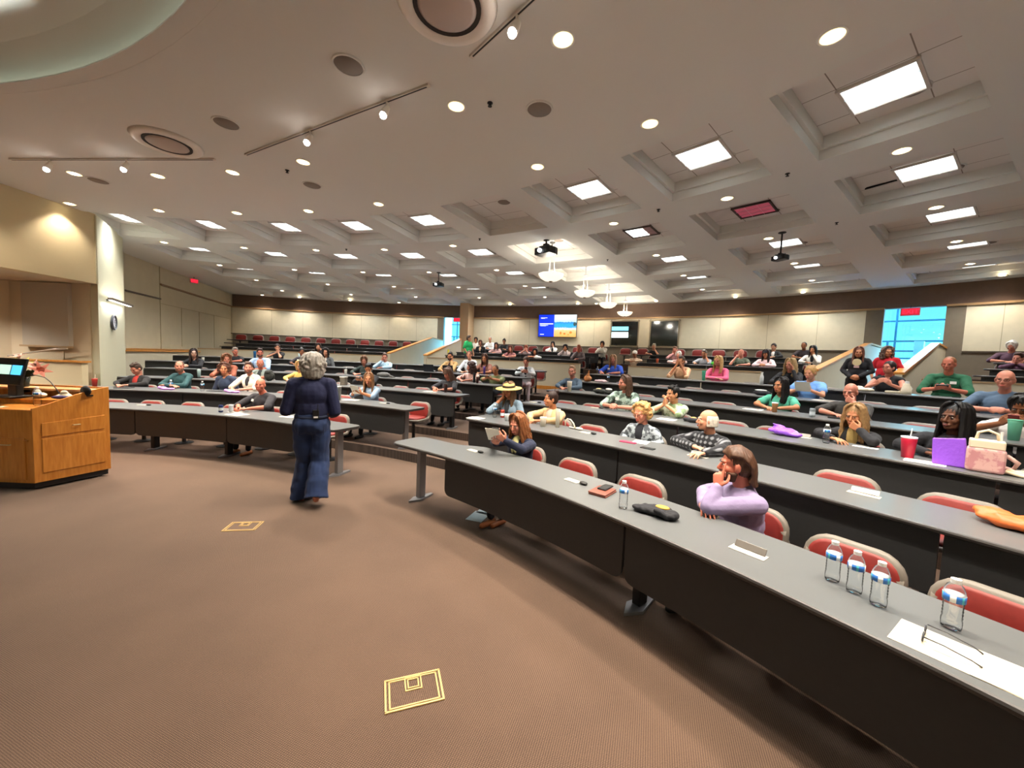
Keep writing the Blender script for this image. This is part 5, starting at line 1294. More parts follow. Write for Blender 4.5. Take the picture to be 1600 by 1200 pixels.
seat(9, 34.4, 'white haired person in plum shirt bent over at the far right', 1.16, sk='pink', hair='bob', hc='d8d4cc', top='4a3040', sleeve='elbow', pose='table', lvl=1, pitch=30, wd=1.15, hs=.7)
seat(8, 33.9, 'person with brown hair in plum striped top at the right picture edge', 1.00, sk='pink', hair='short', hc='4a3028', top='5c3a50', pose='chin', lvl=1, pitch=10)

# ------------------------------------------------------------------ standing people
def standing(label, loc, rot, ht, sk, hair, hc, top, pants, arms, lvl=1, wd=1.0, sleeve='long', yaw=0, pitch=0, glasses=False, feet=None, extra=None, inner=None, hs=1.0, flare=0, jacket_len=None, kn=None, legamp=.010, shoe='2b2a2c', head=1.0, hats=None, walk=0):
    NP[0] += 1; rnd = random.Random(NP[0] * 17)
    root = empty('person', loc, rot, label, 'person'); vx = {0: .0058, 1: .010, 2: .014}[lvl]
    H = ht - .118 * head; shz = ht * .825; pz = ht * .535
    Hm = Matrix.Translation(V(0, .035, H)) @ Matrix.Rotation(R(yaw), 4, 'Z') @ Matrix.Rotation(R(-pitch), 4, 'X') @ Matrix.Scale(head, 4)
    b = MB()
    def E(c, r, n=14, m=10): b.ell(Hm @ V(*c), tuple(x * head for x in r), n, m, Hm.to_3x3() @ Matrix.Scale(1 / head, 3))
    E((0, -.014, .032), (.0745, .092, .088), 18, 12); E((0, .020, -.030), (.0625, .064, .082), 16, 12); E((0, .052, -.083), (.032, .033, .026)); E((0, .03, -.075), (.050, .046, .030))
    for s in (-1, 1): E((s * .036, .056, -.024), (.025, .024, .026)); E((s * .077, -.006, -.006), (.011, .019, .031))
    b.cap(Hm @ V(-.034, .074, .026), Hm @ V(.034, .074, .026), .0125, .0125); b.cap(Hm @ V(0, .086, .010), Hm @ V(0, .104, -.026), .0085, .0125)
    NB = V(0, -.01, shz + .05); b.cap(Hm @ V(0, -.03, -.075), NB, .050, .058, 12)
    SL, SR = V(-.165 * wd, -.01, shz - .02), V(.165 * wd, -.01, shz - .02)
    chest = V(0, .0, shz - .13); belly = V(0, .01, shz - .30); pel = V(0, -.005, pz + .02)
    def torso(mb, e, low=True):
        mb.ell(chest, (.168 * wd + e, .118 * wd + e, .18 + e), 18, 12); mb.ell(belly, (.160 * wd + e, .118 * wd + e, .17 + e), 16, 12)
        mb.cap(SL.lerp(NB, .1), SR.lerp(NB, .1), .056 + e, .056 + e, 12); mb.cap(SL, NB, .05 + e, .04 + e, 10); mb.cap(SR, NB, .05 + e, .04 + e, 10)
        if low: mb.ell(pel, (.150 * wd + e * 3, .105 * wd + e * 3, .11 + e), 16, 12)
    torso(b, 0); sh = MB(); torso(sh, .014, jacket_len is None)
    for (side, S, a) in ((-1, SL, arms[0]), (1, SR, arms[1])):
        arm(b, sh, S, V(*a['e']), V(*a['w']), sleeve, wd * (1.22 if flare else 1)); hand(b, a['w'], V(*a['f']), V(*a['n']), side, curl=a.get('curl', .4))
    FT = feet or [(-.10, .0, .09), (.10, .0, .09)]; KN = kn or [(-.10, .04, ht * .29), (.10, .04, ht * .29)]
    for i, s in enumerate((-1, 1)):
        hp = V(s * .09 * wd, 0, pz); b.cap(hp, KN[i], .070, .050, 10); b.cap(KN[i], FT[i], .050, .036, 10)
        f = V(*FT[i]); tilt = (-.075 if not walk or i == 0 else -.02)
        b.cap(f + V(0, -.03, -.05), f + V(0, .12, tilt), .034, .028, 10)
    remeshed(b, 'body', skin(sk), vx, 2, None, root)
    remeshed(sh, 'jacket' if sleeve == 'long' else 'shirt', mat('cloth_' + top, top, .85, sheen=.04, bump=.15, bscale=50), vx * 1.3, 2, folds(.009, 8), root)
    t = MB(); t.ell(pel, (.188 * wd, .145 * wd, .135), 18, 12); t.ell(pel + V(0, .01, .08), (.165 * wd, .125 * wd, .10), 16, 10)
    for s in (-1, 1): t.ell(pel + V(s * .085 * wd, -.055, -.02), (.085 * wd, .085, .10), 12, 10)
    for i, s in enumerate((-1, 1)):
        hp = V(s * .088 * wd, 0, pz); t.cap(hp, KN[i], .105 * wd, .075 + flare * .3, 14); t.cap(KN[i], V(*KN[i]).lerp(V(*FT[i]), .45), .075 + flare * .3, .068 + flare * .6, 14); t.tube([V(*KN[i]).lerp(V(*FT[i]), .3), V(*KN[i]).lerp(V(*FT[i]), .65), V(*FT[i]) + V(0, -.01, -.045)], [.070 + flare * .4, .068 + flare * .75, .062 + flare], 16)
    remeshed(t, 'trousers', mat('denim_' + pants, pants, .9, var=.18, vscale=7, sheen=.04), vx * 1.4, 2, folds(legamp * 1.6, 6), root)
    if inner: remeshed(MB().ell(chest + V(0, .03, .02), (.08, .11 * wd, .15), 12, 8).ell(belly + V(0, .015, .05), (.08, .112, .15), 12, 8), 'undershirt', mat('cloth_' + inner, inner, .85), .015, 1, None, root)
    sb = MB()
    for i in (0, 1):
        f = V(*FT[i]); up = walk and i == 1
        if up: sb.cap(f + V(0, -.05, -.045 + .02), f + V(0, .10, -.075), .036, .030, 8)
        else: sb.cap(f + V(0, -.04, -.062), f + V(0, .13, -.066), .036, .028, 8)
    sb.build('shoes', mat('shoe_' + shoe, shoe, .5), root, smooth=True)
    head_parts(root, Hm, sk, hair, hc, lvl == 0, rnd, None, glasses, None, 'b5564a', hats, 0, hs)
    if extra: extra(root, Hm, pel)
    return root
def mic_pack(root, Hm, pel):
    e = MB().box((.05, -.145, 1.075), (.065, .03, .10)).build('microphone_pack', M_black, root, bevel=.006)
    MB().box((.05, -.163, 1.045), (.045, .004, .018)).build('pack_label', M_white, e)
    MB().tube([(.065, -.165, 1.12), (.075, -.16, 1.19)], .004).build('pack_antenna', M_black, e)
    w = MB()
    w.tube([(.166 * math.cos(a), .126 * math.sin(a) + .0, 1.03) for a in [2 * PI * i / 24 for i in range(25)]], .018, 8)
    w.build('waistband', mat('denim_dark', '141c34', .85), root, smooth=True)
    MB().tube([(.02, -.128, 1.06), (.0, -.128, .95), (.0, -.13, .86)], .0025, 4).build('back_seam', mat('denim_seam', '0e1730', .9), root)
    for s in (-1, 1):
        MB().tube([(s * .13, -.13, .93), (s * .13, -.140, .84), (s * .09, -.155, .815), (s * .05, -.148, .84), (s * .05, -.143, .93)], .0022, 4).build('back_pocket', mat('denim_seam', '0e1730', .9), root)
pa = [dict(e=(-.255, -.01, 1.11), w=(-.17, .20, 1.10), f=(.7, .6, .2), n=(.5, -.3, .4), curl=.6), dict(e=(.245, -.03, 1.09), w=(.22, .15, 1.03), f=(-.1, .9, -.2), n=(-1, 0, -.1), curl=.4)]
standing('presenter with grey bob seen from behind in navy jacket and wide blue jeans', (-2.32, 4.45, 0), R(24), 1.73, 'pink', 'graybob', '8f8983', '10163a', '17284c', pa, lvl=0, wd=1.08, yaw=14, pitch=6, flare=.070, jacket_len=1, legamp=.014, shoe='b5715a', extra=mic_pack, hs=1.5, head=1.17, walk=1,
         feet=[(-.11, .15, .085), (.06, -.17, .155)], kn=[(-.085, .11, .50), (.085, .01, .49)])
dn = [dict(e=(-.25, .02, 1.10), w=(-.07, .20, .97), f=(.8, .3, -.2), n=(0, -1, 0), curl=.5), dict(e=(.25, .02, 1.10), w=(.07, .20, .95), f=(-.8, .3, -.2), n=(0, -1, 0), curl=.5)]
def logo(root, Hm, pel):
    M = Matrix.Rotation(R(90), 3, 'X')
    MB().lathe([(.001, 0), (.075, .0), (.078, .004), (.001, .004)], 24, (0, .138, 1.29), M=M).build('round_print', mat('print_cream', 'd9c79a', .8), root); MB().box((0, .139, 1.19), (.09, .006, .05)).build('square_print', mat('print_pink', 'c9a4a0', .8), root)
standing('woman standing in black sweater with round cream print at the right entrance', PP(19.0, 39.85, .735), R(39.8 + 90), 1.62, 'tan', 'long', '6a4030', '121116', '16151a', dn, lvl=1, yaw=10, extra=logo)
dn2 = [dict(e=(-.26, .0, 1.05), w=(-.20, .12, .85), f=(.1, .3, -1), n=(1, 0, 0)), dict(e=(.26, .0, 1.05), w=(.20, .12, .85), f=(-.1, .3, -1), n=(-1, 0, 0))]
standing('woman with curly brown hair in red top in the right entrance corridor', PP(19.8, 38.75, .82), R(38.3 + 90), 1.58, 'tan', 'curly', '5a4238', 'c01828', '22242a', dn2, lvl=1, yaw=30, sleeve='elbow')
standing('man in green shirt walking beside the left entrance wall', PP(20.1, 75.7, 1.11), R(75.7 + 180 - 20), 1.55, 'fair', 'short', '3a2a20', '22a860', '3c4248', dn2, lvl=2, yaw=20, sleeve='elbow')
# ------------------------------------------------------------------ chairs in their rows
OBS = {(1, 'R'): [49.0, 45.0, 41.0, 36.3, 32.9, 29.8, 25.7], (1, 'L'): [101.2, 97.3, 93.4, 89.7, 85.5, 80.9, 76.7, 72.5, 68.6],
       (2, 'R'): [55.2, 51.3, 48.3, 38.0, 35.0, 31.7], (2, 'L'): [65.2, 69.2], (3, 'R'): [54.0, 51.6, 41.9, 39.6, 30.2], (3, 'L'): [66.0, 69.4, 72.0, 79.0],
       (4, 'R'): [53.1, 49.8, 47.0, 44.2, 34.7], (4, 'L'): [71.6, 74.7, 82.7], (5, 'R'): [50.1, 47.8, 45.2, 42.9, 37.6, 35.2], (5, 'L'): [], (6, 'R'): [52.9, 45.0, 40.3], (6, 'L'): [64.0, 75.6, 78, 80.6]}
def fill(anchor, lo, hi, sp):
    a = sorted(anchor); out = list(a)
    pts = [lo - sp * .5] + a + [hi + sp * .5]
    for p, q in zip(pts, pts[1:]):
        n = int(round((q - p) / sp)) - 1
        for i in range(n):
            t = p + (q - p) * (i + 1) / (n + 1)
            if all(abs(t - x) > sp * .8 for x in out): out.append(t)
    return sorted(out)
SEATDIST = {(k, round(t, 1)): d for k, t, d in SEATED}
LIM = {1: ((19, 50.5), (67, 100.5)), 2: ((20, 55.3), (64.5, 99.3)), 3: ((20, 55), (63.5, 98.5)), 4: ((20, 56.2), (63.5, 100)), 5: ((20, 57), (62.8, 103)), 6: ((20, 57), (63, 103.5))}
nch = 0
for k in range(1, 7):
    for si, side in enumerate('RL'):
        lo, hi = LIM[k][si]; sp = math.degrees(.775 / (rw(k) + .95))
        ppl = [t for kk, t, d in SEATED if kk == k and lo - 1 <= t <= hi + 1]
        obs = [t for t in OBS[(k, side)] if all(abs(t - x) > sp * .72 for x in ppl)]
        lst = fill(ppl + obs, lo, hi, sp); blk = 'right' if side == 'R' else 'left'
        if side == 'R': lst = lst[::-1]
        for i, t in enumerate(lst):
            d = SEATDIST.get((k, round(t, 1)));
            occ = d is not None
            place_chair(rw(k) + (d + .15 if occ else .99), t, fl(k), '%s red padded chair, row %s, %s block, %s from the aisle' % ('occupied' if occ else 'empty', ORD[k], blk, ORD[i + 1]), 'red chairs of the %s block' % blk)
            nch += 1
for k in (7, 8, 9):
    for nm, lo, hi, word in (('C', 22, 34.4, 'right'), ('B', 44.4, 56.6, 'middle tier right'), ('B', 62.6, 78, 'middle tier left'), ('A', 86.5, 105, 'left')):
        sp = math.degrees(.775 / (rw(k) + .95)) 
        ppl = [t for kk, t, d in SEATED if kk == k and lo - 1 <= t <= hi + 1]
        for i, t in enumerate(fill(ppl, lo, hi, sp)):
            d = SEATDIST.get((k, round(t, 1))); occ = d is not None
            if k == 9: 
                continue
            place_chair(rw(k) + (d + .12 if occ else .95), t, fl(k), '%s red chair, rear %s, row %s from parapet, %s from the right' % ('occupied' if occ else 'empty', word, ORD[k - 6], ORD[i + 1]), 'red chairs of the rear tiers')
# last row against the rear wall: pairs of red backs with small black arm tablets
n = 0
for lo, hi, word in ((22, 34.6, 'right'), (43.8, 78.2, 'middle'), (86.5, 106.8, 'left')):
    t = hi; i = 0
    while t > lo:
        i += 1
        near_p = any(kk == 9 and abs(t - tt) < .9 for kk, tt, d in SEATED)
        if not near_p:
            place_chair(24.12, t, fl(10), 'red chair against the %s rear wall, %s from its left end' % (word, ORD[i] if i <= 20 else ORD[i - 20] + ' past the twentieth'), 'red chairs against the rear wall')
        t -= 1.78
for kk, t, d in SEATED:
    if kk == 9: place_chair(rw(9) + .92 + .10, t, fl(9), 'occupied red chair, last desk row, %s' % ('far right' if t < 40 else '%s sitter from the right' % ORD[1 + sum(1 for a, b, c in SEATED if a == 9 and 40 < b < t)]), 'red chairs of the rear tiers')

# ------------------------------------------------------------------ small things
M_water = glass('bottle_body', 'fcfeff', .05, .90)
def bottle(p, label, h=.205, s=1.0, lab='2f6fc0', cap='f2f2f2', group='clear water bottles'):
    e = empty('water_bottle', p, random.uniform(0, 6), label, 'bottle', group)
    pr = [(.001, .002), (.022, .0), (.030, .006), (.031, .03)]
    for i in range(5): pr += [(.0305, .04 + .014 * i), (.0285, .047 + .014 * i)]
    pr += [(.032, .115), (.0325, .145), (.031, .158), (.024, .178), (.0135, .190), (.0125, .196)]
    MB().lathe([(r * s, z * s * h / .205) for r, z in pr], 20).build('bottle_body', M_water, e, smooth=True)
    MB().lathe([(.0128 * s, .188 * s * h / .205), (.0155 * s, .189 * s * h / .205), (.0155 * s, .206 * s * h / .205), (.001, .207 * s * h / .205)], 16).build('cap', mat('cap_' + cap, cap, .4), e, smooth=False)
    l = MB().lathe([(.0332 * s, .118 * s * h / .205), (.0334 * s, .146 * s * h / .205)], 24, mi=0)
    for i in range(0, 24): pass
    me = l.build('paper_label', [mat('label_' + lab, lab, .4), mat('label_white', 'e9eef2', .4), mat('label_teal', '4fb0b8', .4)], e, smooth=True)
    for i, pl in enumerate(me.data.polygons): pl.material_index = 1 if i % 8 in (0, 1) else 2 if i % 8 == 4 else 0
    return e
def at(k, th, dr): return PP(rw(k) + dr, th, fl(k) + .7305)
bottle(at(1, 39.2, .2), 'clear water bottle with blue label beside the brown notebook, front desk')
bottle(at(1, 32.4, .36), 'left bottle of the three water bottles grouped on the front right desk')
bottle(at(1, 31.85, .33), 'middle bottle of the three water bottles on the front right desk')
bottle(at(1, 31.3, .30), 'right bottle of the three water bottles on the front right desk')
bottle(at(1, 30.1, .38), 'single water bottle behind the papers with eyeglasses', s=1.05)
bottle(at(2, 55.05, .42), 'water bottle in front of the woman with the straw hat')
bottle(at(3, 36.6, .34), 'water bottle beside the long haired blonde woman in row three')
bottle(at(2, 90.8, .28), 'water bottle beside the left purple bag on the left block')
bottle(at(2, 87.5, .28), 'water bottle between the teal sweater man and the navy blouse woman')
bottle(at(5, 54.2, .45), 'water bottle on the fifth desk below the blue T-shirt woman')
bottle(at(6, 56.9, .3), 'water bottle beside the woman in the royal blue T-shirt')
bottle(at(6, 56.9, .3)[:2] + (fl(6) + .7305,), 'unused') if False else None
def vessel(name, p, prof, m, label, cat, lid=None, straw=None, handle=None, extra=None, group=None):
    e = empty(name, p, 0, label, cat, group)
    MB().lathe(prof, 24).build('cup_body' if cat != 'bottle' else 'bottle_body', m, e, smooth=True)
    if lid: MB().lathe(lid[0], 24).build('lid', lid[1], e, smooth=False)
    if straw: MB().tube([(0.008, 0, straw[0]), (.018, 0, straw[1])], .004, 8).build('straw', straw[2], e)
    if handle: MB().tube(handle[0], handle[1], 8).build('handle', handle[2], e, smooth=True)
    if extra: extra(e)
    return e
def C(n, c, **k): return mat(n, c, k.pop('rough', .4), **k)
M_wh = C('white_plastic', 'ece9e2')
def tumbler(p, c, h, r, label, lidc='f0eee8', cat='tumbler', straw=None, clear=False):
    return vessel('tumbler', p, [(.001, 0), (r * .78, 0), (r, h * .9), (r, h), (.001, h)], C('tumbler_' + c, c), label, cat, ([(r * 1.06, h), (r * 1.06, h + .012), (.001, h + .016)], C('lid_' + lidc, lidc)), (h, h + .09, M_wh) if straw else None)
tumbler(at(3, 33.75, .27), 'b81838', .185, .055, 'red tumbler with white lid and straw on the third desk', 'd8dfe8', straw=True)
tumbler(at(4, 31.7, .3), '6fc0a0', .20, .05, 'mint green tumbler at the right picture edge', '6fc0a0')
tumbler(at(2, 49.5, .45), 'e6ddc8', .24, .034, 'tall cream tumbler beside the bun haired woman', 'e6ddc8')
tumbler(at(2, 50.3, .33), 'ded4c0', .12, .045, 'short cream lidded cup beside the tall cream tumbler', 'f0eadc')
tumbler(at(4, 54.8, .12), 'd9cdb8', .20, .05, 'large patterned paper cup in front of the smiling man in denim', 'efe8dc')
tumbler(at(4, 40.4, .25), 'b07a4a', .13, .038, 'iced coffee cup with clear lid before the woman in mint green', 'e9eef0')
tumbler(at(3, 65.0, .42), '3a1c1a', .17, .04, 'dark brown tumbler before the woman with fringe', '2a1614')
tumbler(at(4, 64.9, .35), '4a1c18', .15, .037, 'dark cola cup beside the man in the olive shirt', 'b0a8a0', straw=True)
tumbler(at(4, 65.5, .45), '1a1a1e', .22, .035, 'tall black bottle beside the cola cup', '1a1a1e')
tumbler(at(5, 67.2, .45), '5a3a8a', .22, .036, 'purple bottle behind the striped shirt woman', '3a2a5a')
tumbler(at(2, 71.8, .28), '6a6c6a', .25, .045, 'tall grey tumbler with white lid beside the presenter', 'e6e6e2', straw=True)
tumbler(at(2, 72.9, .36), 'c06a70', .12, .034, 'small pink cup beside the tall grey tumbler', 'e6d0cc')
tumbler(at(4, 81.0, .5), 'e2dcd0', .13, .036, 'white paper cup on the fourth left desk', 'f2f0ea', straw=True)
tumbler(at(6, 47.9, .4), '58b494', .22, .042, 'mint green bottle in front of the pink sweater woman', '58b494')
tumbler(at(7, 78.2, .12), 'e8dc3c', .22, .038, 'bright yellow bottle on the rear parapet desk', 'e8dc3c')
tumbler(at(7, 54.6, .15), 'd0603c', .14, .042, 'orange cup on the rear parapet desk', 'd0603c')
tumbler(at(5, 101.0, .4), '4a3a34', .16, .036, 'dark iced drink cup left of the black T-shirt man', '2a2422', straw=True)
tumbler(at(5, 100.0, .45), 'e6e2d8', .12, .036, 'white paper cup beside the dark iced drink', 'f2f0ea')
tumbler(at(5, 93.0, .4), 'e6e2da', .17, .036, 'tall white cup behind the bald older man', 'f2f0ea')
tumbler(at(6, 97.0, .4), '2a6aa0', .22, .045, 'large blue water jug on the sixth left desk', '2a6aa0')
tumbler(at(6, 92.0, .4), 'd8e8e8', .2, .035, 'pale clear bottle on the sixth left desk', 'd8e8e8')
tumbler(at(3, 93.4, .4), 'b8d4d4', .2, .036, 'pale teal bottle left of the bearded teal sweater man', 'e8f0f0')
tumbler(at(2, 98.6, .40), 'a02418', .16, .045, 'red tumbler with pink straw top behind the lectern', 'd07868', straw=True)
vessel('metal_bottle', at(6, 43.9, .35), [(.001, 0), (.036, 0), (.036, .15), (.030, .18), (.018, .21), (.018, .235), (.001, .236)], C('white_bottle', 'e4e6e4'), 'tall white metal bottle with white cap on the sixth desk', 'bottle', ([(.02, .236), (.02, .26), (.001, .262)], M_wh))
vessel('jug', at(6, 36.5, .25), [(.001, 0), (.065, 0), (.07, .05), (.055, .12), (.04, .16), (.04, .18), (.001, .18)], C('cream_jug', 'ddd0b8'), 'cream bottle beside the man in the green polo', 'bottle', ([(.03, .18), (.03, .215), (.001, .22)], M_wh), handle=([(.06, 0, .05), (.10, 0, .09), (.05, 0, .15)], .008, M_wh))
def can(p, c, label):
    e = empty('drink_can', p, 0, label, 'can'); MB().lathe([(.001, .001), (.024, 0), (.033, .01), (.033, .108), (.026, .12), (.025, .117), (.001, .116)], 24).build('can_body', mat('can_' + c, c, .3, metal=.5), e, smooth=False)
    MB().lathe([(.0333, .03), (.0333, .075)], 24).build('printed_band', mat('canband_' + c, 'c9d4dc', .4), e)
can(at(4, 38.5, .17), '9aa6ac', 'silver drink can before the bald man covering his mouth')
can(at(1, 77.9, .24), '28386a', 'dark blue can on the front left desk'); can(at(1, 77.3, .33), 'c4ccd4', 'white and blue can behind the dark blue can')
can(at(2, 54.6, .50), 'b4483a', 'red drink can beside the bottle of the straw hat woman')
tumbler(at(2, 53.4, .3), 'dfe4e4', .09, .036, 'small clear glass on the second desk', 'e8ecec')
# papers, phones, pads
def flat(name, k, th, dr, w, d, rz, m, label, cat, t=.0015, z=0, group=None, bevel=0):
    p = at(k, th, dr); o = MB().box((0, 0, t / 2), (w, d, t)).build(name, m, bevel=bevel); o.location = (p[0], p[1], p[2] + z); o.rotation_euler.z = R(th + 90 + rz)
    return tag(o, label, cat, group)
M_text = mat('faint_print', 'b9a190', .8)
def page(k, th, dr, w, d, rz, label, m=M_paper, lines=True, z=0, cat='paper'):
    o = flat('printed_sheet', k, th, dr, w, d, rz, m, label, cat, .0015, z)
    if lines:
        l = MB(); rnd = random.Random(int(th * 10))
        for i in range(9): 
            ww = w * rnd.uniform(.3, .75); l.box((-w * .4 + ww / 2, d * .38 - i * d * .085, .0018), (ww, d * .018, .0006))
        l.build('print', M_text, o)
    return o
M_cream = mat('cream_paper', 'ecdcc0', .8)
page(1, 29.55, .17, .42, .216, 4, 'cream printed sheets with eyeglasses on them, front right desk', M_cream)
page(1, 28.3, .20, .43, .225, 8, 'second cream sheet running out of the right picture edge', M_cream, z=.002)
e = empty('eyeglasses', Vector(PP(rw(1) + .19, 29.85, .7345)), R(29.85 + 90 + 8), 'dark framed eyeglasses lying open on the cream sheets', 'eyeglasses')
g = MB()
for s in (-1, 1):
    g2 = MB().tube([(-.075, s * .062, .03), (-.02, s * .062, .028), (.05, s * .060, .014), (.075, s * .055, .003)], [.003, .0025, .0022, .0035], 6); g2.v = [(-x, y, z) for x, y, z in g2.v]
    g2.build('temple', mat('frame_grey', '3c3e44', .3), e, smooth=True)
fr = MB()
for s in (-1, 1): fr.tube([(.078, s * .033 + .026 * math.cos(a), .018 + .016 * math.sin(a)) for a in [2 * PI * i / 14 for i in range(15)]], .003, 6)
fr.tube([(.078, -.007, .022), (.078, .007, .022)], .003); fr.build('front_frame', mat('frame_grey', '3c3e44', .3), e, smooth=True)
def hinged_box(k, th, dr, rz, label, openl=True):
    p = at(k, th, dr); e = empty('desk_outlet', p, R(th + 90 + rz), label, 'desk outlet', 'flip up outlets set in the desks')
    MB().box((0, 0, .002), (.19, .075, .004)).build('base_plate', mat('outlet_base', 'cfc8ba', .4), e, bevel=.002)
    if openl: MB().box((0, -.03, .022), (.165, .006, .042), rx=R(38)).build('lid', mat('outlet_lid', '6f6963', .35, metal=.5), e, bevel=.002)
    return e
hinged_box(1, 34.5, .28, 2, 'open grey outlet lid on the front desk right of the lavender shirt man')
hinged_box(2, 40.1, .38, 2, 'open grey outlet lid in front of the elderly plaid shirt man')
hinged_box(2, 33.7, .38, 2, 'open grey outlet lid on the second desk behind the three bottles')
hinged_box(3, 37.8, .50, 2, 'open grey outlet lid beside the purple plastic bag')
def mic(k, th, dr, label):
    e = empty('desk_microphone', at(k, th, dr), R(th + 90), label, 'microphone', 'small desk microphones')
    MB().box((.04, .0, .003), (.14, .07, .006)).build('base_plate', mat('mic_base', 'cfc9b4', .5), e, bevel=.002)
    MB().ell((-.08, 0, .012), (.042, .026, .014), 14, 8).build('microphone_head', M_black, e, smooth=True)
mic(1, 50.4, .40, 'white plate and small black microphone near the aisle end of the front desk')
mic(1, 42.6, .38, 'white plate and black microphone beside the brown notebook')
mic(2, 47.0, .42, 'white plate and black microphone right of the white handbag')
mic(3, 50.2, .50, 'small plate and microphone before the empty chairs of row three')
mic(1, 87.4, .42, 'white plate and dark microphone on the front left desk')
mic(2, 66.9, .40, 'dark microphone plate at the free end of the second left desk')
mic(3, 56.0 - 1.0, .25, 'small plate at the aisle end of the third right desk')
nb = empty('notebook', at(1, 40.85, .34), R(41 + 100), 'brown leather notebook with two covers under a black phone', 'notebook')
for z in (0, .013): MB().box((.004 * (z > 0), 0, z + .006), (.15, .21, .011)).build('cover', mat('brown_leather', '7a4436', .5), nb, bevel=.003)
o = MB().box((0, 0, .006), (.075, .15, .012)).build('phone', M_black, bevel=.006); o.location = Vector(at(1, 40.95, .40)) + V(0, 0, .026); o.rotation_euler.z = R(140); tag(o, 'black phone lying on the brown leather notebook', 'phone')
flat('phone', 2, 42.5, .24, .15, .075, 4, M_black, 'black phone flat on the second desk left of the plaid shirt man', 'phone', .009, bevel=.004)
flat('phone_case', 2, 44.0, .34, .19, .07, 10, mat('crimson', 'b02048', .4), 'crimson phone case beside a white sheet', 'phone', .01, bevel=.004)
page(2, 43.6, .50, .17, .20, 15, 'white sheet behind the crimson phone case', lines=False)
page(2, 55.8, .14, .24, .18, 5, 'white sheet at the corner of the second desk')
page(3, 33.15, .16, .26, .17, 6, 'white sheet between the red tumbler and the purple bag')
page(3, 35.3, .48, .2, .08, 2, 'small white card before the blonde woman', lines=False)
page(4, 41.6, .30, .25, .2, 5, 'white sheet before the woman in mint green')
page(5, 39.3, .30, .3, .2, 5, 'loose white sheets before the woman in sky blue')
page(3, 44.6, .28, .24, .2, 5, 'sheet and pen between the floral shirt man and the black jacket')
page(1, 75.6, .18, .3, .21, -6, 'white sheet the bald man is writing on')
page(1, 77.0, .38, .2, .15, 8, 'white paper beside the cans')
page(1, 71.0, .40, .22, .15, 8, 'white paper at the presenter side of the front left desk', lines=False)
page(2, 71.0, .42, .3, .2, 8, 'white sheets before the smiling blonde woman')
page(3, 66.4, .32, .28, .21, 8, 'notebook page the fringe haired woman writes on')
page(4, 67.8, .3, .28, .2, 5, 'white sheet before the striped shirt woman')
for r_, t_, l in ((10.12, 49.9, 'light blue sheet lying on the carpet by a sandalled foot'), (10.33, 50.2, 'folded pale sheet on the carpet under the front desk')):
    o = MB().box((0, 0, .002), (.26, .19, .003)).build('dropped_sheet', mat('pale_blue_paper', 'a9bcc4', .7)); o.location = PP(r_, t_, .001); o.rotation_euler.z = R(20 + t_); tag(o, l, 'paper')
# hand held sheets and phones (held by seated people)
def held(k, th, lx, ly, z, w, h, tilt, yawd, m, label, cat, name, thick=.002):
    return local_obj(name, MB().box((0, 0, 0), (w, thick, h)), m, k, th, lx, ly, z, label, cat, R(yawd), tilt=(R(tilt), 0))
held(1, 49.0, .0, .50, .96, .16, .18, -35, 20, M_paper, 'white sheet held by the woman in the navy cardigan', 'paper', 'held_sheet')
held(1, 49.0, -.02, .46, .98, .08, .16, -40, 20, M_black, 'dark phone behind the sheet of the navy cardigan woman', 'phone', 'phone', .01)
held(5, 40.5, .0, .52, .93, .22, .20, -35, 0, M_paper, 'white sheet held by the woman in the sky blue blouse', 'paper', 'held_sheet')
held(2, 70.6, -.02, .50, .93, .16, .20, -35, 10, M_paper, 'white booklet held by the smiling blonde woman', 'paper', 'held_booklet')
for k, t, nm in ((6, 35.2, 'man in the green polo'), (3, 75.4, 'young man in black'), (4, 64.0, 'man in the olive shirt'), (5, 63.3, 'woman with crossed legs')):
    held(k, t, 0, .50, .90, .14, .07, -50, 0, M_black, 'black phone held by the ' + nm, 'phone', 'phone', .009)
held(4, 31.8, 0, .50, .92, .075, .15, -30, 0, C('red_phone', '8a3030'), 'reddish phone held at the right picture edge', 'phone', 'phone', .009)
held(2, 55.2, .0, .40, .80, .075, .15, -60, 30, M_black, 'phone in the lowered hand of the straw hat woman', 'phone', 'phone', .009)
# bags and clothes
def bag(p, rz, parts, m, name, label, cat, voxel=.008, amp=.012, sc=14, extra=None):
    mb = MB()
    for t in parts:
        if t[0] == 'e': mb.ell(t[1], t[2], 14, 10)
        else: mb.cap(*t[1:])
    o = remeshed(mb, name, m, voxel, 1, folds(amp, sc)); o.location = p; o.rotation_euler.z = R(rz); tag(o, label, cat)
    if extra: extra(o)
    return o
M_purple = mat('purple_plastic', '8a4fd0', .35, bump=.3, bscale=40, spec=.6); M_lilac = mat('lilac_plastic', 'c98ae0', .35, bump=.3, bscale=40)
bag(Vector(at(3, 38.5, .42)), 38 + 90, [('e', (0, 0, .045), (.15, .09, .045)), ('e', (-.10, .03, .03), (.10, .06, .03)), ('e', (.05, -.02, .08), (.07, .05, .04)), ('c', (.05, .0, .10), (.11, .0, .12), .02, .01)], M_purple, 'plastic_bag', 'crumpled purple plastic bag on an empty place of the third desk', 'bag')
pb = MB().add([(-.13, -.03, 0), (.13, -.03, 0), (.13, .05, 0), (-.13, .05, 0), (-.09, .0, .24), (.15, .0, .21), (.15, .03, .21), (-.09, .03, .24), (.03, .015, .20)], [(0, 3, 2, 1), (0, 1, 5, 4), (3, 7, 6, 2), (0, 4, 7, 3), (1, 2, 6, 5), (4, 5, 8), (5, 6, 8), (6, 7, 8), (7, 4, 8)])
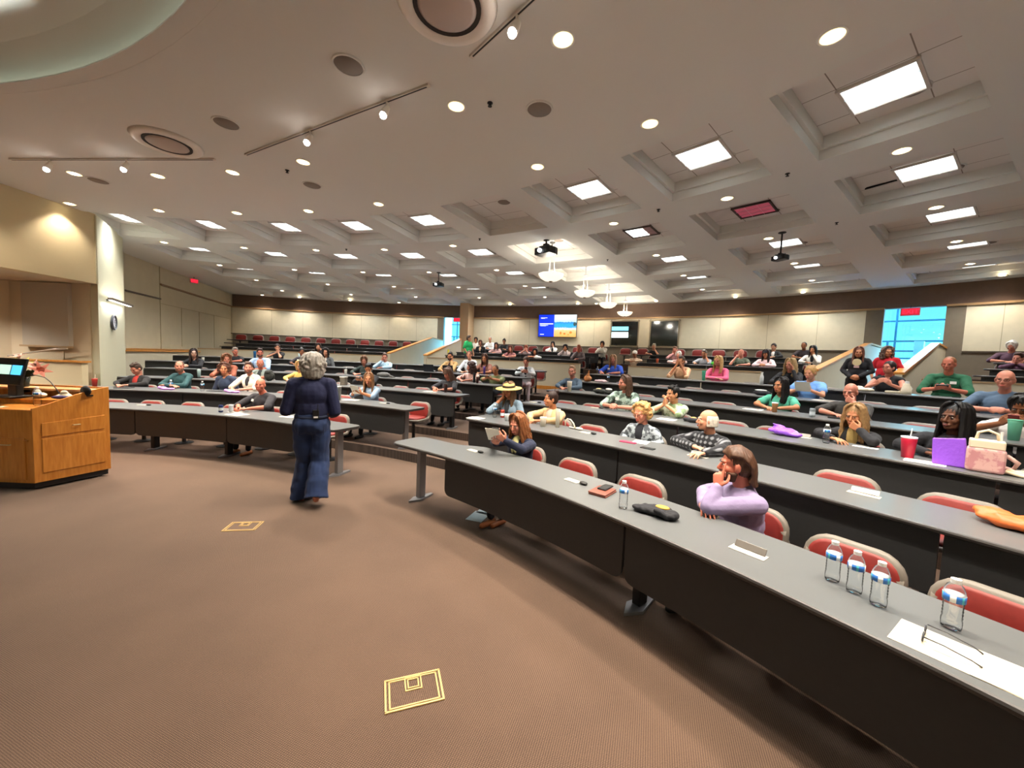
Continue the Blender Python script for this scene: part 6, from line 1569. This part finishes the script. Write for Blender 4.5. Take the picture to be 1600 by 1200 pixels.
o = pb.build('plastic_bag', M_purple, bevel=.012); o.location = at(3, 32.5, .22); o.rotation_euler.z = R(32 + 90); o.scale = (.8, 1, 1.08); tag(o, 'upright purple gift bag before the woman with very long black hair', 'bag')
for th, l in ((91.2, 'lilac plastic bag lying by the left water bottle'), (84.2, 'lilac plastic bag before the bearded man in white')):
    bag(Vector(at(2, th, .28)), th + 90, [('e', (0, 0, .02), (.16, .07, .02)), ('e', (.08, .02, .04), (.08, .04, .03))], M_lilac, 'plastic_bag', l, 'bag')
def tote_extra(o):
    M_cr = mat('cream_fabric', 'ddcdb4', .7)
    MB().tube([(-.06, 0, .26), (-.05, 0, .32), (0, 0, .345), (.05, 0, .32), (.06, 0, .26)], .010, 8).build('top_handle', M_cr, o, smooth=True)
    MB().prism([(-.095, -.06), (.095, -.06), (.095, .06), (-.095, .06)], .195, .265).build('top_flap', M_cr, o, bevel=.01)
    MB().box((-.03, -.085, .13), (.035, .012, .11)).build('front_strap', M_cr, o, bevel=.004)
    MB().tube([(-.07, 0, .26), (-.07, 0, .34)], .008).build('straw', M_wh, o)
tb = MB().box((0, 0, .10), (.21, .14, .20))
o = tb.build('lunch_tote', pattern('pink_camo', 'floral', 'b77f84', 'caa09c', 26), bevel=.025, seg=3); o.location = Vector(at(3, 31.65, .20)); o.rotation_euler.z = R(31.6 + 90 + 10); tag(o, 'pink patterned lunch tote with cream lid and handle', 'bag'); tote_extra(o)
MB().tube([(-.11, -.03, .15), (-.17, -.05, .10), (-.15, -.06, .04), (-.10, -.06, .05)], .016, 8).build('side_handle', mat('cream_pink', 'd0a8a0', .6), o, smooth=True)
hb = MB()
for i, (r_, z_) in enumerate(((.075, .018), (.05, .03))): hb.tube([(r_ * math.cos(a) * 1.2, r_ * math.sin(a) * .8, z_ + .008 * math.sin(a * 2)) for a in [2 * PI * i / 18 for i in range(19)]], .014, 8)
o = hb.build('scarf_coil', mat('cream_cloth', 'd9c8ac', .7), smooth=True); o.location = at(3, 30.85, .26); o.rotation_euler.z = R(120); tag(o, 'coiled cream and brown scarf beside the pink tote', 'scarf')
MB().ell((0, 0, .014), (.05, .03, .012)).build('brown_lining', mat('brown_cloth', '4a3024', .8), o, smooth=True)
def cloth_patch(o): MB().ell((-.03, .0, .058), (.05, .035, .012), 12, 6).build('yellow_lining', mat('mustard_cloth', 'b8923c', .7), o, smooth=True)
bag(Vector(at(1, 38.0, .32)), 38 + 90 + 14, [('e', (0, 0, .03), (.13, .08, .03)), ('e', (.09, .03, .025), (.09, .05, .025)), ('e', (-.10, .03, .03), (.05, .06, .03)), ('c', (-.08, .07, .02), (-.02, .10, .06), .02, .02)], mat('black_fabric', '1b1b20', .8), 'baseball_cap', 'black cap and cloth with mustard lining on the front desk', 'cap', .007, .008, 22, cloth_patch)
def patch2(o): MB().ell((.0, .0, .062), (.04, .03, .012), 12, 6).build('tan_patch', mat('tan_cloth', 'c9a060', .7), o, smooth=True)
bag(Vector(at(3, 43.1, .38)), 43 + 90, [('e', (0, 0, .03), (.15, .08, .032)), ('e', (-.10, .0, .02), (.1, .06, .02))], mat('black_fabric', '1b1b20', .8), 'folded_jacket', 'folded black garment with tan patch on the third desk', 'jacket', .008, .01, 20, patch2)
def whitetop(o): MB().ell((-.10, .02, .10), (.07, .05, .025), 12, 6).build('white_cap', M_wh, o, smooth=True); MB().ell((.12, 0, .09), (.06, .05, .02), 12, 6).build('cream_panel', mat('cream_panel', 'd0c088', .7), o, smooth=True)
bag(Vector(at(4, 52.0, .30)), 52 + 90, [('e', (.08, 0, .05), (.17, .10, .05)), ('e', (-.10, .02, .04), (.09, .07, .05))], mat('black_pack', '22231f', .8), 'backpack', 'black backpack with white cap on the fourth desk', 'backpack', .009, .01, 16, whitetop)
bag(Vector(at(5, 55.9, .30)), 56 + 90, [('e', (0, 0, .07), (.10, .07, .08)), ('c', (0, 0, .12), (-.03, 0, .26), .05, .012)], mat('orange_bag_mix', 'b8733c', .6, var=.4, vscale=12), 'cloth_bag', 'orange and tan gathered bag on the fifth desk', 'bag')
bag(Vector(at(5, 54.7, .34)), 54 + 90, [('e', (0, 0, .03), (.16, .08, .04))], mat('pale_pink_cloth', 'd8b8bc', .7), 'folded_sweater', 'pale pink folded sweater beside the orange bag', 'sweater')
bag(Vector(at(5, 52.7, .34)), 53 + 90, [('e', (0, 0, .02), (.16, .08, .03))], mat('mauve_cloth', 'a08a9c', .7), 'folded_sweater', 'mauve folded sweater right of the water bottle', 'sweater')
bag(Vector(at(5, 42.6, .30)), 43 + 90, [('e', (0, 0, .04), (.14, .10, .05)), ('c', (-.1, 0, .02), (-.2, -.03, .01), .03, .015)], mat('black_fabric', '1b1b20', .8), 'backpack', 'black and white bag beside the mint green top woman', 'backpack', extra=lambda o: MB().ell((.02, 0, .088), (.10, .07, .015), 14, 6).build('white_panel', M_wh, o, smooth=True))
bag(Vector(at(2, 30.3, .46)), 30 + 90, [('e', (0, 0, .04), (.15, .10, .045)), ('e', (.08, -.03, .06), (.09, .07, .04)), ('c', (-.12, 0, .03), (.05, .05, .07), .03, .02)], mat('orange_leather', 'c4622c', .45), 'leather_pouch', 'crumpled orange leather bag at the right picture edge', 'bag')
bag(Vector(at(4, 76.0, .34)), 76 + 90, [('e', (0, 0, .06), (.20, .10, .07)), ('c', (-.18, 0, .03), (-.34, .02, .01), .03, .02)], mat('grey_pack', '5c5a58', .8), 'backpack', 'grey backpack lying on the fourth left desk', 'backpack')
bag(Vector(at(3, 85.6, .36)), 85 + 90, [('e', (0, 0, .13), (.13, .09, .13)), ('e', (.0, .02, .2), (.09, .07, .07))], mat('black_pack', '22231f', .8), 'backpack', 'black backpack standing behind the bald man at left', 'backpack')
bag(Vector(at(7, 67.2, .14)), 70 + 90, [('e', (0, 0, .04), (.16, .07, .05)), ('e', (.05, 0, .08), (.07, .05, .05))], mat('white_bag', 'dcd8d0', .7), 'cloth_bag', 'white cloth bag lying on the rear parapet desk', 'bag')
bag(Vector(at(7, 49.6, .14)), 50 + 90, [('e', (0, 0, .06), (.13, .07, .07))], mat('green_plastic', '40c030', .35), 'plastic_bag', 'bright green plastic bag on the rear parapet desk', 'bag')
bag(Vector(at(6, 38.4, .30)), 38 + 90, [('e', (0, 0, .03), (.16, .10, .035)), ('e', (.05, 0, .06), (.06, .05, .04))], mat('takeaway_paper', 'd8ccb4', .7), 'food_wrapper', 'open cream food wrapper before the one shoulder top woman', 'food box')
o = MB().box((0, 0, .02), (.22, .16, .04)).build('food_box', mat('takeaway_box', 'bcb09a', .7), bevel=.008); o.location = at(6, 37.0, .30); o.rotation_euler.z = R(127); tag(o, 'closed cardboard food box beside the open wrapper', 'food box')
flat('notebook', 4, 37.5, .40, .24, .17, 8, M_black, 'black notebook before the bald man covering his mouth', 'notebook', .018, bevel=.003)
flat('keyring', 6, 34.6, .28, .09, .05, 10, M_dkmetal, 'small dark key bunch before the green polo man', 'keys', .012, bevel=.004)
# white handbag strap and pouch
hbag = empty('white_handbag', at(2, 48.6, .52), R(49 + 90), 'white handbag with arched strap on the second desk', 'handbag')
MB().tube([(-.06, 0, .012), (-.03, .0, .075), (.02, 0, .12), (.07, 0, .125), (.10, .0, .09), (.09, .01, .03)], .010, 8).build('strap', mat('cream_strap', 'd8cdb4', .5), hbag, smooth=True)
MB().ell((-.12, 0, .018), (.06, .03, .018)).cap((-.10, 0, .012), (.04, -.02, .012), .012, .010).build('pouch', mat('white_leather', 'e2ddd0', .5), hbag, smooth=True)
# laptops
def laptop(k, th, dr, label, c='2a2c32'):
    e = empty('laptop', at(k, th, dr), R(th + 90), label, 'laptop'); m = mat('laptop_' + c, c, .4, metal=.3)
    MB().box((0, 0, .009), (.33, .22, .016)).build('base', m, e, bevel=.003)
    s = MB().box((0, .135, .112), (.33, .008, .21), rx=R(-14)).build('screen', m, e, bevel=.003)
laptop(5, 73.3, .30, 'dark laptop turned to the bearded man in brown'); laptop(5, 71.0, .32, 'dark laptop before the white blouse woman')
laptop(3, 93.8, .36, 'black laptop behind the teal sweater man', '1c1a1a'); flat('tablet', 2, 95.5, .30, .26, .18, 8, M_black, 'black tablet before the man in black jacket', 'tablet', .012, bevel=.004)
flat('folder', 2, 86.4, .40, .3, .2, 8, mat('dark_folder', '35353a', .6), 'dark folder before the navy blouse woman', 'folder', .012)
flat('book', 4, 96.4, .3, .3, .2, 12, mat('dark_folder', '35353a', .6), 'dark open folder beside the black cardigan woman', 'folder', .012)
pc_ = empty('pet_carrier_cup', at(3, 76.8, .34), R(76 + 90), 'clear plastic box of snacks beside the smiling blonde woman', 'plastic box')
MB().box((0, 0, .09), (.13, .11, .18)).build('box_body', mat('snack_box', '6a6258', .4, var=.3, vscale=30), pc_, bevel=.01); MB().box((0, 0, .19), (.14, .12, .015)).build('lid', M_wh, pc_)
tumbler(at(3, 73.9, .45), '8a8f92', .17, .035, 'steel grey bottle right of the young man in black', '5a5c60')
# feet seen under the front desks
def foot(r_, t_, f, rz, label, m, strap=True):
    e = empty('sandal_foot', PP(r_, t_, f), R(t_ + 90 + rz), label, 'foot') if False else None
# bystander chair at the left free end is already in place

# ------------------------------------------------------------------ lectern
LA, LB = V(-5.62, 4.47, 0), V(-5.40, 5.13, 0); LW = 2.1
e = empty('lectern', (-6.2, 4.8, 0), 0, 'large golden oak lectern desk cut by the left picture edge', 'lectern')
org = Vector((-6.2, 4.8, 0))
def L(mb, nm, m, par=e, **k):
    if par is e: mb.v = [(x - org.x, y - org.y, z - org.z) for x, y, z in mb.v]
    return mb.build(nm, m, par, **k)
sd = (LB - LA).normalized(); sn_ = V(sd.y, -sd.x, 0)
th_ = .03
def side_poly(a, b, nm):
    # a front, b rear; profile of heights
    pr = [(0, .09), (1, .09), (1, 1.205), (.86, 1.19), (.55, 1.125), (.2, 1.03), (.0, .985)]
    n = len(pr); vs = []
    for off in (0, -th_):
        for u, z in pr: p = a.lerp(b, u) + sn_ * off; vs.append((p.x, p.y, z))
    fs = [tuple(range(n)), tuple(range(n, 2 * n))[::-1]] + [(i, (i + 1) % n, (i + 1) % n + n, i + n) for i in range(n)]
    return L(MB().add(vs, fs), nm, M_oak, bevel=.004)
side_poly(LA, LB, 'side_panel')
LA2, LB2 = LA + V(-LW, 0, 0), LB + V(-LW - .1, 0, 0)
L(MB().prism([(LA.x - .005, LA.y + .002), (LA2.x, LA2.y), (LA2.x, LA2.y + .03), (LA.x, LA.y + .032)], .09, .96), 'front_panel', M_oak)
L(MB().prism([(LB.x - .01, LB.y), (LB2.x, LB2.y), (LB2.x, LB2.y - .03), (LB.x - .02, LB.y - .03)], .09, 1.20), 'rear_panel', M_oak)
L(MB().prism([(LA.x - .03, LA.y + .02), (LB.x - .03, LB.y - .01), (LB2.x, LB2.y - .02), (LA2.x, LA2.y + .02)], .02, .10), 'plinth', M_dark)
# work surface: low front ledge, sloped middle, flat rear shelf
def slab(y0, z0, y1, z1, nm, m=M_oak, x0=-5.66, t=.025):
    dx = .33 * (y1 - y0)
    return L(MB().add([(x0 + .33 * (y0 - 4.47), y0, z0), (x0 + .33 * (y1 - 4.47), y1, z1), (LA2.x, y1, z1), (LA2.x, y0, z0), (x0 + .33 * (y0 - 4.47), y0, z0 - t), (x0 + .33 * (y1 - 4.47), y1, z1 - t), (LA2.x, y1, z1 - t), (LA2.x, y0, z0 - t)], [(0, 3, 2, 1), (4, 5, 6, 7), (0, 1, 5, 4), (1, 2, 6, 5), (2, 3, 7, 6), (3, 0, 4, 7)]), nm, m)
slab(4.48, .965, 4.80, .985, 'work_surface'); slab(4.80, 1.04, 5.00, 1.06, 'raised_surface'); slab(4.98, 1.165, 5.14, 1.185, 'rear_shelf', wood('light_oak_top', 'c98a56', 'd9a878', .35))
L(MB().box((-6.6, 4.815, 1.01), (1.85, .02, .07)), 'riser_board', M_oak)
# drawer fronts and panels
pd_ = lambda u, z: LA.lerp(LB, u) + sn_ * .004 + V(0, 0, z)
def panel(u0, u1, z0, z1, nm, sl=0):
    a, b = LA.lerp(LB, u0), LA.lerp(LB, u1)
    vs = []
    for off in (.001, .009):
        for p, z in ((a, z0), (b, z0 + sl * .35), (b, z1 + sl), (a, z1)): q = p + sn_ * off; vs.append((q.x, q.y, z))
    return L(MB().add(vs, [(0, 1, 2, 3), (7, 6, 5, 4), (0, 4, 5, 1), (1, 5, 6, 2), (2, 6, 7, 3), (3, 7, 4, 0)]), nm, M_oak, bevel=.003)
M_brnk = mat('satin_handle', 'd9cfa8', .3, metal=.7)
d1 = panel(.10, .92, .64, .80, 'drawer', .03); panel(.10, .92, .20, .61, 'lower_panel')
hnd_ = MB().tube([(p.x - org.x, p.y - org.y, .745) for p in [LA.lerp(LB, .48) + sn_ * .012, LA.lerp(LB, .48) + sn_ * .03, LA.lerp(LB, .57) + sn_ * .03, LA.lerp(LB, .57) + sn_ * .012]], .006, 8); hnd_.build('handle', M_brnk, e)
dr = L(MB().box((-6.1, 4.462, .60), (.86, .012, .02)), 'front_rail', M_oak); dd = L(MB().box((-6.2, 4.464, .38), (.98, .012, .50)), 'cupboard_door', M_oak, bevel=.003)
MB().tube([(-6.03 - org.x, 4.45 - org.y, .55), (-6.03 - org.x, 4.43 - org.y, .55), (-5.86 - org.x, 4.43 - org.y, .55), (-5.86 - org.x, 4.45 - org.y, .55)], .006, 8).build('handle', M_brnk, e)
# touch monitor
mo = empty('touch_monitor', (-6.36, 4.86, 1.06), R(-12), 'black monitor on the lectern with a bright blue screen corner', 'monitor')
MB().box((0, 0, .32), (.50, .03, .34), rx=R(-12)).build('housing', M_black, mo, bevel=.008)
MB().box((.15, -.020, .345), (.17, .004, .12), rx=R(-12)).build('blue_window', em('mon_blue', '4fb4ea', 1.3), mo); MB().box((-.06, -.020, .345), (.2, .004, .12), rx=R(-12)).build('pale_window', em('mon_pale', 'b8dcc8', 1.0), mo)
MB().box((.04, .02, .10), (.16, .07, .2)).box((.0, .0, .01), (.34, .22, .02)).build('stand', M_black, mo, bevel=.01)
# gooseneck microphone
gm = empty('gooseneck_microphone', (-5.80, 4.93, 1.06), 0, 'thin black gooseneck microphone arching left over the lectern', 'microphone')
MB().tube([(0, 0, .0), (-.06, 0, .10), (-.14, 0, .20), (-.20, -.01, .255), (-.30, -.02, .28), (-.36, -.02, .28)], [.006, .005, .005, .005, .005, .012], 8).build('neck', M_black, gm, smooth=True)
MB().lathe([(.001, 0), (.03, 0), (.028, .015), (.001, .018)], 16).build('base', M_black, gm)
ph = empty('conference_speaker', (-5.50, 4.94, 1.10), R(-20), 'tilted black oval speaker pad at the rear of the lectern', 'speaker')
MB().ell((0, 0, .06), (.11, .03, .065), 20, 10).build('pad', mat('black_fabric', '1b1b20', .8), ph, smooth=True); MB().box((0, .02, .0), (.1, .06, .02)).build('foot', M_black, ph)
bottle(V(-5.86, 4.72, .985), 'water bottle with blue label standing on the lectern', s=1.1)
bag(V(-6.05, 4.90, 1.062), 0, [('e', (0, 0, .03), (.08, .05, .03)), ('e', (-.02, 0, .06), (.03, .03, .04))], mat('tissue_white', 'dcd2b8', .7), 'crumpled_napkin', 'crumpled cream napkin on the lectern', 'napkin')
bag(V(-5.68, 4.86, 1.062), 20, [('e', (0, 0, .03), (.09, .05, .035)), ('e', (.0, 0, .07), (.04, .03, .035))], mat('cream_wrap', 'd8ccb0', .7), 'gift_wrap', 'cream and purple wrapped bundle on the lectern', 'bundle', extra=lambda o: MB().ell((-.02, -.02, .02), (.10, .05, .025), 14, 8).build('purple_wrap', mat('dark_purple_cloth', '3c3060', .6), o, smooth=True))
o = MB().box((-6.15, 4.55, .977), (.18, .10, .002)).build('paper_slip', M_cream); tag(o, 'white paper slip at the lectern front edge', 'paper')
# bouquet behind the monitor
bq = empty('flower_bouquet', (-6.42, 5.04, 1.10), 0, 'bouquet of yellow and pink lilies with dark leaves behind the monitor', 'bouquet')
MB().lathe([(.001, 0), (.05, 0), (.045, .12), (.06, .20), (.001, .20)], 16).build('vase', mat('dark_vase', '2c3028', .4), bq, smooth=True)
rnd = random.Random(5)
def lily(c, d, m, nm, s=1.0):
    mb = MB(); d = Vector(d).normalized(); u = d.orthogonal().normalized(); w = d.cross(u)
    for i in range(6):
        a = 2 * PI * i / 6; o_ = u * math.cos(a) + w * math.sin(a); p0 = Vector(c); p1 = p0 + (d * .8 + o_ * .5) * .05 * s; p2 = p1 + (d * .2 + o_) * .055 * s
        t = d.cross(o_) * .018 * s; mb.add([p0, p1 + t, p2, p1 - t, p1 + d * .004], [(0, 1, 4), (0, 4, 3), (1, 2, 4), (4, 2, 3)])
    mb.cap(c, Vector(c) - d * .05, .006, .004, 6)
    o = mb.build(nm, m, bq); q = o.modifiers.new('t', 'SOLIDIFY'); q.thickness = .003
My = mat('yellow_petal', 'd8cc5a', .6); Mp = mat('pink_petal', 'd88a78', .6); Mpp = mat('blush_petal', 'd8a89a', .6)
for c, d, m, s in (((-.02, -.05, .30), (.2, -1, .4), My, 1.5), ((.03, -.02, .34), (.5, -.6, .8), My, 1.4), ((-.10, -.05, .30), (-.4, -1, .3), Mp, 1.4), ((-.05, 0, .44), (0, -.4, 1), Mpp, 1.0), ((.22, -.03, .30), (1, -.3, .1), Mp, 1.5), ((.16, 0, .33), (.3, -.6, .6), Mpp, 1.2), ((-.16, -.02, .33), (-.6, -.5, .5), My, 1.2)): lily(c, d, m, 'lily_bloom', s)
lv = MB()
for i in range(16):
    a = rnd.uniform(-.6, PI + .6); l_ = rnd.uniform(.12, .24); p0 = V(0, 0, .18); p2 = p0 + V(math.cos(a) * l_, -abs(rnd.uniform(0, .06)), rnd.uniform(.02, .14)); p1 = p0.lerp(p2, .5) + V(0, 0, .04); t = V(0, .02, .012)
    lv.add([p0, p1 + t, p2, p1 - t], [(0, 1, 2), (0, 2, 3)]); 
o = lv.build('leaves', mat('dark_leaf', '2c3a24', .6), bq); q = o.modifiers.new('t', 'SOLIDIFY'); q.thickness = .002
stm = MB()
for x, z in ((-.02, .3), (.03, .34), (-.1, .3), (-.05, .44), (.22, .3), (.16, .33), (-.16, .33)): stm.tube([(0, 0, .1), (x * .4, 0, .22), (x, -.02, z)], .004, 6)
stm.build('stems', mat('dark_leaf', '2c3a24', .6), bq)

bpy.data.objects.remove(TOBJ[0]); bpy.data.scenes.remove(TMP); bpy.data.batch_remove(JUNK)
